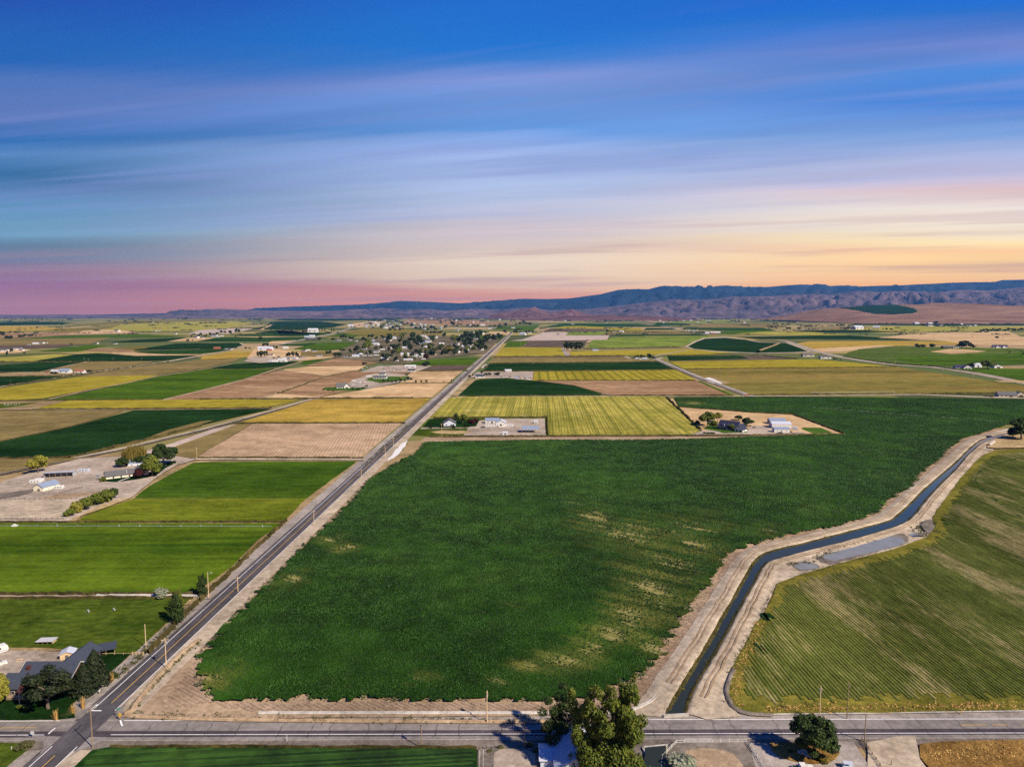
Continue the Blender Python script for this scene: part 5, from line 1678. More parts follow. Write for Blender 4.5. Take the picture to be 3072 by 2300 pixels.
def far_pole(x, yb, yt, label, group, hframe=False, cat='utility pole', mat='wood_dark', thick=.22):
    g = P(x, yb)
    h = hgt(x, yb, yt)
    b = MB()
    r = max(thick, .16 * mpp(yb))
    if hframe:
        for u in (-2.4, 2.4):
            b.tube((u, 0, 0), (u, 0, h), r, r * .8, 6)
        b.box(-5.2, 5.2, -.15, .15, h * .86, h * .86 + max(.3, r))
    else:
        b.tube((0, 0, 0), (0, 0, h), r, r * .8, 6)
        b.box(-1.4, 1.4, -.12, .12, h - 1.0, h - .7)
    o = b.build('utility_pole', M[mat])
    o.location = (g.x, g.y, 0)
    return tag(o, label, cat, group)


def fence(name, label, pts, step, h, rails, mat, post=.10, group=None, cat='fence', railt=.10, world=False, railmat=None):
    W = [Vector((p[0], p[1])) for p in pts] if world else [P(*p).xy for p in pts]
    o = thing(name, label, cat, (W[0].x, W[0].y, 0), 0, group)
    base = W[0]
    b = MB()
    b.box(-post, post, -post, post, 0, h)
    pm = b.mesh('post')
    pm.materials.append(M[mat])
    for a, c in zip(W, W[1:]):
        L = (c - a).length
        n = max(1, round(L / step))
        for i in range(n):
            q_ = a + (c - a) * (i / n) - base
            po = bpy.data.objects.new('post', pm)
            COL.objects.link(po)
            po.parent = o
            po.location = (q_.x, q_.y, 0)
            po.rotation_euler = (rnd.uniform(-.03, .03), rnd.uniform(-.03, .03), math.atan2(c.y - a.y, c.x - a.x))
        for z in rails:
            b = MB()
            b.box(0, L, -post - .03, -post, z - railt / 2, z + railt / 2)
            ro = b.build('rail', M[railmat or mat], o)
            q_ = a - base
            ro.location = (q_.x, q_.y, 0)
            ro.rotation_euler = (0, 0, math.atan2(c.y - a.y, c.x - a.x))
    q_ = W[-1] - base
    po = bpy.data.objects.new('post', pm)
    COL.objects.link(po)
    po.parent = o
    po.location = (q_.x, q_.y, 0)
    return o


def wheels(o, xs, w, r=.36, zc=None):
    for x_ in xs:
        for y_ in (-w / 2, w / 2 - .24):
            b = MB()
            b.tube((x_, y_, r), (x_, y_ + .24, r), r, r, 14)
            t_ = b.build('wheel', M['black'], o)
            b = MB()
            b.tube((x_, y_ - .012, r), (x_, y_ + .252, r), r * .55, r * .55, 10)
            b.build('rim', M['metal'], t_)


def vehicle(kind, p, yaw, paint, label, cat=None, name=None, L=None, group=None):
    prof = {'pickup': ([(0, .45), (5.6, .45), (5.6, 1.0), (5.5, 1.12), (4.05, 1.16), (3.5, 1.82), (1.95, 1.85), (1.75, 1.2), (1.72, 1.1), (.05, 1.1), (0, 1.0)], 1.9),
            'suv': ([(0, .42), (4.9, .42), (4.9, .95), (4.75, 1.1), (3.7, 1.15), (3.05, 1.72), (.4, 1.75), (.05, 1.15), (0, .9)], 1.85),
            'car': ([(0, .35), (4.5, .35), (4.5, .75), (4.35, .9), (3.3, .95), (2.6, 1.42), (1.3, 1.42), (.5, .98), (0, .92)], 1.78)}
    o = thing(name or {'pickup': 'pickup_truck', 'suv': 'parked_suv', 'car': 'parked_car'}.get(kind, 'camper_trailer'), label, cat or {'pickup': 'pickup truck', 'suv': 'car', 'car': 'car'}.get(kind, 'trailer'), (p[0], p[1], 0), yaw, group)
    if kind in prof:
        pr, w = prof[kind]
        b = MB()
        b.prism(pr, -w / 2, w / 2, 0, 'y')
        b.build('body', M[paint], o)
        zt = max(z for _, z in pr)
        if kind == 'pickup':
            gx0, gx1, bx0, bx1 = 2.0, 3.45, 1.9, 3.95
            b = MB()
            b.box(.12, 1.62, -.78, .78, 1.103, 1.115)
            b.build('cargo_bed', M['black'], o)
        else:
            gx0, gx1 = (.5, 3.0) if kind == 'suv' else (1.35, 2.6)
        for sy in (-1, 1):
            b = MB()
            b.box(gx0, gx1, sy * w / 2 - .012, sy * w / 2 + .012, zt - .62 if kind != 'car' else .98, zt - .12)
            b.build('side_window', M['glass'], o)
        x0, z0 = pr[4]
        x1, z1 = pr[5]
        b = MB()
        b.add([(x0 + .03, -w / 2 + .12, z0 + .04), (x0 + .03, w / 2 - .12, z0 + .04), (x1 + .03, w / 2 - .15, z1 - .03), (x1 + .03, -w / 2 + .15, z1 - .03)], [(0, 1, 2, 3)])
        b.build('windscreen', M['glass'], o)
        for sy in (-1, 1):
            b = MB()
            b.box(pr[1][0] - .02, pr[1][0] + .02, sy * .68 - .16, sy * .68 + .16, .72, .9)
            b.build('headlight', M['white'], o)
        wheels(o, (1.0, pr[1][0] - 1.0), w)
    else:
        L = L or 8.5
        b = MB()
        b.prism([(0, .6), (L, .6), (L + .5, 1.2), (L + .35, 2.5), (L - .1, 3.05), (.1, 3.1), (0, 2.9)], -1.2, 1.2, 0, 'y')
        b.build('body', M[paint], o)
        for k in range(3):
            for sy in (-1, 1):
                b = MB()
                u = L * (.2 + .28 * k)
                b.box(u - .55, u + .55, sy * 1.2 - .02, sy * 1.2 + .02, 1.75, 2.4)
                b.build('window', M['glass'], o)
        b = MB()
        b.box(L * .62, L * .62 + .7, -1.225, -1.2, .75, 2.6)
        b.build('door', M['roof_white'], o)
        b = MB()
        b.box(.05, L, -1.215, -1.2, 1.05, 1.3)
        b.build('stripe', M['roof_tin'], o)
        b = MB()
        b.tube((L, 0, .6), (L + 1.6, 0, .55), .07, .07, 6)
        b.build('hitch', M['black'], o)
        b = MB()
        b.box(L * .45, L * .45 + .9, -.45, .45, 3.1, 3.35)
        b.build('roof_vent', M['roof_white'], o)
        wheels(o, (L * .38, L * .5), 2.3, .34)
    return o

def zat(px, py, y):
    d = ray(px, py)
    return CAM_H + d.z * y / d.y


def open_shed(name, label, p, yaw, L, W, hf, hb, roof='roof_tin', wall='white', bays=4, cat='shed', group=None, both=False, rise=0.0):
    o = thing(name, label, cat, (p[0], p[1], 0), yaw, group)
    b = MB()
    if not both:
        b.box(0, L, W - .1, W, 0, hb - .1)
        b.build('back_wall', M[wall], o)
        for x_ in (0, L - .1):
            b = MB()
            b.prism([(0, 0), (W - .12, 0), (W - .12, hb - .12), (0, hf - .12)], x_, x_ + .1, 0, 'x')
            b.build('side_wall', M[wall], o)
    b = MB()
    if rise:
        b.prism([(-.6, hf), (W / 2, hf + rise), (W + .6, hf), (W + .6, hf + .18), (W / 2, hf + rise + .18), (-.6, hf + .18)], -.5, L + .5, 0, 'x')
    else:
        b.prism([(-.6, hf - .1), (W + .3, hb), (W + .3, hb + .18), (-.6, hf + .08)], -.4, L + .4, 0, 'x')
    b.build('roof', M[roof], o)
    for i in range(bays + 1):
        for y_ in ((.1, W - .1) if both else (.1,)):
            b = MB()
            x_ = .1 + (L - .2) * i / bays
            b.box(x_ - .1, x_ + .1, y_ - .1, y_ + .1, 0, hf)
            b.build('post', M['wood'], o)
    return o


# ------------------------------------------------------------------ lower left: brick house and its garden
hp = P(208, 2073)
HL, HW_ = 16.4, 11.0
hwall = zat(205, 2038, hp.y)
hr = zat(241, 1984, hp.y + HW_ / 2) - hwall
house = building('brick_house', 'dark red brick house with slate blue shingle roof at the lower left corner', 'house', (hp.x - HL, hp.y), 0.0, HL, HW_, hwall, hr, 'brick', 'roof_blue', 'x', .7,
                 wins=[('f', 2.2, hwall - 1.7, 2.2, 1.2), ('f', 6.2, hwall - 1.7, 1.6, 1.2), ('f', 11, hwall - 1.7, 2.0, 1.2), ('f', 4, .7, 1.5, 1.0), ('r', 3.0, hwall - 1.2, 1.1, 1.2), ('r', 6.4, hwall - .3, 1.1, 1.3), ('r', 4.2, .6, 1.3, .9), ('r', 8.5, hwall - 1.6, 1.1, 1.2)],
                 doors=[('f', 8.4, 1.1, 2.1)], doormat='dark_siding')
wl = P(4, 2092)
ww_ = (P(52, 2092) - wl).length
building('', '', '', None, 0, ww_, 8.5, 3.3, 2.5, 'brick', 'roof_blue', 'x', .6, wins=[('f', ww_ * .35, 1.1, 1.8, 1.2), ('f', ww_ * .75, 1.1, 1.2, 1.2)], parent=house, loc=(wl.x - (hp.x - HL), wl.y - hp.y, 0))
building('', '', '', None, 0, 7.0, 13, hwall - .4, hr * .72, 'dark_siding', 'roof_blue', 'y', .5, wins=[('l', 4, 1.2, 1.6, 1.1), ('l', 9, 1.2, 1.6, 1.1)], parent=house, loc=(6.8, HW_ - 2, .05))
b = MB()
b.box(1.2, 2.3, 2.6, 3.6, hwall + .4, hwall + 3.1)
b.build('chimney', M['brick'], house)
for u in (-.1, HL + .0):
    b = MB()
    for (y0, y1) in ((-.75, HW_ / 2), (HW_ / 2, HW_ + .75)):
        z0, z1 = (hwall - .75 * hr / (HW_ / 2), hwall + hr) if y0 < 0 else (hwall + hr, hwall - .75 * hr / (HW_ / 2))
        x_ = u + (.73 if u > 1 else -.68)
        b.add([(x_, y0, z0 - .05), (x_, y1, z1 - .05), (x_, y1, z1 + .26), (x_, y0, z0 + .26)], [(0, 1, 2, 3)])
    b.build('barge_board', M['white'], house)
b = MB()
dk = P(14, 2103)
b.box(dk.x - hp.x + HL, dk.x - hp.x + HL + 7.5, dk.y - hp.y, dk.y - hp.y + 2.6, 0, 1.0)
b.build('porch_deck', M['wood'], house)
for i in range(2):
    b = MB()
    b.box(dk.x - hp.x + HL, dk.x - hp.x + HL + 7.5, dk.y - hp.y, dk.y - hp.y + .08, 1.35 + .4 * i, 1.45 + .4 * i)
    b.build('porch_rail', M['wood_pale'], house)

tree('pine', 146, 2129, 2004, 146, 'gnarled dark pine with pale trunk on lawn before the brick house', 'needle', group='dark conifers round the brick house')
tree('conifer', 254, 2080, 1986, 74, 'lower of two dark conifers beside the brick house gable', 'needle', group='dark conifers round the brick house')
tree('conifer', 286, 2054, 1946, 80, 'tall dark conifer behind the brick house gable, nearer the road', 'needle', group='dark conifers round the brick house')
tree('maple', -6, 2122, 2014, 74, 'yellow green leafy tree cut by the left edge near the brick house', 'leaf_yellow')
for i, (x_, yb, yt, w_, l_) in enumerate(((168, 2159, 2129, 17, 'golden ornamental grass clump nearest the cross road'), (219, 2143, 2111, 18, 'golden grass clump between two others at the lawn corner'),
                                          (249, 2123, 2088, 16, 'tallest golden grass clump on the lawn edge by the road'), (336, 2043, 2015, 14, 'golden grass clump standing alone below the dark conifers'))):
    tree('grass', x_, yb, yt, w_, l_, 'grass_gold', 'ornamental grass', 'golden grass clumps along the lawn', 'grass_clump')
tree('bush', 342, 2035, 2012, 20, 'small green shrub behind the lone golden grass clump', 'leaf_dark', 'shrub')
tree('bush', 200, 2148, 2136, 26, 'low dark flower shrub between golden grass clumps', 'leaf_dark', 'shrub')
bed = P(62, 2133)
o = thing('planter_bed', 'stone edged oval flower bed with green shrub on dark lawn', 'flower bed', (bed.x, bed.y, 0))
for k in range(20):
    a = 2 * math.pi * k / 20
    b = MB()
    b.box(-.42, .42, -.16, .16, 0, .32 + rnd.uniform(0, .08))
    q_ = b.build('stone', M['stone'], o)
    q_.location = (2.6 * math.cos(a), 1.5 * math.sin(a), 0)
    q_.rotation_euler = (0, 0, a + math.pi / 2)
b = MB()
b.tube((0, 0, 0), (0, 0, .2), 1.5, 1.3, 16)
q_ = b.build('soil', M['junk'], o)
q_ = bpy.data.objects.new('shrub', crown_mesh('bush', 1, 'leaf'))
COL.objects.link(q_)
q_.parent = o
q_.location = (.6, .3, .1)
q_.scale = (3.8, 2.6, 2.2)
lp = P(59, 2119)
o = thing('garden_lamp', 'white lamp post beside the stone edged flower bed', 'lamp post', (lp.x, lp.y, 0))
lh = hgt(59, 2119, 2072)
b = MB()
b.tube((0, 0, 0), (0, 0, lh), .09, .07, 8)
b.build('pole', M['white'], o)
b = MB()
b.tube((0, 0, lh), (0, 0, lh + .45), .16, .22, 8)
b.build('lamp_shade', M['white'], o)
mb = P(299, 2081)
o = thing('mailbox', 'white mailbox on a post at the road edge', 'mailbox', (mb.x, mb.y, 0))
b = MB()
b.box(-.06, .06, -.06, .06, 0, 1.0)
b.build('post', M['wood_pale'], o)
b = MB()
b.prism([(-.18, 1.0), (.18, 1.0), (.18, 1.25), (.1, 1.38), (-.1, 1.38), (-.18, 1.25)], -.32, .32, 0, 'y')
b.build('box', M['white'], o)
# yard behind the house
vehicle('trailer', P(-78, 1984), R(52), 'white', 'white camper trailer parked in yard at the left edge', L=9.5)
vehicle('pickup', P(-38, 2006), R(42), 'white', 'white pickup truck parked below the camper at left edge')
g = P(180, 1983)
o = building('garden_shed', 'small yellow wooden shed with pale tin roof behind the brick house', 'shed', (g.x, g.y), R(18), 4.2, 3.6, 2.3, .9, 'wood_pale', 'roof_tin_pale', 'y', .35, doors=[('f', 2.1, 1.0, 1.9)])
g = P(292, 1972)
open_shed('carport', 'dark blue roofed open carport beside the conifers', g, R(25), 5.5, 4.5, 2.4, 2.8, 'roof_blue', 'dark_siding', 2, 'carport', both=True)
g = P(112, 1936)
open_shed('animal_shelter', 'white flat roofed livestock shelter in the dry grass', g, R(4), 5.2, 3.0, 1.7, 1.4, 'roof_white', 'wood_pale', 3, 'shelter')
for x_, yb, l_ in ((264, 1839, 'left of two white A-frame calf huts in the pasture'), (341, 1834, 'right of two white A-frame calf huts in the pasture')):
    g = P(x_, yb)
    o = thing('calf_hut', l_, 'animal hut', (g.x, g.y, 0), R(8), 'white A-frame huts')
    for sx in (-1, 1):
        b = MB()
        b.add([(sx * .8, -.5, 0), (0, -.5, 1.5), (0, .5, 1.5), (sx * .8, .5, 0), (sx * .85, -.5, 0.0), (0, -.5, 1.58), (0, .5, 1.58), (sx * .85, .5, 0)], [(0, 1, 2, 3), (4, 5, 6, 7), (0, 1, 5, 4), (3, 2, 6, 7)])
        b.build('panel', M['metal'], o)
g = P(60, 1983)
o = thing('picnic_table', 'pale wooden picnic table standing in the gravel yard', 'table', (g.x, g.y, 0), R(15))
b = MB()
b.box(-1, 1, -.4, .4, .7, .76)
b.build('tabletop', M['wood_pale'], o)
for sy in (-1, 1):
    b = MB()
    b.box(-1, 1, sy * .75 - .14, sy * .75 + .14, .42, .47)
    b.build('seat', M['wood_pale'], o)
for sx in (-.7, .7):
    b = MB()
    b.box(sx - .05, sx + .05, -.8, .8, .35, .42)
    b.box(sx - .05, sx + .05, -.35, -.25, 0, .7)
    b.box(sx - .05, sx + .05, .25, .35, 0, .7)
    b.build('leg', M['wood_pale'], o)
fence('rail_gate', 'pale wooden rail gate at the pasture corner by the road', [(398, 1966), (430, 1966)], 1.5, 1.5, (.5, .95, 1.4), 'wood_pale', cat='gate')
fence('post_fence', 'thin pale rail fence along the top of the dark lawn', [(262, 1966), (398, 1966)], 3.0, 1.1, (.95,), 'wood_pale', post=.06)
fence('yard_fence', 'low wooden fence behind the brick house yard', [(120, 1968), (160, 1962), (262, 1962)], 2.4, 1.3, (.6, 1.15), 'wood', post=.07)
# roadside fence posts and brush
fence('roadside_fence', 'weathered post fence between the pasture and the long road', [tuple(P(x_, y_).xy) for x_, y_ in ((438, 1958), (470, 1925), (520, 1874), (560, 1835), (596, 1800))], 4.5, 1.3, (.6, 1.1), 'wood', post=.09, world=True)
fence('lane_fence', 'short weathered fence at the mouth of the dirt lane', [tuple(P(x_, y_).xy) for x_, y_ in ((600, 1797), (612, 1789), (622, 1776))], 1.6, 1.5, (.6, 1.2), 'wood', post=.12, world=True)
tree('poplar', 608, 1788, 1719, 34, 'dark columnar poplar where the dirt lane meets the road', 'leaf_dark', group='poplars by the lane')
tree('poplar', 530, 1869, 1775, 46, 'broad dark poplar standing at the pasture edge below the lane', 'leaf_dark', group='poplars by the lane')
tree('poplar', 541, 1850, 1763, 24, 'slim light green poplar behind the broad dark one', 'leaf', group='poplars by the lane')
tree('bush', 487, 1795, 1763, 40, 'silvery round shrub beside the dirt lane', 'leaf_pale', 'shrub')

# signs at the crossing
for (x_, yb, yt, l_) in ((361, 2160, 2138, 'yellow diamond warning sign on the dirt corner of the crossing'),):
    g = P(x_, yb)
    h = hgt(x_, yb, yt)
    o = thing('warning_sign', l_, 'road sign', (g.x, g.y, 0), R(-20))
    b = MB()
    b.box(-.05, .05, -.05, .05, 0, h)
    b.build('post', M['wood'], o)
    b = MB()
    c_, rr = h - .55, .78
    b.prism([(0, c_ - rr), (rr, c_), (0, c_ + rr), (-rr, c_)], -.12, -.07, 0, 'y')
    b.build('sign_face', M['yellow_sign'], o)
g = P(357, 2154)
h = hgt(357, 2154, 2128)
o = thing('street_name_sign', 'green street name sign on a post beside the yellow warning sign', 'road sign', (g.x, g.y, 0), R(10))
b = MB()
b.tube((0, 0, 0), (0, 0, h), .06, .06, 8)
b.build('post', M['metal'], o)
for a in (0, 1):
    b = MB()
    if a:
        b.box(-.03, .03, -.7, .7, h - .05, h + .22)
    else:
        b.box(-.7, .7, -.03, .03, h + .24, h + .50)
    b.build('name_plate', M['green_sign'], o)
g = P(98, 2211)
h = hgt(98, 2211, 2192)
o = thing('stop_sign', 'white back of a stop sign left of the crossing', 'road sign', (g.x, g.y, 0), R(0))
b = MB()
b.tube((0, 0, 0), (0, 0, h - .3), .06, .06, 8)
b.build('post', M['metal'], o)
b = MB()
oc = [(.62 * math.cos(math.pi / 8 + k * math.pi / 4), h - .45 + .62 * math.sin(math.pi / 8 + k * math.pi / 4)) for k in range(8)]
b.prism(oc, -.10, -.06, 0, 'y')
b.build('sign_face', M['roof_white'], o)
tree('bush', 72, 2246, 2226, 40, 'dark roadside weeds left of the crossing', 'weed', 'shrub')
g = P(35, 2250)
o = thing('marker_post', 'short pale marker post in the weedy corner', 'post', (g.x, g.y, 0))
b = MB()
b.box(-.07, .07, -.07, .07, 0, 1.2)
b.build('post', M['white'], o)
for x_, yb, yt, l_ in ((861, 2222, 2204, 'short white delineator post on the near road shoulder'), (2475, 2160, 2146, 'short pale stake beside the concrete ditch'), (3007, 2231, 2208, 'dark stubby post above the ochre grass'), (2673, 2298, 2273, 'thin dark stake on the pale driveway')):
    g = P(x_, yb)
    h = hgt(x_, yb, yt)
    o = thing('marker_post', l_, 'post', (g.x, g.y, 0))
    b = MB()
    b.tube((0, 0, 0), (0, 0, h), .09, .08, 6)
    b.build('post', M['white' if x_ < 900 else 'wood_pale' if x_ < 2600 else 'wood_dark'], o)
    b = MB()
    b.box(-.11, .11, -.11, -.09, h * .8, h * .95)
    b.build('reflector', M['stone'], o)

# ------------------------------------------------------------------ utility poles
UP = [(278, 2241, 2122, 'utility pole with lamp arm in the near corner of the crossing', dict(arm=True, lamp=True, mat='wood')),
      (499, 2002, 1912, 'utility pole with transformer on the dirt verge above the crossing', dict(transformer=True, mat='wood_pale')),
      (438, 1942, 1871, 'bare pole without crossarm in the pasture by the road', dict(arm=False, mat='wood_pale')),
      (626, 1795, 1715, 'pale pole with lamp beside the columnar poplar', dict(arm=False, lamp=True, mat='wood_pale')),
      (714, 1774, 1728, 'pole beside the long road level with the dirt lane', dict(mat='wood_pale')),
      (942, 1575, 1530, 'pole beside the long road level with the wheel line', dict(mat='wood_pale')),
      (1084, 1432, 1407, 'pole beside the long road near the plain green field end', dict(mat='wood_pale')),
      (1156, 1372, 1340, 'pole beside the white salt crust', dict(mat='wood_pale')),
      (1180, 1340, 1312, 'pole beside the long road at the head of the salt crust', dict(mat='wood_pale')),
      (1053, 1378, 1338, 'pole on the ploughed tan field edge by the farm lane', dict(mat='wood_pale')),
      (1325, 1308, 1270, 'pole in the rough grass before the grey blue house', dict(mat='wood_pale')),
      (591, 1379, 1341, 'pole beside the farm lane near the dark round tree', dict(mat='wood_pale')),
      (1461, 2168, 2072, 'pale pole rising in front of the furrows beyond the road', dict(transformer=True, mat='wood_pale')),
      (1265, 2243, 2164, 'dark pole on the near shoulder beside the green field', dict(transformer=True)),
      (1574, 2243, 2161, 'dark pole on the near shoulder left of the cottonwoods', dict(arm=False)),
      (2458, 2163, 2057, 'pole with white transformer behind the island tree', dict(transformer=True, mat='wood_pale')),
      (2541, 2155, 2048, 'slim pole right of the transformer pole by the row field', dict(mat='wood')),
      (2594, 2224, 2140, 'pole on the near shoulder at the gravel driveway', dict(arm=False, mat='wood')),
      (1388, 1144, 1114, 'pole on the far stretch of the long road by the triangular field', dict(mat='wood_pale'))]
for x_, yb, yt, l_, kw in UP:
    utility_pole(x_, yb, yt, l_, arm_yaw=rnd.uniform(-.2, .2) if yb < 2100 else R(rnd.uniform(70, 100)), **kw)
_pl = sorted(((32, 1161, 1140), (137, 1145, 1135), (228, 1131, 1097), (308, 1118, 1096), (381, 1105, 1090), (446, 1096, 1080), (504, 1087, 1062), (553, 1077, 1062), (604, 1070, 1061), (650, 1062, 1053), (694, 1053, 1044), (762, 1041, 1031), (825, 1036, 1022), (852, 1031, 1019), (878, 1026, 1016)))
for i, (x_, yb, yt) in enumerate(_pl):
    far_pole(x_, yb, yt, nth(i, len(_pl), 'brown utility pole along the dirt road bending past the dark pivot circle'), 'poles along the left dirt road')
_pl = sorted(((253, 1083, 1071), (265, 1083, 1075), (340, 1081, 1073), (426, 1081, 1071)))
for i, (x_, yb, yt) in enumerate(_pl):
    far_pole(x_, yb, yt, nth(i, len(_pl), 'pale thin pole in the dark green field beside the left dirt road'), 'pale poles in the dark field', mat='metal', thick=.12)
for i, x_ in enumerate(range(600, 1200, 47)):
    far_pole(x_, 963 - i * .4, 944 - i * .6, nth(i, 13, 'dark power pole of the line along the far left horizon'), 'power line along the far horizon', hframe=(i % 3 == 0))
_pl = sorted(((1135, 962, 944), (1147, 963, 946), (1158, 964, 944), (1170, 962, 948), (1185, 960, 944), (1210, 961, 943), (1232, 970, 951), (1324, 970, 953), (1240, 958, 942), (1382, 966, 956), (1100, 978, 966), (1060, 976, 963)))
for i, (x_, yb, yt) in enumerate(_pl):
    far_pole(x_, yb, yt, nth(i, len(_pl), 'dark power pole above the far village rooftops'), 'power poles above the far village')
_pl = sorted(((2801, 1020, 1001), (2916, 1013, 1000), (3008, 1024, 1003)))
for i, (x_, yb, yt) in enumerate(_pl):
    far_pole(x_, yb, yt, nth(i, len(_pl), 'two-legged wooden power tower standing in the tan field'), 'power towers in the tan field', hframe=True, mat='wood', thick=.3)
_pl = sorted(((2686, 1091, 1082), (2652, 1093, 1087), (3010, 1151, 1140), (2920, 1131, 1123), (2830, 1112, 1104), (2141, 985, 978), (2434, 1046, 1040)))
for i, (x_, yb, yt) in enumerate(_pl):
    far_pole(x_, yb, yt, nth(i, len(_pl), 'pale pole beside the highway curving across the fields'), 'poles along the curving highway', mat='wood_pale')
_pl = sorted(((1510, 1066, 1050), (1450, 1068, 1058), (1562, 1036, 1026), (1598, 1020, 1010), (1754, 1000, 980), (1320, 1062, 1051), (1495, 1082, 1070)))
for i, (x_, yb, yt) in enumerate(_pl):
    far_pole(x_, yb, yt, nth(i, len(_pl), 'pale pole near the far end of the long road'), 'poles near the village end', mat='wood_pale', thick=.14)

def cable(a, c, za, zc, label, grp):
    b = MB()
    n = 8
    pr = None
    for i in range(n + 1):
        t_ = i / n
        p = Vector((a.x + (c.x - a.x) * t_, a.y + (c.y - a.y) * t_, za + (zc - za) * t_ - 1.6 * 4 * t_ * (1 - t_)))
        if pr is not None:
            b.tube(pr, p, .022, .022, 4, caps=False)
        pr = p
    tag(b.build('power_cable', M['wood_dark']), label, 'cable', grp)


def cable_run(idx, what):
    for k, (i0, i1) in enumerate(zip(idx, idx[1:])):
        u, v = UP[i0], UP[i1]
        cable(P(u[0], u[1]), P(v[0], v[1]), hgt(u[0], u[1], u[2]) - .2, hgt(v[0], v[1], v[2]) - .2, nth(k, len(idx) - 1, what), 'power cables')


cable_run((0, 13, 14, 17), 'thin power cable spanning the poles on the near road shoulder')
cable_run((1, 4, 5, 6, 7, 8), 'thin power cable spanning the poles beside the long road')
# ------------------------------------------------------------------ irrigation wheel line in the near green field
wa, wb = P(-80, 1581), P(815, 1583)
wl_ = (wb - wa).xy.length
o = thing('wheel_line', 'long irrigation pipe on spoked wheels crossing the bright green field', 'irrigation line', (wa.x, wa.y, 0), math.atan2(wb.y - wa.y, wb.x - wa.x))
b = MB()
b.tube((0, 0, .92), (wl_, 0, .92), .11, .11, 8)
b.build('pipe', M['metal'], o)
b = MB()
for k in range(20):
    a0, a1 = 2 * math.pi * k / 20, 2 * math.pi * (k + 1) / 20
    b.tube((0, .92 * math.cos(a0), .92 * math.sin(a0)), (0, .92 * math.cos(a1), .92 * math.sin(a1)), .07, .07, 5, caps=False)
for k in range(5):
    a0 = 2 * math.pi * k / 10
    b.tube((0, .92 * math.cos(a0), .92 * math.sin(a0)), (0, -.92 * math.cos(a0), -.92 * math.sin(a0)), .035, .035, 4, caps=False)
wm = b.mesh('wheel')
wm.materials.append(M['metal'])
for k in range(int(wl_ / 11.6) + 1):
    q_ = bpy.data.objects.new('wheel', wm)
    COL.objects.link(q_)
    q_.parent = o
    q_.location = (k * 11.6 + 1.2, 0, .92)
    q_.rotation_euler = (rnd.uniform(0, 1), 0, R(rnd.choice((20, 35, 50))))
b = MB()
b.box(22, 25, -.9, .9, .7, 1.3)
b.box(22.8, 24.2, -.5, .5, 1.3, 1.9)
b.build('engine_cart', M['white'], o)
for (x_, y_) in ((22.2, -.8), (24.8, -.8), (22.2, .8), (24.8, .8)):
    b = MB()
    b.tube((x_, y_ - .1, .45), (x_, y_ + .1, .45), .45, .45, 10)
    b.build('cart_wheel', M['black'], o)

# ------------------------------------------------------------------ left farm
a, yw, _ = span(319, 1441, 376, 1434)
fh = building('farmhouse', 'cream farmhouse with grey roof and pinkish gable among round trees', 'house', a, yw, 19.5, 9.5, 2.9, 2.7, 'cream', 'roof_grey', 'x', .6,
              wins=[('f', 4.6, 1.0, 1.3, 1.2), ('f', 9.6, 1.0, 1.3, 1.2), ('l', 4, 1.0, 1.2, 1.2)], doors=[('f', 15, 1.2, 2.1)])
building('', '', '', None, 0, 9.0, 13.5, 3.1, 3.0, 'pinkcream', 'roof_grey', 'y', .6, wins=[('f', 4.5, .9, 2.0, 1.5), ('r', 5, 1, 1.4, 1.3)], parent=fh, loc=(18.4, -2.2, .04))
for k in range(4):
    b = MB()
    b.tube((13.6, 1.0 + k * .9, 3.3 + .5 * k), (13.6, 1.0 + k * .9, 4.1 + .5 * k), .18, .18, 8)
    b.build('roof_vent', M['white'], fh)
g = P(383, 1401)
building('outbuilding', 'blue grey gabled outbuilding behind the cream farmhouse', 'outbuilding', g, R(20), 10.5, 7, 3.2, 2.3, 'bluegrey', 'roof_tin', 'x', .5, wins=[('f', 3, 1, 1, 1), ('f', 7, 1, 1, 1)])
tree('willow', 405, 1392, 1340, 62, 'golden drooping willow behind the cream farmhouse', 'leaf_willow')
tree('broad', 367, 1403, 1374, 38, 'low black green round tree left of the blue grey outbuilding', 'leaf_dark')
tree('broad', 420, 1396, 1369, 44, 'dark tree between the willow and the outbuilding', 'leaf_dark')
tree('broad', 492, 1398, 1334, 66, 'tall dark tree at the entrance of the farm lane', 'leaf_dark', var=1)
tree('broad', 447, 1392, 1362, 34, 'small dark tree behind the green leafy one at the farmhouse', 'leaf_dark')
tree('broad', 457, 1431, 1372, 66, 'large green leafy tree right of the cream farmhouse', 'leaf', var=2)
tree('broad', 416, 1437, 1408, 32, 'dark red plum tree in front of the pinkish gable', 'leaf_red')
tree('bush', 311, 1447, 1429, 18, 'light green shrub at the left end of the cream farmhouse', 'leaf', 'shrub')
tree('broad', 116, 1420, 1369, 54, 'yellow green tree standing alone left of the farm yard', 'leaf_yellow', var=0)
vehicle('suv', P(284, 1432), R(28), 'silver', 'pale blue sport utility car parked left of the cream farmhouse')
vehicle('car', P(288, 1442), R(20), 'dark_paint', 'dark car parked below the pale blue one at the farmhouse')
g = P(131, 1437)
open_shed('machine_shed', 'long open fronted machine shed with pale roof in the farm yard', g, R(14), 19, 7.5, 4.6, 3.6, 'roof_tin_pale', 'roof_tin_pale', 5)
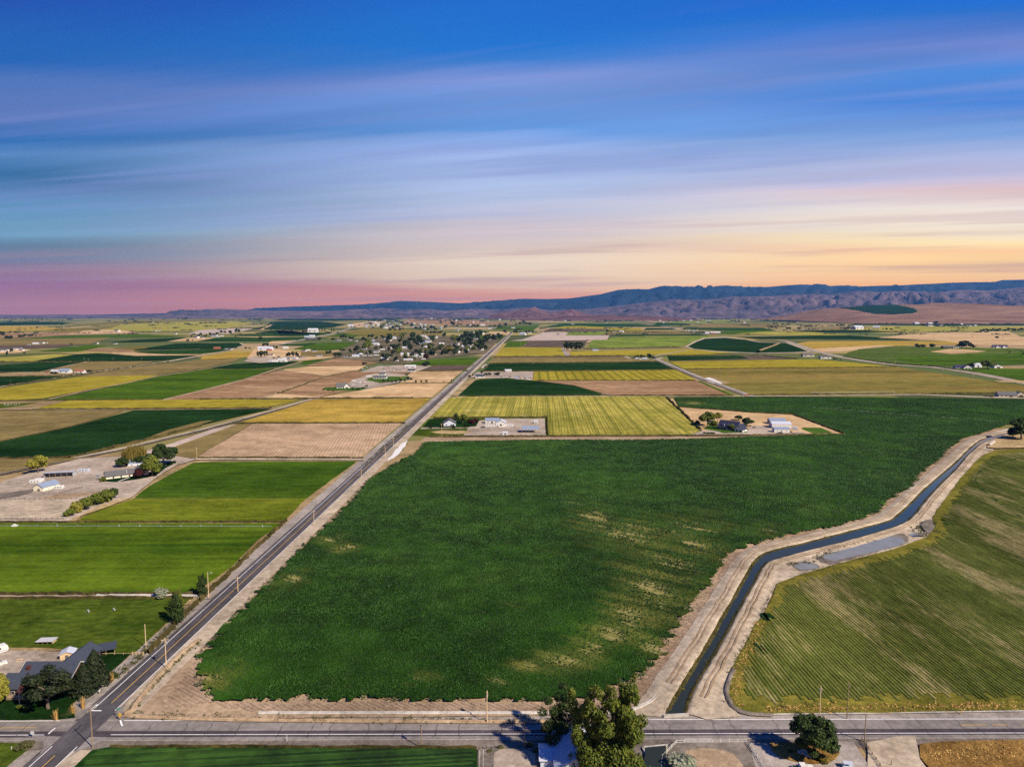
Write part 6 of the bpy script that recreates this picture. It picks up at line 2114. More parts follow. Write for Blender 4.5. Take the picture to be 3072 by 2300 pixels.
for k in range(7):
    g2 = P(152 + k * 7, 1437 - k * 2.6)
    b = MB()
    for j in range(3):
        x0, z0 = rnd.uniform(-1, 0), .25 + rnd.uniform(0, .4)
        b.box(x0, x0 + rnd.uniform(.7, 1.6), rnd.uniform(-.7, 0), rnd.uniform(.2, .8), 0 if j == 0 else z0, z0 + rnd.uniform(.3, .9))
    b.tube((-.5, -.7, .4), (-.5, -.5, .4), .4, .4, 8)
    q_ = b.build('farm_machine', M['junk'])
    q_.location = (g2.x, g2.y, 0)
    tag(q_, nth(k, 7, 'rusty farm machine stored at the mouth of the open machine shed'), 'farm machine', 'machines at the machine shed')
g = P(100, 1475)
building('barn', 'cream barn with grey roof and dark door in the farm yard', 'barn', g, R(-14), 8.2, 13, 3.4, 2.2, 'cream', 'roof_tin', 'y', .4, wins=[('r', 4, 1.4, 1.0, .8), ('r', 9, 1.4, 1.0, .8)], doors=[('f', 4.6, 2.0, 2.3)])
vehicle('trailer', P(163, 1470), R(14), 'white', 'white stock trailer parked beside the cream barn', L=5.5)
vehicle('trailer', P(91, 1452), R(8), 'white', 'left of two white camper trailers behind the cream barn', L=7, group='white campers behind the barn')
vehicle('trailer', P(107, 1447), R(8), 'white', 'right of two white camper trailers behind the cream barn', L=5, group='white campers behind the barn')
vehicle('trailer', P(236, 1418), R(6), 'roof_tin_pale', 'grey metal box trailer standing in the middle of the farm yard', L=7.5)
for i, (x_, yb, yt, w_, mt, l_) in enumerate(((208, 1551, 1523, 28, 'leaf', 'lowest green shrub of the row at the corral corner'), (232, 1541, 1503, 32, 'leaf_yellow', 'yellow shrub second from the low end of the row'),
                                              (255, 1531, 1487, 42, 'leaf', 'big green shrub just above the yellow one in the row'), (290, 1516, 1477, 46, 'leaf', 'widest green shrub in the middle of the row'), (317, 1508, 1464, 42, 'leaf', 'green shrub second from the top of the row'),
                                              (338, 1498, 1459, 26, 'leaf_dark', 'dark slim shrub at the top end of the row'))):
    tree('bush', x_, yb, yt, w_, l_, mt, 'shrub', 'row of shrubs along the corral')
fence('corral_fence', 'dark pole corral fence along the near edge of the pale paddock', [(-120, 1561), (0, 1561), (90, 1561), (190, 1561)], 3.2, 1.7, (.5, 1.0, 1.5), 'wood_dark', post=.13, railt=.12)
fence('corral_fence', 'corral fence along the far edge of the pale paddock', [(-120, 1504), (0, 1502), (120, 1501), (230, 1500)], 3.2, 1.7, (.6, 1.2), 'wood_dark', post=.13)
fence('corral_fence', 'short dark fence slanting below the stock trailer', [(180, 1484), (215, 1473), (246, 1465)], 2.2, 1.6, (.6, 1.2), 'wood_dark', post=.14)
fence('corral_fence', 'thin fence round the dark pen left of the cream barn', [(-40, 1488), (20, 1476), (60, 1470), (98, 1466)], 3, 1.5, (.6, 1.2), 'wood', post=.1)
fence('corral_fence', 'grey rail fence beside the pale strip below the farmhouse', [(335, 1485), (370, 1478), (403, 1468)], 3.2, 1.3, (.6, 1.1), 'wood', post=.1)
for i, (x_, y_) in enumerate(((168, 1492), (100, 1492), (118, 1496), (75, 1495), (40, 1496), (305, 1402), (268, 1401), (276, 1398), (300, 1396), (480, 1402), (500, 1398), (520, 1394), (545, 1391), (560, 1388), (450, 1443), (535, 1393), (240, 1458), (190, 1437))):
    g = P(x_, y_)
    b = MB()
    for j in range(5):
        x0, y0 = rnd.uniform(-1.2, .4), rnd.uniform(-1, .3)
        b.box(x0, x0 + rnd.uniform(.4, 1.3), y0, y0 + rnd.uniform(.4, 1), 0, rnd.uniform(.3, 1.1))
    q_ = b.build('scrap_pile', M['junk' if i % 3 else 'wood_dark'])
    q_.location = (g.x, g.y, 0)
    tag(q_, 'low pile of dark scrap and timber in the left farm yard', 'scrap pile', 'scrap piles in the left farm yard')

# ------------------------------------------------------------------ farmsteads above the dark green field
g = P(1331, 1279)
building('house', 'pale blue grey house with grey roof on a dark lawn by the long road', 'house', g, R(6), 13, 14, 3.4, 3.6, 'bluegrey', 'roof_grey', 'y', .6, wins=[('f', 3, 1.1, 1.6, 1.4), ('r', 5, 1.1, 1.4, 1.3), ('r', 9, 1.1, 1.4, 1.3)], doors=[('f', 8.5, 2.6, 2.2)])
tree('broad', 1368, 1262, 1240, 16, 'dark tree directly behind the pale blue grey house', 'leaf_dark')
tree('broad', 1389, 1270, 1244, 28, 'lit green tree right of the pale blue grey house', 'leaf')
tree('broad', 1414, 1279, 1258, 22, 'dark purple leaved tree left of the white farm buildings', 'leaf_red')
tree('broad', 1425, 1270, 1256, 18, 'second dark purple tree behind the first by the yard', 'leaf_red')
for i, (x_, yb, yt, l_) in enumerate(((1292, 1286, 1268, 'small dark conifer nearest the long road on the lawn drive'), (1325, 1284, 1266, 'small dark conifer left of the pale blue grey house'), (1361, 1285, 1270, 'small dark conifer at the door of the pale blue grey house'), (1395, 1283, 1267, 'small dark conifer right of the house on the lawn drive'))):
    tree('conifer', x_, yb, yt, 8, l_, 'needle', group='small conifers along the lawn drive')
g = P(1456, 1271)
building('barn', 'long white barn with pale blue tin roof at the back of the yard', 'barn', g, R(0), 15, 9, 3.8, 2.0, 'white', 'roof_tin', 'x', .4, wins=[('f', 3, 1.2, 1.5, 1.2), ('f', 11, 1.2, 1.5, 1.2)], doors=[('f', 7.2, 2.2, 2.6)])
g = P(1488, 1282)
building('barn', 'white gabled barn facing the dark green field with square window', 'barn', g, R(0), 10.5, 12, 5.0, 2.4, 'white', 'roof_tin_pale', 'y', .4, wins=[('f', 5.2, 1.8, 2.4, 1.8)], doors=[('f', 1.6, 1.4, 2.2)])
vehicle('trailer', P(1456, 1281.5), R(0), 'white', 'long white camper trailer left of the white gabled barn', L=10.5)
vehicle('trailer', P(1518, 1281), R(0), 'white', 'long white camper trailer right of the white gabled barn', L=7.5)
vehicle('suv', P(1442, 1284), R(4), 'dark_paint', 'black car parked left of the white camper trailer')
g = P(1508, 1306)
building('storage_shed', 'small white shed alone at the lower edge of the yard', 'shed', g, R(0), 5, 4, 2.8, .9, 'white', 'roof_tin_pale', 'x', .3, doors=[('f', 2.5, 1.6, 2)])
g = P(1567, 1299)
open_shed('pole_barn', 'open pole barn with blue tin roof right of the yard', g, R(0), 16.5, 12, 4.0, 4.0, 'roof_tin', 'white', 5, 'barn', both=True, rise=2.2)
g = P(1603, 1271)
building('storage_shed', 'small white shed behind the open pole barn', 'shed', g, R(0), 3.6, 3.4, 3.2, .8, 'white', 'roof_white', 'x', .3, doors=[('f', 1.8, 1.2, 2)])
fence('field_fence', 'dark fence between the yard and the ripening grain', [(1640, 1304), (1639, 1256)], 4, 1.4, (.6, 1.2), 'wood_dark', post=.14)
fence('yard_fence', 'low rail fence crossing the yard below the campers', [(1400, 1300), (1420, 1290), (1500, 1292), (1560, 1300)], 4, 1.2, (.6, 1.1), 'wood', post=.1)

a, yw, ln = span(2153, 1288, 2217, 1294)
nh = building('house', 'large house with navy roof, white dormers and white gable end', 'house', a, yw - R(6), 21, 13, 3.2, 6.2, 'dark_siding', 'roof_navy', 'x', .6, wins=[('f', 3 + 2.8 * k, .9, 1.2, 1.5) for k in range(6)], doors=[('f', 9.9, 1.3, 2.2, 'white')])
for u in (4.2, 9.0, 13.8):
    w, r = gable_meshes(2.6, 3.6, 1.5, 1.1, 'y', .25, .12)
    q_ = w.build('dormer', M['white'], nh)
    q_.location = (u, .9, 4.6)
    q2 = r.build('roof', M['roof_navy'], q_)
    q3 = opening('f', 2.6, 3.6, 1.3, .3, 1.2, 1.1).build('window', M['glass'], q_)
building('', '', '', None, 0, 8.5, 11, 3.2, 4.6, 'white', 'roof_navy', 'y', .5, wins=[('f', 2.4, .1, 2.6, 2.3), ('f', 6.2, .1, 2.6, 2.3), ('f', 4.2, 4.3, 1.2, 1.2), ('r', 4, 1, 1.4, 1.4)], parent=nh, loc=(19.5, -3.2, .05), frame='beige')
for u in (20.6, ):
    b = MB()
    b.prism([(-.6, 3.0), (6.5, 9.6), (13.6, 3.0), (13.2, 3.0), (6.5, 9.15), (-.2, 3.0)], u + 1.0, u + 1.06, 0, 'x')
    b.build('barge_board', M['white'], nh)
tree('broad', 2122, 1278, 1237, 46, 'big sunlit round tree left of the navy roofed house', 'leaf', var=1)
tree('broad', 2153, 1266, 1238, 30, 'yellow green tree behind the left end of the navy roof', 'leaf_yellow')
tree('broad', 2139, 1285, 1262, 26, 'smaller green tree in front of the navy roofed house', 'leaf')
tree('broad', 2194, 1292, 1272, 22, 'green tree before the white gable of the navy roofed house', 'leaf')
tree('broad', 2092, 1276, 1262, 18, 'low dark tree farthest left of the navy roofed house', 'leaf_dark')
tree('broad', 2216, 1262, 1246, 26, 'dark tree behind the right end of the navy roof', 'leaf_dark')
tree('broad', 2242, 1279, 1254, 34, 'dark tree right of the white gable end', 'leaf_dark')
tree('bush', 2232, 1282, 1268, 16, 'dark shrub tucked behind the white gable end', 'leaf_dark', 'shrub')
for i, x_ in enumerate((2114, 2122, 2129, 2136, 2141)):
    tree('bush', x_, 1302.5, 1295, 9, nth(i, 5, 'dark shrub in the round bed of the gravel drive'), 'weed', 'shrub', 'shrubs in the drive bed')
g = P(2310, 1273)
building('barn', 'rearmost white barn with open dark end right of the navy roofed house', 'barn', g, R(-4), 17, 11, 4.2, 2.0, 'white', 'roof_tin', 'x', .3, doors=[('l', 5, 4, 3.4, 'black')])  # black door panel imitates the dark inside the open end
g = P(2316, 1285)
building('barn', 'largest white barn in the middle of the three', 'barn', g, R(-4), 20, 12, 4.6, 2.2, 'white', 'roof_tin_pale', 'x', .3, doors=[('f', 8.5, 3, 3, 'roof_white'), ('f', 13, 3, 3, 'roof_white')], wins=[('f', 3, 1.4, 1.2, 1)])
g = P(2323, 1298)
building('barn', 'smallest white barn nearest the dark green field', 'barn', g, R(-4), 15, 8, 3.8, 1.7, 'white', 'roof_tin', 'x', .3, doors=[('f', 7, 1.2, 2.2)], wins=[('f', 3, 1.3, 1.1, .9), ('f', 12, 1.3, 1.1, .9)])
vehicle('pickup', P(2331, 1301), R(4), 'dark_paint', 'dark pickup truck parked before the smallest white barn')
vehicle('pickup', P(2380, 1291), R(-10), 'silver', 'grey pickup truck parked right of the white barns')
vehicle('trailer', P(2376, 1288), R(-8), 'roof_tin_pale', 'grey stock trailer right of the largest white barn', L=5)
for x_, y_ in ((2372, 1298), (2250, 1280), (2262, 1284), (2240, 1290)):
    g = P(x_, y_)
    b = MB()
    b.box(-1.5, 1.5, -.8, .8, 0, 1.2)
    b.prism([(-1.5, 1.2), (1.5, 1.2), (.8, 1.9), (-1, 1.8)], -.6, .6, 0, 'y')
    q_ = b.build('scrap_pile', M['wood_dark'])
    q_.location = (g.x, g.y, 0)
    tag(q_, 'dark covered pile on the gravel drive of the navy roofed house', 'pile', 'dark piles on the gravel drive')

# trees and wreckage where the canal leaves the picture
tree('broad', 3062, 1320, 1258, 64, 'dark tree cut by the right edge above the canal', 'leaf_dark', var=0)
tree('broad', 3038, 1316, 1284, 34, 'smaller dark tree left of the edge tree above the canal', 'leaf_dark', var=1)
sheet('dry_grass', [(2990, 1316), (3020, 1306), (3072, 1302), (3200, 1300), (3200, 1345), (3072, 1346), (2990, 1348), (2960, 1345), (2968, 1330)], M['straw'], seg=4, jitter=.4)
sheet('weed_patch', [(2778, 1600), (2760, 1580), (2775, 1566), (2793, 1562), (2803, 1582), (2795, 1600), (2770, 1612), (2740, 1612)], M['gravel_dark'], seg=2, jitter=.4)
a, yw, _ = span(2966, 1339, 3001, 1318)
o = thing('culvert_pipe', 'big pale concrete pipe lying on the dirt by the canal', 'pipe', (a.x, a.y, 1.3), yw)
b = MB()
for k in range(16):
    a0, a1 = 2 * math.pi * k / 16, 2 * math.pi * (k + 1) / 16
    b.add([(0, 1.3 * math.cos(a0), 1.3 * math.sin(a0)), (0, 1.3 * math.cos(a1), 1.3 * math.sin(a1)), (22, 1.3 * math.cos(a1), 1.3 * math.sin(a1)), (22, 1.3 * math.cos(a0), 1.3 * math.sin(a0)),
           (0, 1.1 * math.cos(a0), 1.1 * math.sin(a0)), (0, 1.1 * math.cos(a1), 1.1 * math.sin(a1)), (22, 1.1 * math.cos(a1), 1.1 * math.sin(a1)), (22, 1.1 * math.cos(a0), 1.1 * math.sin(a0))],
          [(0, 1, 2, 3), (7, 6, 5, 4), (0, 4, 5, 1), (3, 2, 6, 7)])
b.build('barrel', M['stone'], o, smooth=False)

# ------------------------------------------------------------------ lower right: cottonwoods, tin shed, culvert, paddock, island tree
tree('cotton', 1842, 2350, 2008, 205, 'tall broad cottonwood filling the bottom edge right of the tin shed', 'leaf', var=0)
tree('cotton', 1694, 2238, 2066, 150, 'shorter dark cottonwood left of the tall one', 'leaf_dark', var=1)  # the tall tree's shade is put into this one's darker leaf colour
tree('cotton', 1878, 2330, 2012, 96, 'narrow cottonwood rising behind the right shoulder of the tall one', 'leaf', var=2)
tree('cotton', 1772, 2325, 2018, 150, 'dark cottonwood rising behind the left shoulder of the tall one', 'leaf', var=1)
tree('bush', 1650, 2210, 2122, 40, 'straggling shrub at the left foot of the cottonwoods', 'weed', 'shrub', h=5)
g = P(1668, 2345)
sh = building('tin_shed', 'pale blue tin roofed shed below the cottonwoods at the bottom edge', 'shed', (g.x, g.y), R(0), 10.0, 16, 3.4, 3.0, 'bluegrey', 'roof_tin_pale', 'y', .5, doors=[('l', 6, 2, 2.2)], wins=[('l', 11, 1.2, 1.2, 1)])
building('', '', '', None, 0, 4.4, 7, 2.6, 1.0, 'bluegrey', 'roof_tin_pale', 'x', .4, parent=sh, loc=(-3.8, 5, .03))
for k in range(26):
    b = MB()
    b.prism([(-.5, 3.4 - .30 + .20), (5.0, 6.60), (5.0, 6.65), (-.5, 3.4 - .30 + .25)], -.45 + k * .65, -.40 + k * .65, 0, 'y')
    b.build('roof_rib', M['roof_tin'], sh)
b = MB()
b.box(4.85, 5.15, -.5, 16.5, 6.55, 6.68)
b.build('ridge_cap', M['roof_tin'], sh)
for x_, y_, l_ in ((3.0, 12.5, 0), (4.6, 10.4, 0)):
    b = MB()
    b.tube((x_, y_, 4.6), (x_, y_, 6.6), .12, .12, 8)
    b.build('vent_pipe', M['wood_dark'], sh)
# culvert where the canal passes under the cross road
a, c_ = P(1932, 2252), P(2003, 2246)
o = thing('culvert_headwall', 'pale concrete canal headwall on the near side of the road', 'culvert', (a.x, a.y, 0), math.atan2(c_.y - a.y, c_.x - a.x))
cw = (c_ - a).length
b = MB()
b.box(0, cw, 0, .5, 0, 1.25)
b.build('cap', M['concrete'], o)
b = MB()
b.box(-.45, .0, -7, .35, 0, 1.0)
b.build('wing_wall', M['concrete'], o)
b = MB()
b.box(.6, cw - .6, -.03, .02, .02, .9)
b.build('opening', M['black'], o)  # black panel painted as the darkness inside the culvert
sheet('canal_water', [(1938, 2253), (1998, 2247), (1996, 2300), (1990, 2700), (1900, 2700), (1930, 2300)], M['water'])
a, c_ = P(1998, 2150), P(2057, 2147)
o = thing('culvert_headwall', 'low concrete canal headwall on the far side of the road', 'culvert', (a.x, a.y, 0), math.atan2(c_.y - a.y, c_.x - a.x))
cw = (c_ - a).length
b = MB()
b.box(-.8, cw + .8, -.4, 0, 0, 1.0)
b.build('cap', M['concrete'], o)
b = MB()
b.box(.4, cw - .4, 0, .04, .02, .7)
b.build('opening', M['black'], o)  # flat black panel holds the dark of the culvert mouth
fence('paddock_fence', 'white two rail fence closing the left side of the paddock', [(1982, 2318), (1986, 2276), (2028, 2231), (2053, 2230)], 2.6, 1.35, (.65, 1.2), 'white', post=.08, railt=.16, group='white paddock fences')
fence('paddock_fence', 'white two rail fence closing the right side of the paddock', [(2137, 2230), (2238, 2229), (2272, 2276), (2305, 2330)], 2.6, 1.35, (.65, 1.2), 'white', post=.08, railt=.16, group='white paddock fences')
for (x0, x1, l_) in ((2054, 2094, 'left grey steel panel gate of the paddock entrance'), (2095, 2136, 'right grey steel panel gate of the paddock entrance')):
    a, c_ = P(x0, 2230), P(x1, 2230)
    L = (c_ - a).length
    o = thing('panel_gate', l_, 'gate', (a.x, a.y, 0), 0, 'steel gates of the paddock')
    for z in (.25, .5, .75, 1.0, 1.25, 1.5):
        b = MB()
        b.tube((0, 0, z), (L, 0, z), .035, .035, 6)
        b.build('rail', M['metal'], o)
    for u in (0, L / 2, L):
        b = MB()
        b.tube((u, 0, 0), (u, 0, 1.6), .05, .05, 6)
        b.build('post', M['metal'], o)
tree('bush', 2040, 2312, 2268, 78, 'pale straw coloured bush inside the white fenced paddock', 'leaf_pale', 'shrub')
fence('rail_fence', 'weathered timber rail fence running down beside the gravel driveway', [(2585, 2222), (2605, 2250), (2640, 2300), (2660, 2340)], 2.4, 1.3, (.35, .7, 1.1), 'wood', post=.1, railt=.14)
fence('yard_fence', 'thin wire post fence left of the tin shed', [(1606, 2310), (1618, 2262), (1622, 2237)], 3.0, 1.3, (.6, 1.1), 'wood', post=.07, railt=.04)
for (x_, l_) in ((1438, 'left pale irrigation pipe lying at the end of the near green field'), (1449, 'right pale irrigation pipe lying at the end of the near green field')):
    a, c_ = P(x_, 2320), P(x_ + 1, 2251)
    b = MB()
    b.tube((a.x, a.y, .3), (c_.x, c_.y, .3), .16, .16, 8)
    tag(b.build('irrigation_pipe', M['concrete']), l_, 'pipe', 'pale irrigation pipes')
for (x_, yb, yt, l_) in ((1437, 2252, 2240, 'left dark gate post at the corner of the near green field'), (1459, 2247, 2234, 'middle dark gate post by the near driveway'), (1484, 2246, 2234, 'right dark gate post by the near driveway')):
    g = P(x_, yb)
    b = MB()
    b.box(-.14, .14, -.14, .14, 0, hgt(x_, yb, yt))
    q_ = b.build('gate_post', M['wood_dark'])
    q_.location = (g.x, g.y, 0)
    tag(q_, l_, 'post', 'dark gate posts by the near drive')
for i, (x_, y_) in enumerate(((1500, 2245), (1590, 2235), (1612, 2252), (1604, 2256), (1640, 2240), (1470, 2256), (1655, 2236), (1583, 2238))):
    tree('bush', x_, y_, y_ - 9, 16, nth(sorted((1500, 1590, 1612, 1604, 1640, 1470, 1655, 1583)).index(x_), 8, 'low dark weed clump on the near road shoulder'), 'weed', 'shrub', 'weed clumps on the near shoulder')
tree('maple', 2444, 2276, 2138, 136, 'dense dark green tree standing in the kerbed island', 'leaf_dark', var=1)
_kb = [P(*p).xy for p in ISL]
_kb = _kb[:9]
o = thing('island_kerb', 'low dark kerb curving round the tree island', 'kerb', (_kb[0].x, _kb[0].y, 0))
for a, c_ in zip(_kb, _kb[1:]):
    L = (c_ - a).length
    n = max(1, int(L / 1.2))
    for i in range(n):
        q_ = a + (c_ - a) * (i / n)
        b = MB()
        b.box(0.02, L / n - .02, -.14, .14, 0, .30)
        k = b.build('kerb_stone', M['stone' if i % 2 else 'concrete'], o)
        k.location = (q_.x - _kb[0].x, q_.y - _kb[0].y, 0)
        k.rotation_euler = (0, 0, math.atan2(c_.y - a.y, c_.x - a.x))
for i, (x_, y_, r_, l_) in enumerate(((2409, 2262, 1.3, 'left pale boulder below the island tree'), (2427, 2268, 1.35, 'right pinkish boulder below the island tree'))):
    g = P(x_, y_)
    V, F = [], []
    for j in range(7):
        ph = math.pi * j / 6
        for k in range(10):
            t_ = 2 * math.pi * k / 10
            rr = r_ * (.85 + .3 * rnd.random())
            V.append((rr * math.sin(ph) * math.cos(t_) * 1.2, rr * math.sin(ph) * math.sin(t_), .4 + rr * .5 * math.cos(ph)))
    F = [(j * 10 + k, j * 10 + (k + 1) % 10, (j + 1) * 10 + (k + 1) % 10, (j + 1) * 10 + k) for j in range(6) for k in range(10)]
    q_ = link_mesh('boulder', npmesh('boulder', V, F, smooth=True), M['stone'])
    q_.location = (g.x, g.y, 0)
    tag(q_, l_, 'boulder')
tree('bush', 2371, 2258, 2246, 12, 'tiny dark shrub left of the pale boulders', 'leaf_dark', 'shrub')
tree('bush', 2470, 2285, 2264, 34, 'ochre dry shrub right below the island tree', 'leaf_willow', 'shrub')
vehicle('pickup', P(2377, 2311), R(1), 'white', 'white pickup truck cut by the bottom edge below the island tree')
g = P(2530, 2311)
o = thing('utility_cart', 'small pale blue utility cart cut by the bottom edge', 'cart', (g.x, g.y, 0), R(-4))
b = MB()
b.box(0, 2.7, 0, 1.5, .35, 1.0)
b.build('body', M['roof_tin_pale'], o)
b = MB()
b.box(.1, 2.6, .05, 1.45, 1.85, 1.95)
b.build('canopy', M['roof_tin_pale'], o)
for x_ in (.2, 2.5):
    for y_ in (.1, 1.4):
        b = MB()
        b.tube((x_, y_, 1.0), (x_, y_, 1.85), .03, .03, 5)
        b.build('post', M['metal'], o)
wheels(o, (.5, 2.2), 1.5, .3)
for q_ in [c for c in o.children if c.name.startswith('wheel')]:
    q_.location.y += .75

# brush along ditches and banks
W_ = []


def brush(name, path, width, n, size, mat, seed):
    g = np.random.default_rng(seed)
    Wp = [P(*p).xy for p in path]
    L = [(b - a).length for a, b in zip(Wp, Wp[1:])]
    pos = []
    for i in range(n):
        t_ = g.random() * sum(L)
        k = 0
        while t_ > L[k] and k < len(L) - 1:
            t_ -= L[k]
            k += 1
        d = (Wp[k + 1] - Wp[k]).normalized()
        c = Wp[k] + d * t_ + Vector((d.y, -d.x)) * g.normal() * width * .5
        pos.append((c.x, c.y, g.uniform(.4, 1.2) * size))
    V = []
    for x_, y_, s_ in pos:
        for j in range(10):
            c = np.array([x_ + g.normal() * s_ * .35, y_ + g.normal() * s_ * .35, abs(g.normal()) * s_ * .4 + .15])
            a, b_ = g.normal(size=3), g.normal(size=3)
            a, b_ = a / np.linalg.norm(a) * s_ * .25, b_ / np.linalg.norm(b_) * s_ * .25
            V += [c + a, c + b_, c - a, c - b_]
    V = np.array(V)
    link_mesh(name, npmesh(name, V, np.arange(len(V)).reshape(-1, 4)), M[mat], None, 'stuff')


brush('roadside_weeds', [(340, 2040), (440, 1955), (560, 1832), (610, 1785)], 2.2, 240, 1.1, 'weed', 1)
brush('roadside_weeds', [(395, 2132), (410, 2105), (450, 2062), (560, 1955), (600, 1925)], 1.2, 190, .8, 'weed', 2)
brush('roadside_weeds', [(400, 2142), (600, 2152), (1000, 2160), (1400, 2162), (1640, 2160), (1880, 2150)], 1.8, 330, .8, 'weed', 3)
brush('canal_weeds', [(1990, 2140), (2036, 2066), (2110, 1946), (2163, 1847), (2240, 1712), (2290, 1660), (2408, 1630), (2550, 1594)], 1.2, 420, .9, 'leaf_yellow', 4)
brush('canal_weeds', [(1975, 2085), (2020, 2020), (2075, 1930), (2130, 1850)], 3.5, 90, .7, 'weed', 5)
brush('canal_weeds', [(2065, 2135), (2088, 2070), (2135, 1985), (2170, 1925), (2240, 1810)], 3.0, 160, .8, 'weed', 6)
brush('canal_weeds', [(2225, 2140), (2186, 2100), (2182, 2050), (2215, 1970), (2262, 1882), (2320, 1770), (2400, 1728), (2530, 1690), (2670, 1652)], 1.6, 260, .9, 'weed', 7)
brush('pond_weeds', [(2362, 1700), (2390, 1688), (2440, 1686), (2470, 1664), (2520, 1645), (2620, 1618)], 2.5, 190, 1.1, 'weed', 8)
brush('pond_weeds', [(2735, 1600), (2760, 1580), (2790, 1566), (2800, 1590), (2770, 1612)], 5, 170, 1.3, 'weed', 9)
brush('ditch_weeds', [(2100, 1290), (2050, 1242), (2005, 1195)], 3, 120, 1.6, 'weed', 10)
brush('ditch_weeds', [(1090, 1400), (1160, 1335), (1230, 1272)], 3, 120, 1.4, 'weed', 11)
brush('headland_grass', [(2290, 2130), (2500, 2128), (2800, 2124), (3072, 2119)], 2.2, 700, .9, 'grass_gold', 12)
brush('headland_grass', [(2225, 2120), (2205, 2080), (2225, 2000), (2290, 1870)], 2.4, 320, .9, 'grass_gold', 13)
brush('dry_grass_tufts', [(2800, 2275), (2900, 2268), (3060, 2262)], 4, 420, .8, 'grass_gold', 14)

# ------------------------------------------------------------------ the far village, farmsteads and trees
def trees(label, group, lst, mat=None, poplar=False):
    lst = sorted(lst)
    whole = poplar or mat or all(t_[2] >= 9.5 for t_ in lst)
    for i, t_ in enumerate(lst):
        far_tree(t_[0], t_[1], t_[2], t_[3], nth(i, len(lst), label) if whole else label, group, mat=mat, poplar=poplar, name='poplar_tree' if poplar else 'tree')


def houses(label, group, lst, wall='white', roof='roof_grey', name='house', cat='house'):
    lst = sorted(lst, key=lambda t_: t_[0])
    for i, t_ in enumerate(lst):
        far_house(t_[0], t_[1], t_[2], nth(i, len(lst), label), group, t_[3] if len(t_) > 3 else wall, t_[4] if len(t_) > 4 else roof, name=name, cat=cat)


TOWN = [(1085, 1048), (1110, 1022), (1190, 1010), (1330, 1012), (1440, 1010), (1500, 1018), (1478, 1040), (1448, 1062), (1400, 1066), (1310, 1076), (1235, 1090), (1165, 1086), (1140, 1076), (1050, 1066), (1045, 1058)]
pts = []
tr_ = random.Random(77)
while len(pts) < 165:
    x_, y_ = tr_.uniform(1040, 1500), tr_.uniform(1010, 1092)
    if bool(inside(TOWN, np.array([x_]), np.array([y_]))[0]) and not (1200 < x_ < 1232 and 1052 < y_ < 1075):
        pts.append((x_, y_))
WR = [('white', 'roof_grey'), ('white', 'roof_white'), ('bluegrey', 'roof_tin'), ('beige', 'roof_grey'), ('cream', 'roof_tin_pale'), ('white', 'roof_tin_pale'), ('beige', 'roof_white')]
for x_, y_ in pts[:58]:
    w_ = tr_.choice(WR)
    far_house(x_, y_, tr_.uniform(11, 22), 'small pale house among the dark trees of the far village', 'houses of the far village', *w_)
for x_, y_ in pts[40:]:
    h_ = tr_.uniform(11, 25)
    far_tree(x_, y_, h_, h_ * tr_.uniform(.75, 1.15), 'dark round tree among the houses of the far village', 'trees of the far village', mat=tr_.choice((None, None, None, 'leaf', 'leaf_dark')))
far_house(1214, 1070, 24, 'yellow house among the dark trees at the village edge', None, 'wood_pale', 'roof_tin_pale', 0, hk=1.2)
far_tree(1348, 1060, 23, 26, 'yellow green willow in the middle of the far village', None, mat='leaf_willow')
far_tree(1241, 1080, 17, 19, 'pale grey green tree at the near edge of the far village', None, mat='leaf_pale')
far_tree(1277, 1079, 20, 20, 'reddish brown tree at the near edge of the far village', None, mat='leaf_red')
far_tree(1282, 1100, 18, 30, 'single round dark tree on the bright green strip by the village', None)
far_tree(1146, 1086, 11, 15, 'lone round shrub on the brown field before the village', None, cat='shrub', name='shrub')
far_tree(1094, 1095, 11, 17, 'lone round dark tree left of the scrap yard', None)
trees('dark tree in the clump where the farm drive meets the brown field', 'clump before the village', [(983, 1063, 12, 14), (991, 1062, 11, 12), (1004, 1072, 18, 14), (1014, 1073, 20, 16), (1022, 1072, 17, 10)])
houses('pale house in the row along the village edge facing the brown field', 'row of houses at the village edge', [(1035, 1073, 14), (1047, 1073, 10), (1066, 1072, 20, 'white', 'roof_tin_pale'), (1083, 1069, 14), (1097, 1069, 16), (1112, 1069, 14)])
far_house(1128, 1069, 14, 'lime green house at the end of the village edge row', None, 'leaf_yellow', 'roof_tin_pale')
# scrap yard by the village
for i in range(70):
    x_, y_ = rnd.uniform(1080, 1290), 0
    y_ = rnd.uniform(1097, 1114) if x_ < 1210 else rnd.uniform(1098, 1112)
    if x_ > 1262:
        continue
    g = P(x_, y_)
    if not i:
        SCR = []
        for mt in ('junk', 'white', 'silver', 'red', 'wood_dark'):
            b = MB()
            b.box(0, 4.6, 0, 2, .3, 1.0)
            b.box(.8, 3.4, .15, 1.85, 1.0, 1.6)
            for wx in (.7, 3.6):
                b.tube((wx, -.05, .35), (wx, 2.05, .35), .35, .35, 8)
            me = b.mesh('scrap_car')
            me.materials.append(M[mt])
            SCR.append(me)
    q_ = bpy.data.objects.new('scrap_car', SCR[rnd.choice((0, 0, 1, 2, 2, 3, 4))])
    COL.objects.link(q_)
    q_.location = (g.x, g.y, 0)
    q_.rotation_euler = (0, 0, rnd.uniform(0, 6.28))
    tag(q_, 'old car standing in the cluttered yard beside the far village', 'car', 'old cars in the village scrap yard')
far_house(1230, 1105, 32, 'white flat shed on the bright strip beside the scrap yard', None, 'white', 'roof_white', 0, 'shed', 'shed', hk=.8)
far_house(1234, 1116, 22, 'white building below the white flat shed by the long road', None, 'white', 'roof_blue', 0, 'shed', 'shed')
far_house(1224, 1083, 26, 'low white trailer home at the village edge', None, 'white', 'roof_white', 0, 'trailer_home', hk=.7)
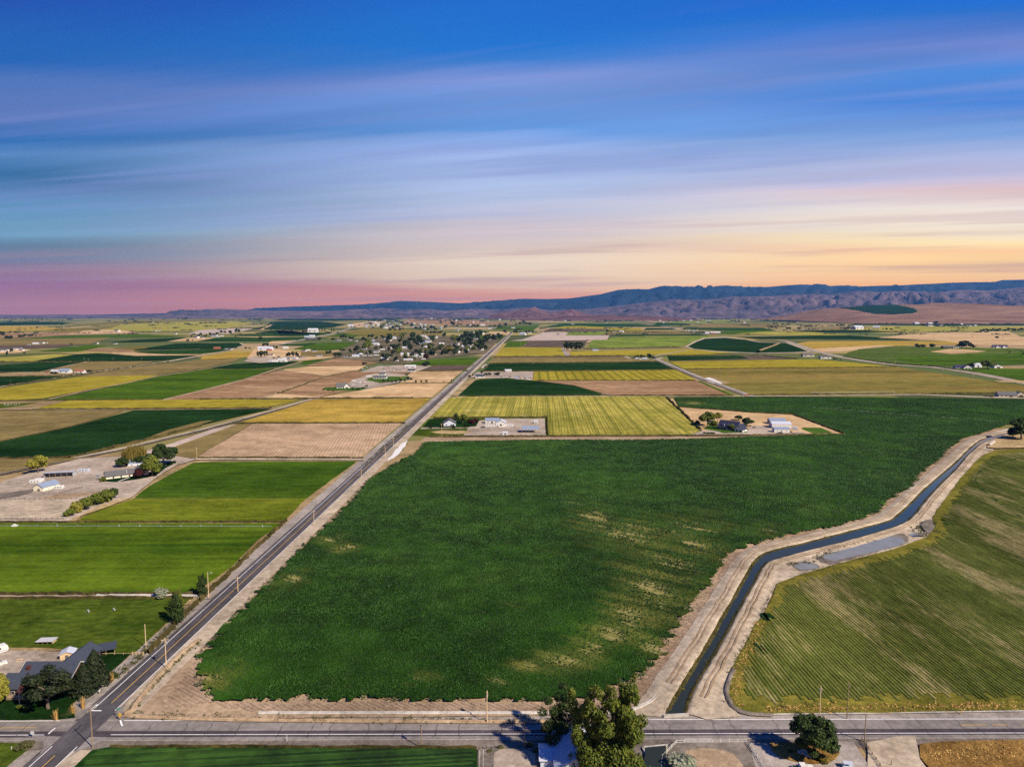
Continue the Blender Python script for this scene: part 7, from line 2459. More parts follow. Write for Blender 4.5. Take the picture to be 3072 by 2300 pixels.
# two white houses with lawns
a = P(1010, 1166)
_h = building('house', 'white house with dark hipped gables on the lower lawn of the two', 'house', a, R(12), 16, 11, 3.4, 5.5, 'white', 'roof_grey', 'x', .6, wins=[('f', 3, 1, 1.4, 1.5), ('f', 7, 1, 1.4, 1.5)], doors=[('f', 5, 1.2, 2.1)])
a2 = P(1032, 1166)
wing(_h, a2, 9, 12, 3.4, 5.0, 'white', 'roof_grey', 'y', wins=[('f', 4.5, .2, 4, 2.3)])
a = P(1119, 1137)
_h = building('house', 'two storey white house with dark roof on the upper lawn', 'house', a, R(-4), 24, 12, 3.6, 2.6, 'white', 'roof_grey', 'x', .7, wins=[('f', 4 + 5 * k, 1, 1.6, 1.5) for k in range(4)])
a3 = P(1137, 1133)
wing(_h, a3, 11, 9, 7.5, 2.4, 'white', 'roof_grey', 'x', wins=[('f', 3, 4.6, 1.4, 1.4), ('f', 8, 4.6, 1.4, 1.4)])
far_house(1104, 1132, 14, 'small white garage left of the two storey white house', None, 'white', 'roof_white', 0, 'garage', 'garage')
trees('small dark tree in the garden row below the two storey white house', 'garden row of small trees', [(1152, 1149, 13, 10), (1165, 1147, 10, 8), (1176, 1148, 9, 7), (1187, 1149, 12, 9), (1203, 1147, 12, 9), (1214, 1146, 10, 8), (1225, 1143, 14, 12), (1233, 1140, 9, 10)])
far_tree(1204, 1142, 13, 16, 'yellow green tree in the garden of the two storey white house', None, mat='leaf_yellow')
trees('low garden shrub round the lower white house', 'shrubs round the lower white house', [(972, 1171, 6, 10), (985, 1173, 6, 10), (1000, 1174, 6, 10), (1058, 1168, 7, 10), (1075, 1170, 7, 10), (1090, 1166, 7, 10), (1100, 1160, 7, 9), (1012, 1158, 7, 8)])
for i in range(16):
    g = P(rnd.uniform(1052, 1094), rnd.uniform(1140, 1158))
    q_ = bpy.data.objects.new('parked_car', SCR[rnd.choice((1, 1, 2))])
    COL.objects.link(q_)
    q_.location = (g.x, g.y, 0)
    q_.rotation_euler = (0, 0, rnd.uniform(-.5, .5))
    tag(q_, 'pale vehicle parked in the yard between the two white houses', 'car', 'vehicles between the two white houses')
for x_, l_ in ((1247, 'left of three small dark round trees on the tan field edge'), (1263, 'middle of three small dark round trees on the tan field edge'), (1279, 'right of three small dark round trees on the tan field edge')):
    far_tree(x_, 1150 - (x_ - 1247) * .05, 10, 8, l_, 'three trees on the tan field edge')
for x_, h_, l_ in ((1331, 7, 'thin dark cypress farther from the long road'), (1355, 14, 'tallest thin dark cypress beside the long road'), (1362, 9, 'thin dark cypress right beside the tallest one')):
    far_tree(x_, 1149, h_, 3.5, l_, 'thin cypresses at the long road', poplar=True)
# farm by the triangular field
far_house(1440, 1134, 27, 'white house at the corner of the triangular dark field', None, 'white', 'roof_blue', 0)
trees('tree behind the white house at the triangular dark field', 'trees behind the triangular field', [(1409, 1132, 9, 10), (1418, 1127, 8, 9), (1446, 1120, 9, 8), (1458, 1128, 11, 13), (1468, 1127, 10, 14), (1490, 1128, 12, 18), (1496, 1125, 10, 14)])
houses('small pale shed in the farm yard above the triangular dark field', 'sheds above the triangular field', [(1500, 1132, 8), (1512, 1133, 12), (1530, 1133, 10), (1548, 1134, 12, 'bluegrey', 'roof_tin'), (1526, 1116, 20, 'beige', 'roof_tin_pale')], name='shed', cat='shed')
for i in range(22):
    g = P(rnd.uniform(1545, 1596), rnd.uniform(1130, 1139))
    q_ = bpy.data.objects.new('scrap_car', SCR[rnd.choice((0, 1, 2, 4))])
    COL.objects.link(q_)
    q_.location = (g.x, g.y, 0)
    q_.rotation_euler = (0, 0, rnd.uniform(0, 6.28))
    tag(q_, 'old car in the farm yard above the triangular dark field', 'car', 'old cars above the triangular field')
trees('shrub at the left edge of the long dark green strip', 'shrubs at the dark strip', [(1456, 1104, 8, 10), (1466, 1099, 7, 9), (1472, 1095, 6, 8)])
# left farmsteads
far_house(141, 1121, 10, 'small orange roofed shed at the left end of the roadside farm', None, 'beige', 'roof_red', 0, 'shed', 'shed')
far_house(162, 1118, 22, 'low pale shed beside the orange roofed one', None, 'beige', 'roof_tin_pale', 0, 'shed', 'shed')
far_house(191, 1121, 30, 'white barn with pale roof in the roadside farm at left', None, 'white', 'roof_tin', 0, 'barn', 'barn', hk=1.25)
far_house(236, 1119, 26, 'white house with red brown roof in the roadside farm', None, 'white', 'roof_red', 0)
trees('dark shrub between the pale shed and the white barn', 'shrubs by the white barn', [(158, 1122, 8, 14), (168, 1122, 8, 16)])
trees('dark low tree at the right end of the roadside farm', 'low trees right of the red brown roof', [(261, 1116, 7, 9), (268, 1116, 8, 10), (274, 1115, 6, 8)])
for i in range(14):
    g = P(rnd.uniform(66, 135), rnd.uniform(1120, 1128))
    q_ = bpy.data.objects.new('farm_machine', SCR[rnd.choice((0, 0, 3, 4))])
    COL.objects.link(q_)
    q_.location = (g.x, g.y, 0)
    q_.rotation_euler = (0, 0, rnd.uniform(0, 6.28))
    tag(q_, 'rusty machine parked in the row left of the roadside farm', 'farm machine', 'machine row left of the roadside farm')
trees('big dark tree at the far left edge of the plain', 'far left edge trees', [(4, 1009, 17, 17), (22, 1018, 13, 15), (34, 1018, 13, 15)])
trees('dark tree of the shelter belt on the far left', 'far left shelter belt', [(57, 1012, 9, 10), (66, 1012, 9, 11), (75, 1011, 10, 11), (85, 1010, 9, 10), (96, 1009, 9, 11), (108, 1008, 5, 8), (120, 1007, 4, 8)])
houses('pale building in the row across the far left fields', 'row in the far left fields', [(85, 1036, 9), (105, 1034, 16, 'beige', 'roof_tin_pale'), (124, 1031, 14), (136, 1030, 9), (290, 1031, 10), (345, 1032, 9)])
houses('white building of the farmstead at the left edge', 'farmstead at the left edge', [(8, 1055, 22), (50, 1050, 20), (64, 1052, 14), (76, 1051, 8)])
trees('dark tree at the farmstead on the left edge', 'trees at the left edge farmstead', [(22, 1069, 19, 7), (36, 1057, 12, 13), (73, 1061, 6, 9), (213, 1034, 5, 7), (358, 1005, 4, 8), (18, 1053, 9, 10)])
for i in range(15):
    g = P(rnd.uniform(10, 60), rnd.uniform(1213, 1219))
    b = MB()
    b.box(0, 1.1, 0, 1.1, 0, .12)
    b.box(.08, 1.02, .08, 1.02, .12, 1.0)
    b.box(0, 1.1, 0, 1.1, 1.0, 1.1)
    q_ = b.build('beehive', M['white'])
    q_.location = (g.x, g.y, 0)
    tag(q_, 'small white box in the cluster on the weedy patch at left', 'box', 'white boxes on the weedy patch')
trees('dark tree in the shelter row of the farm right of the pivot circle', 'trees near the far left farm', [(563, 1024, 9, 8), (578, 1022, 5, 4), (575, 1011, 8, 5), (596, 1010, 9, 8), (603, 1009, 13, 8), (612, 1012, 8, 8), (620, 1011, 10, 8), (630, 1009, 12, 10), (640, 1007, 9, 9), (652, 1004, 9, 12), (663, 1001, 12, 10), (675, 1001, 10, 9), (691, 1003, 14, 11), (709, 1001, 18, 9), (717, 1001, 17, 9), (707, 1011, 5, 5), (740, 1008, 5, 6), (782, 1022, 13, 16)])
houses('white house in the shelter row of the far left farm', 'houses near the far left farm', [(588, 1014, 16), (606, 1015, 10), (641, 1010, 18), (665, 1009, 12), (652, 1012, 9), (525, 1002, 9), (465, 994, 8), (478, 992, 8), (350, 995, 16), (456, 968, 8), (461, 968, 6)])
houses('white building at the edge of the dark pivot circle', 'buildings in the pivot circle', [(680, 1049, 12), (690, 1049, 11), (699, 1047, 7), (650, 1048, 18, 'red', 'roof_red')])
trees('dark shrub beside the buildings of the pivot circle', 'shrubs at the pivot circle', [(700, 1046, 6, 8), (707, 1045, 6, 8), (738, 1046, 6, 8), (749, 1046, 5, 9)])
far_house(794, 1051, 42, 'long pale tin roofed barn left of the bright green field', None, 'bluegrey', 'roof_tin_pale', 0, 'barn', 'barn', asp=.4, hk=.7)
far_house(806, 1053, 14, 'orange red house beside the long pale tin roofed barn', None, 'roof_red', 'roof_red', 0)
trees('dark tree behind the long pale tin roofed barn', 'trees behind the tin barn', [(792, 1040, 11, 12), (801, 1040, 13, 12), (813, 1043, 9, 12), (820, 1047, 12, 12), (829, 1047, 12, 12)])
trees('dark poplar in the square block below the tin roofed barn', 'block of poplars', [(773, 1073, 20, 9), (780, 1074, 22, 10), (787, 1074, 23, 10), (794, 1073, 24, 10), (800, 1071, 20, 8)])
houses('white farm building in the cluster below the block of poplars', 'cluster below the poplars', [(812, 1068, 16), (810, 1086, 12, 'bluegrey', 'roof_tin_pale'), (825, 1087, 16, 'white', 'roof_white'), (845, 1086, 24, 'white', 'roof_white'), (832, 1075, 9), (852, 1078, 14, 'white', 'roof_white'), (866, 1078, 12), (885, 1077, 14, 'white', 'roof_white'), (856, 1046, 16, 'white', 'roof_white')])
trees('dark tree of the pair behind the white farm cluster', 'pair behind the farm cluster', [(866, 1072, 17, 16), (880, 1071, 19, 15), (890, 1073, 19, 13), (836, 1074, 7, 8), (900, 1073, 7, 8), (822, 1076, 5, 8)])
houses('white house along the lower edge of the bright green field', 'houses by the bright green field', [(910, 1055, 14), (925, 1053, 12, 'white', 'roof_white'), (943, 1056, 14), (958, 1071, 18), (1055, 1052, 4, 'wood_pale', 'roof_white')])
trees('dark tree along the lower edge of the bright green field', 'trees by the bright green field', [(914, 1053, 6, 9), (943, 1052, 7, 6), (1030, 1053, 8, 12), (1022, 1052, 7, 9), (1050, 1052, 9, 9)])
far_house(937, 997, 28, 'white barn beyond the pivot field near the poplars', None, 'white', 'roof_white', 0, 'barn', 'barn', hk=1.1)
trees('slim dark poplar beside the far white barn', 'poplars at the far white barn', [(957, 994, 12, 4), (966, 994, 12, 4), (974, 994, 12, 4), (995, 994, 11, 4), (1002, 994, 11, 4)], poplar=True)
trees('dark tree round the far white barn', 'trees at the far white barn', [(912, 997, 9, 12), (874, 995, 7, 9), (980, 1000, 6, 10), (988, 1001, 6, 12), (920, 995, 8, 8), (812, 990, 5, 9)])
far_house(1051, 980, 14, 'far white domed shed beside the road over the rise', None, 'white', 'roof_tin_pale', 0, 'shed', 'shed', hk=1.3)
houses('dark roofed house beside the road left of the village', 'houses left of the village road', [(920, 1012, 14, 'bluegrey', 'roof_tin'), (935, 1011, 16, 'bluegrey', 'roof_tin_pale'), (925, 1022, 16, 'dark_siding', 'roof_blue'), (943, 1021, 14, 'dark_siding', 'roof_grey')])
trees('dark tree beside the road left of the village', 'trees left of the village road', [(959, 1022, 11, 14), (943, 1010, 6, 12), (950, 1019, 5, 10), (930, 1021, 6, 10)])
trees('dark tree in the line above the bright green field', 'tree line above the bright field', [(1000, 1020, 9, 14), (1022, 1017, 12, 9), (1030, 1017, 16, 11), (1038, 1016, 10, 9), (1050, 1017, 9, 10), (1058, 1017, 9, 8), (1090, 1023, 14, 14), (1098, 1024, 10, 12), (1108, 1014, 12, 14), (1118, 1015, 13, 13), (1130, 1018, 10, 12), (1150, 1016, 10, 12), (1146, 1012, 9, 10)])
houses('white house in the line above the bright green field', 'house line above the bright field', [(1012, 1021, 9), (1018, 1022, 9), (1045, 1020, 8), (1052, 1021, 8), (1066, 1024, 10), (1160, 1018, 14), (1172, 1018, 12), (1165, 1014, 10), (1118, 1024, 12, 'bluegrey', 'roof_tin')])
jr = random.Random(5)
for i in range(46):
    x_ = jr.uniform(1092, 1330)
    far_house(x_, jr.uniform(968, 986) + max(0, (x_ - 1200) * .03), jr.uniform(5, 10), 'small pale dwelling in the scattered settlement behind the village', 'dwellings of the scattered settlement', *jr.choice(WR))
for i in range(34):
    x_ = jr.uniform(1110, 1345)
    far_tree(x_, jr.uniform(970, 992), jr.uniform(5, 9), jr.uniform(6, 12), 'dark tree in the scattered settlement behind the village', 'trees of the scattered settlement')
trees('dark tree in the hedge line behind the village', 'hedge behind the village', [(1270, 1000, 7, 9), (1280, 1000, 8, 12), (1292, 1000, 8, 13), (1304, 1000, 9, 13), (1315, 1000, 9, 12), (1324, 1000, 9, 9)])
far_tree(1356, 978, 16, 17, 'tall pointed dark tree standing at the red dirt field', None)
far_tree(1295, 989, 15, 12, 'tall dark tree at the end of the tan track behind the village', None)
trees('dark tree in the loose rows left of the long road far end', 'loose rows at the road end', [(1399, 1001, 10, 13), (1428, 999, 9, 9), (1433, 1001, 9, 11), (1446, 1001, 5, 7), (1456, 1000, 8, 10), (1403, 978, 6, 8), (1420, 979, 7, 12), (1433, 979, 7, 10), (1470, 980, 6, 9), (1485, 981, 7, 10), (1498, 985, 11, 13), (1504, 983, 9, 9), (1517, 979, 12, 14), (1548, 977, 9, 7), (1560, 973, 9, 10), (1570, 973, 13, 12), (1580, 974, 9, 11), (1590, 975, 9, 12), (1515, 1000, 11, 10), (1514, 997, 9, 9),
       (1544, 1001, 15, 7), (1550, 1001, 14, 7), (1561, 1000, 8, 6), (1578, 998, 8, 7), (1588, 999, 9, 8), (1598, 998, 8, 8), (1287, 1016, 11, 9), (1298, 1015, 8, 8), (1372, 979, 5, 8), (1340, 978, 5, 8), (1385, 975, 5, 6), (1470, 1004, 5, 6), (1426, 1006, 4, 7), (1413, 1006, 4, 6)])
houses('white house in the loose rows left of the long road far end', 'houses at the road end', [(1494, 1010, 20, 'white', 'roof_white'), (1567, 1005, 18, 'white', 'roof_tin_pale'), (1405, 977, 12), (1448, 978, 14, 'beige', 'roof_white'), (1470, 986, 12), (1480, 985, 9), (1370, 993, 9), (1376, 988, 8), (1364, 984, 7), (1415, 1000, 16, 'beige', 'roof_grey'), (1451, 1002, 9, 'white', 'roof_white'), (1590, 1001, 14, 'beige', 'roof_grey'), (1540, 985, 12)])
# right of the long road
trees('dark tree in the wood square beside the striped ploughed field', 'wood by the striped field', [(1702, 1053, 30, 22), (1716, 1052, 29, 20), (1730, 1053, 29, 22), (1744, 1053, 28, 19), (1722, 1046, 24, 18), (1736, 1046, 24, 18), (1709, 1046, 24, 16)])
far_tree(1694, 1046, 20, 16, 'yellow green tree at the left end of the wood square', None, mat='leaf')
far_tree(1762, 1022, 4, 6, 'lone bush on the pale track above the wood square', None, cat='shrub', name='shrub')
far_house(1786, 1052, 18, 'pale low shed on the ditch right of the wood square', None, 'bluegrey', 'roof_tin', 0, 'shed', 'shed', hk=.7)
trees('dark tree beside the white farm in the pale fields', 'trees of the white farm', [(1821, 997, 10, 10), (1834, 996, 5, 6), (1840, 991, 5, 5)])
far_tree(1820, 1006, 9, 4, 'thin dark tree below the white farm in the pale fields', None)
houses('white building of the farm in the pale fields', 'buildings of the white farm', [(1843, 997, 11), (1863, 997, 13, 'white', 'roof_white'), (1718, 973, 9)])
trees('dark tree in the round hamlet on the brown strip', 'trees of the round hamlet', [(1906, 1074, 8, 10), (1914, 1072, 9, 10), (1924, 1074, 11, 12), (1930, 1072, 8, 10), (1946, 1072, 12, 16), (1951, 1077, 14, 16), (1958, 1077, 11, 12), (1899, 1076, 5, 8), (1965, 1077, 6, 8)])
houses('pale roof in the round hamlet on the brown strip', 'roofs of the round hamlet', [(1912, 1077, 11, 'white', 'roof_tin_pale'), (1922, 1078, 12), (1934, 1078, 13, 'bluegrey', 'roof_tin_pale'), (1942, 1077, 8), (1963, 1078, 8)])
far_tree(2276, 1061, 13, 17, 'lone round tree at the tip of the dark pivot field', None)
far_house(2123, 1001, 14, 'white shed left of the red barn', None, 'white', 'roof_tin_pale', 0, 'shed', 'shed')
far_house(2141, 1002, 18, 'red barn with pale roof far out in the green fields', None, 'red', 'roof_white', 0, 'barn', 'barn')
far_house(2154, 1000, 14, 'white barn right of the red barn', None, 'white', 'roof_white', 0, 'barn', 'barn')
houses('white roof in the line of houses left of the red barn', 'houses left of the red barn', [(2068, 992, 7), (2076, 992, 7), (2084, 992, 7), (2092, 991, 6)])
trees('dark tree in the line left of the red barn', 'trees left of the red barn', [(2054, 990, 8, 8), (2079, 990, 5, 6), (2087, 990, 5, 6)])
trees('dark tree of the pair on the far brown plain', 'pair on the far plain', [(2362, 988, 8, 8), (2370, 988, 8, 8), (2397, 988, 9, 9), (2348, 974, 5, 12)])
far_house(2426, 1070, 34, 'long grey house by the highway bend', None, 'beige', 'roof_grey', 0, asp=.45, hk=.8)
far_house(2478, 1076, 32, 'white house with dark roof right of the long grey house', None, 'white', 'roof_grey', 0, asp=.45, hk=.75)
trees('dark shrub beside the white house at the highway bend', 'shrubs at the highway bend', [(2503, 1078, 6, 8), (2511, 1079, 5, 7), (2521, 1081, 4, 6), (2412, 1067, 5, 8), (2464, 1075, 5, 7)])
houses('white building in the row of farms beyond the tan field', 'row of farms beyond the tan field', [(2581, 988, 28, 'white', 'roof_tin_pale'), (2628, 985, 18, 'white', 'roof_white'), (2615, 987, 8), (2500, 978, 9), (2410, 989, 8), (2422, 988, 7), (2434, 988, 8), (2446, 988, 6), (2462, 988, 6)])
trees('dark tree in the row of farms beyond the tan field', 'trees in the row of farms', [(2536, 988, 6, 9), (2545, 987, 8, 10), (2553, 987, 6, 8), (2512, 977, 6, 8), (2522, 976, 7, 9), (2532, 976, 5, 9), (2545, 976, 4, 9), (2649, 988, 5, 5), (2660, 989, 6, 9), (2673, 990, 6, 9)])
houses('white roof in the farthest row of farms at right', 'farthest row of farms at right', [(2690, 964, 10), (2705, 963, 12), (2718, 962, 9), (2737, 961, 10), (2752, 961, 10), (2768, 961, 12), (2784, 961, 10), (2752, 972, 14, 'white', 'roof_white'), (2792, 972, 12, 'white', 'roof_white'), (2792, 979, 14), (2825, 977, 10), (2888, 974, 10, 'white', 'roof_white'), (2902, 977, 9), (2914, 978, 9), (2928, 977, 10), (2905, 963, 9), (2920, 964, 8)])
trees('dark tree in the farthest row of farms at right', 'trees in the farthest row', [(2808, 971, 9, 13), (2770, 978, 7, 9), (2778, 977, 6, 8), (2810, 979, 5, 10), (2830, 979, 4, 10), (2845, 978, 4, 8), (2550, 964, 7, 10), (2568, 964, 10, 12), (2578, 963, 8, 10), (2460, 966, 5, 9), (2470, 967, 5, 9), (2478, 968, 4, 8), (2665, 962, 5, 10), (2675, 958, 4, 8), (2740, 959, 5, 10), (2850, 962, 6, 9), (2862, 962, 5, 12), (2940, 976, 6, 7), (2946, 966, 4, 8), (2955, 967, 4, 8), (3005, 963, 4, 9), (3030, 962, 8, 11)])
trees('dark tree of the even row on the tan field crest', 'even row on the tan crest', [(2944 + 7 * k, 994 - k * .1, 8 + (k % 3), 8) for k in range(9)])
trees('dark tree of the loose row at the right edge beyond the tan field', 'loose row at the right edge', [(3015 + 10 * k, 993, 8 + (k * 7) % 4, 11) for k in range(7)])
far_tree(2989, 1016, 9, 13, 'lone round bush in the middle of the tan field', None, cat='shrub', name='shrub')
# farm on the green pivot field
trees('dark tree of the group left of the farm on the pivot field', 'left group on the pivot field', [(2751, 1044, 14, 18), (2763, 1043, 12, 16), (2773, 1044, 10, 12)])
far_tree(2798, 1044, 15, 19, 'single round dark tree between the group and the pivot farm', None)
trees('big dark tree shading the farm on the pivot field', 'big trees of the pivot farm', [(2884, 1044, 22, 24), (2899, 1045, 24, 24), (2911, 1044, 18, 18), (2921, 1043, 8, 10), (2874, 1043, 12, 14)])
far_house(2843, 1045, 24, 'dark roofed barn left of the pivot farm house', None, 'wood_dark', 'roof_grey', 0, 'barn', 'barn', hk=.8)
far_house(2868, 1045, 18, 'pale house under the big dark trees of the pivot farm', None, 'beige', 'roof_grey', 0)
a = P(2980, 1043)
_h = building('house', 'long white house with black roof and two gables at the right edge', 'house', a, R(-2), 50, 12, 4.2, 6.0, 'white', 'roof_navy', 'x', .8, wins=[('f', 20 + 6 * k, 1.2, 2, 1.8) for k in range(5)])
for u in (2988, 3008):
    a = P(u, 1044)
    wing(_h, a, 11, 9, 4, 4.2, 'white', 'roof_navy', 'y', wins=[('f', 5, 1, 2.4, 2)])
a = P(2867, 1106)
_h = building('house', 'white house with black roof beside the curving highway', 'house', a, R(-6), 29, 12, 3.2, 5.0, 'white', 'roof_navy', 'x', .7, wins=[('f', 4 + 5 * k, 1, 1.8, 1.5) for k in range(3)])
a = P(2892, 1107)
wing(_h, a, 16, 10, 4, 4.2, 'white', 'roof_navy', 'y', wins=[('f', 5, .3, 4, 2.6), ('f', 11, .3, 4, 2.6)])
a = P(2924, 1102)
building('barn', 'white barn with pale roof between the highway house and the green tree', 'barn', a, R(0), 16, 16, 6, 3, 'white', 'roof_tin_pale', 'x', .5, doors=[('f', 8, 4, 4)])
a = P(2983, 1105)
building('barn', 'white round shouldered barn right of the green tree by the highway', 'barn', a, R(0), 18, 14, 4.5, 3, 'white', 'roof_tin_pale', 'y', .5, doors=[('f', 9, 8, 3.6, 'black')])
tree('broad', 2963, 1108, 1081, 40, 'big lit green tree between the two white highway barns', 'leaf')
tree('broad', 2916, 1101, 1088, 22, 'dark green tree behind the white highway garage', 'leaf_dark')
trees('dark small shrub in the dotted row beside the highway', 'dotted row of shrubs', [(2776, 1099, 3, 4), (2788, 1098, 4, 6), (2798, 1098, 3, 5), (2811, 1099, 3, 4), (2833, 1099, 3, 4)])
a = P(2996, 1191)
_h = building('house', 'beige house with grey hipped roof cut by the right edge', 'house', a, R(-10), 24, 12, 3.6, 4.0, 'beige', 'roof_grey', 'x', .7, wins=[('f', 4, 1, 2, 1.5), ('f', 10, 1, 2, 1.5)], doors=[('f', 16, 4, 2.8)])
a = P(3050, 1190)
wing(_h, a, 12, 11, 3.6, 3.6, 'beige', 'roof_grey', 'y', wins=[('f', 6, .2, 5, 2.6)])
trees('reddish bush on the pale dirt left of the beige house', 'bushes left of the beige house', [(2955, 1190, 5, 12), (2968, 1191, 5, 10), (2978, 1192, 5, 8)], mat='leaf_red')
far_house(2241, 1188, 12, 'small red shed at the corner of the dark green field', None, 'red', 'roof_red', 0, 'shed', 'shed')
# pivot sprinkler arm over the olive field
a, c_ = P(2432, 1184), P(2682, 1182)
L = (c_ - a).length
o = thing('pivot_sprinkler', 'long thin pivot sprinkler along the near edge of the olive field', 'irrigation line', (a.x, a.y, 0), math.atan2(c_.y - a.y, c_.x - a.x))
b = MB()
b.tube((0, 0, 3.6), (L, 0, 3.6), .18, .18, 6)
b.build('pipe', M['metal'], o)
for k in range(5):
    b = MB()
    u = L * k / 4
    b.tube((u, -2, 0), (u, 0, 3.6), .12, .10, 6)
    b.tube((u, 2, 0), (u, 0, 3.6), .12, .10, 6)
    b.build('tower', M['metal'], o)

# green pivot circle draped over the brown hill
from mathutils.bvhtree import BVHTree
hill = bpy.data.objects['brown_hill']
bvh = BVHTree.FromPolygons([v.co[:] for v in hill.data.vertices], [tuple(p.vertices) for p in hill.data.polygons])
POLY = [(2490, 920), (2560, 914), (2640, 913), (2690, 914), (2745, 925), (2757, 935), (2740, 941), (2680, 944), (2620, 942), (2570, 932), (2530, 926)]
gxs, gys = np.arange(2488, 2760, 4.0), np.arange(912, 946, 1.2)
V, idx = [], {}
for j, y_ in enumerate(gys):
    for i, x_ in enumerate(gxs):
        if inside(POLY, np.array([x_]), np.array([y_]))[0]:
            hit = bvh.ray_cast(Vector((0, 0, CAM_H)), ray(x_, y_).normalized())
            if hit[0] is not None:
                idx[(i, j)] = len(V)
                V.append((hit[0].x, hit[0].y, hit[0].z + 4.0))
F = [(idx[(i, j)], idx[(i, j + 1)], idx[(i + 1, j + 1)], idx[(i + 1, j)]) for (i, j) in idx if all(k in idx for k in ((i, j + 1), (i + 1, j + 1), (i + 1, j)))]
if F:
    me = bpy.data.meshes.new('hill_field')
    me.from_pydata(V, [], F)
    me.update()
    link_mesh('hill_field', me, M['green_deep'], None, 'structure')

# the smallest far trees, joined
mv, mf, nb = [], [], 0
FV = []
for i in range(3):
    FV.append(leafcloud(blobs_round(200 + i, 7, .50, .42, .36, .24), 70, .19, 200 + i)[0])
for i, (x_, y_, w_, h_) in enumerate(MASS):
    v = FV[i % 3]
    a_ = i * 1.7
    mv.append(np.stack([x_ + (v[:, 0] * math.cos(a_) - v[:, 1] * math.sin(a_)) * w_, y_ + (v[:, 0] * math.sin(a_) + v[:, 1] * math.cos(a_)) * w_, v[:, 2] * h_], -1))
mv = np.concatenate(mv)
link_mesh('far_trees', npmesh('far_trees', mv, np.arange(len(mv)).reshape(-1, 4)), M['leaf_far'], None, 'stuff')

# far off woods and hedges that read as dark masses towards the horizon
fr = np.random.default_rng(3)
V = []
lines = []
for i in range(520):
    if i < 190:
        x_, y_ = fr.uniform(1130, 2480), fr.uniform(948, 964)
    else:
        x_, y_ = fr.uniform(0, 3072), 951 + 55 * fr.random() ** 1.6
    lines.append((x_, y_, fr.uniform(8, 60), fr.uniform(2, 8)))
for x_, y_, w_, n_ in lines:
    for k in range(int(n_ * 2)):
        px_ = x_ + fr.uniform(-.5, .5) * w_
        g = P(px_, y_ + fr.normal() * .3)
        s_ = mpp(y_) * fr.uniform(1.2, 2.6)
        for q__ in range(12):
            c = np.array([g.x + fr.normal() * s_ * .7, g.y + fr.normal() * s_ * .7, abs(fr.normal()) * s_ * .6 + s_ * .3])
            a, b_ = fr.normal(size=3), fr.normal(size=3)
            a, b_ = a / np.linalg.norm(a) * s_ * .55, b_ / np.linalg.norm(b_) * s_ * .55
            V += [c + a, c + b_, c - a, c - b_]
V = np.array(V)
link_mesh('far_woods', npmesh('far_woods', V, np.arange(len(V)).reshape(-1, 4)), M['leaf_far'], None, 'stuff')
fh_ = random.Random(12)
for i in range(80):
    far_house(fh_.uniform(1150, 2900), fh_.uniform(950, 969), fh_.uniform(4, 7), 'tiny pale rooftop among the woods towards the horizon', 'rooftops towards the horizon', *fh_.choice(WR))


# weedy margins along field edges, dark to imitate the shade below the crop edge
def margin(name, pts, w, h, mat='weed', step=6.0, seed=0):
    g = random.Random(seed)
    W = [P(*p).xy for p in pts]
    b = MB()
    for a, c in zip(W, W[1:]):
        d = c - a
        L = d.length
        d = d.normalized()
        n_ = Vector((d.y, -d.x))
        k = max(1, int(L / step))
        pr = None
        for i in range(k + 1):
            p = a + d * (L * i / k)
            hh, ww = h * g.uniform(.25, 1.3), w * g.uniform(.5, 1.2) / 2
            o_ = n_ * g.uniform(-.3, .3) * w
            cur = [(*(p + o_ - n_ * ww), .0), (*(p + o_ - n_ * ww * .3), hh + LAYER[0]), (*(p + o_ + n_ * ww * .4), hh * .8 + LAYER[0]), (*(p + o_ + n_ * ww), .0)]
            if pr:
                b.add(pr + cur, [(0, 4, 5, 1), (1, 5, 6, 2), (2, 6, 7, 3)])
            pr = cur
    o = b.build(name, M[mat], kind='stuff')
    return o


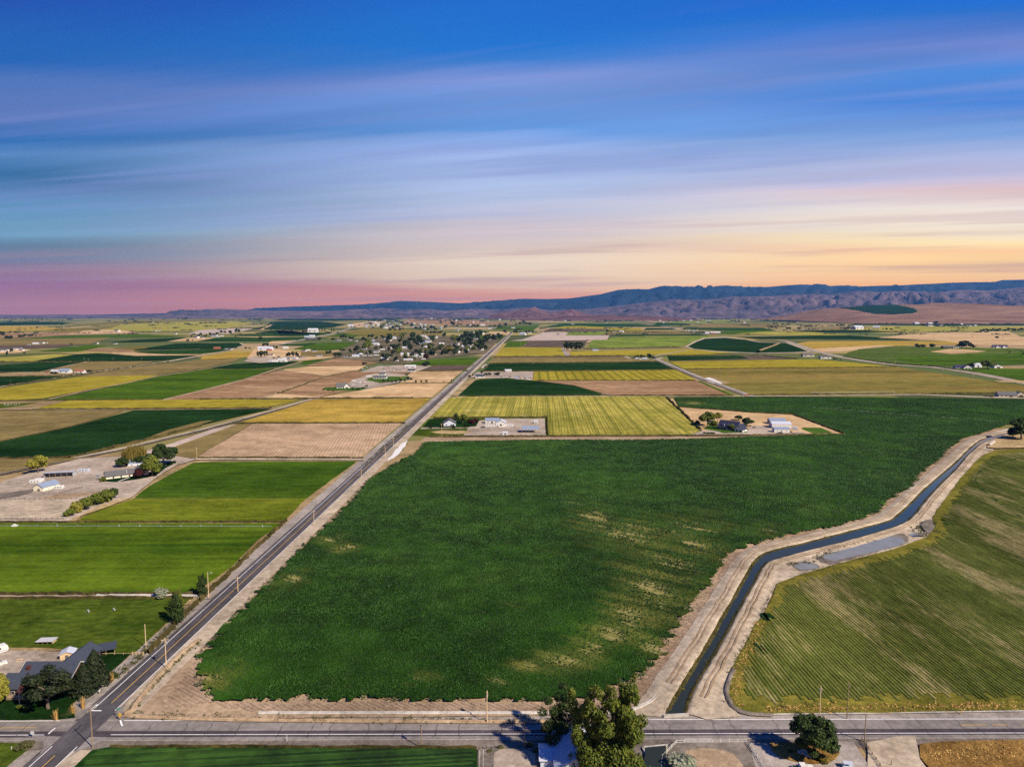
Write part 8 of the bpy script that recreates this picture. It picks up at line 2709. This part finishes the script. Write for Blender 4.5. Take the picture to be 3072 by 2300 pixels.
MG = [([(600, 1199), (905, 1197.5), (1240, 1194.5)], 5, 1.2), ([(100, 1229), (600, 1227), (815, 1225)], 4, 1.0), ([(0, 1204.5), (130, 1202), (489, 1200)], 4, .9), ([(0, 1378), (210, 1375), (340, 1344), (490, 1308), (600, 1279)], 4, 1.2),
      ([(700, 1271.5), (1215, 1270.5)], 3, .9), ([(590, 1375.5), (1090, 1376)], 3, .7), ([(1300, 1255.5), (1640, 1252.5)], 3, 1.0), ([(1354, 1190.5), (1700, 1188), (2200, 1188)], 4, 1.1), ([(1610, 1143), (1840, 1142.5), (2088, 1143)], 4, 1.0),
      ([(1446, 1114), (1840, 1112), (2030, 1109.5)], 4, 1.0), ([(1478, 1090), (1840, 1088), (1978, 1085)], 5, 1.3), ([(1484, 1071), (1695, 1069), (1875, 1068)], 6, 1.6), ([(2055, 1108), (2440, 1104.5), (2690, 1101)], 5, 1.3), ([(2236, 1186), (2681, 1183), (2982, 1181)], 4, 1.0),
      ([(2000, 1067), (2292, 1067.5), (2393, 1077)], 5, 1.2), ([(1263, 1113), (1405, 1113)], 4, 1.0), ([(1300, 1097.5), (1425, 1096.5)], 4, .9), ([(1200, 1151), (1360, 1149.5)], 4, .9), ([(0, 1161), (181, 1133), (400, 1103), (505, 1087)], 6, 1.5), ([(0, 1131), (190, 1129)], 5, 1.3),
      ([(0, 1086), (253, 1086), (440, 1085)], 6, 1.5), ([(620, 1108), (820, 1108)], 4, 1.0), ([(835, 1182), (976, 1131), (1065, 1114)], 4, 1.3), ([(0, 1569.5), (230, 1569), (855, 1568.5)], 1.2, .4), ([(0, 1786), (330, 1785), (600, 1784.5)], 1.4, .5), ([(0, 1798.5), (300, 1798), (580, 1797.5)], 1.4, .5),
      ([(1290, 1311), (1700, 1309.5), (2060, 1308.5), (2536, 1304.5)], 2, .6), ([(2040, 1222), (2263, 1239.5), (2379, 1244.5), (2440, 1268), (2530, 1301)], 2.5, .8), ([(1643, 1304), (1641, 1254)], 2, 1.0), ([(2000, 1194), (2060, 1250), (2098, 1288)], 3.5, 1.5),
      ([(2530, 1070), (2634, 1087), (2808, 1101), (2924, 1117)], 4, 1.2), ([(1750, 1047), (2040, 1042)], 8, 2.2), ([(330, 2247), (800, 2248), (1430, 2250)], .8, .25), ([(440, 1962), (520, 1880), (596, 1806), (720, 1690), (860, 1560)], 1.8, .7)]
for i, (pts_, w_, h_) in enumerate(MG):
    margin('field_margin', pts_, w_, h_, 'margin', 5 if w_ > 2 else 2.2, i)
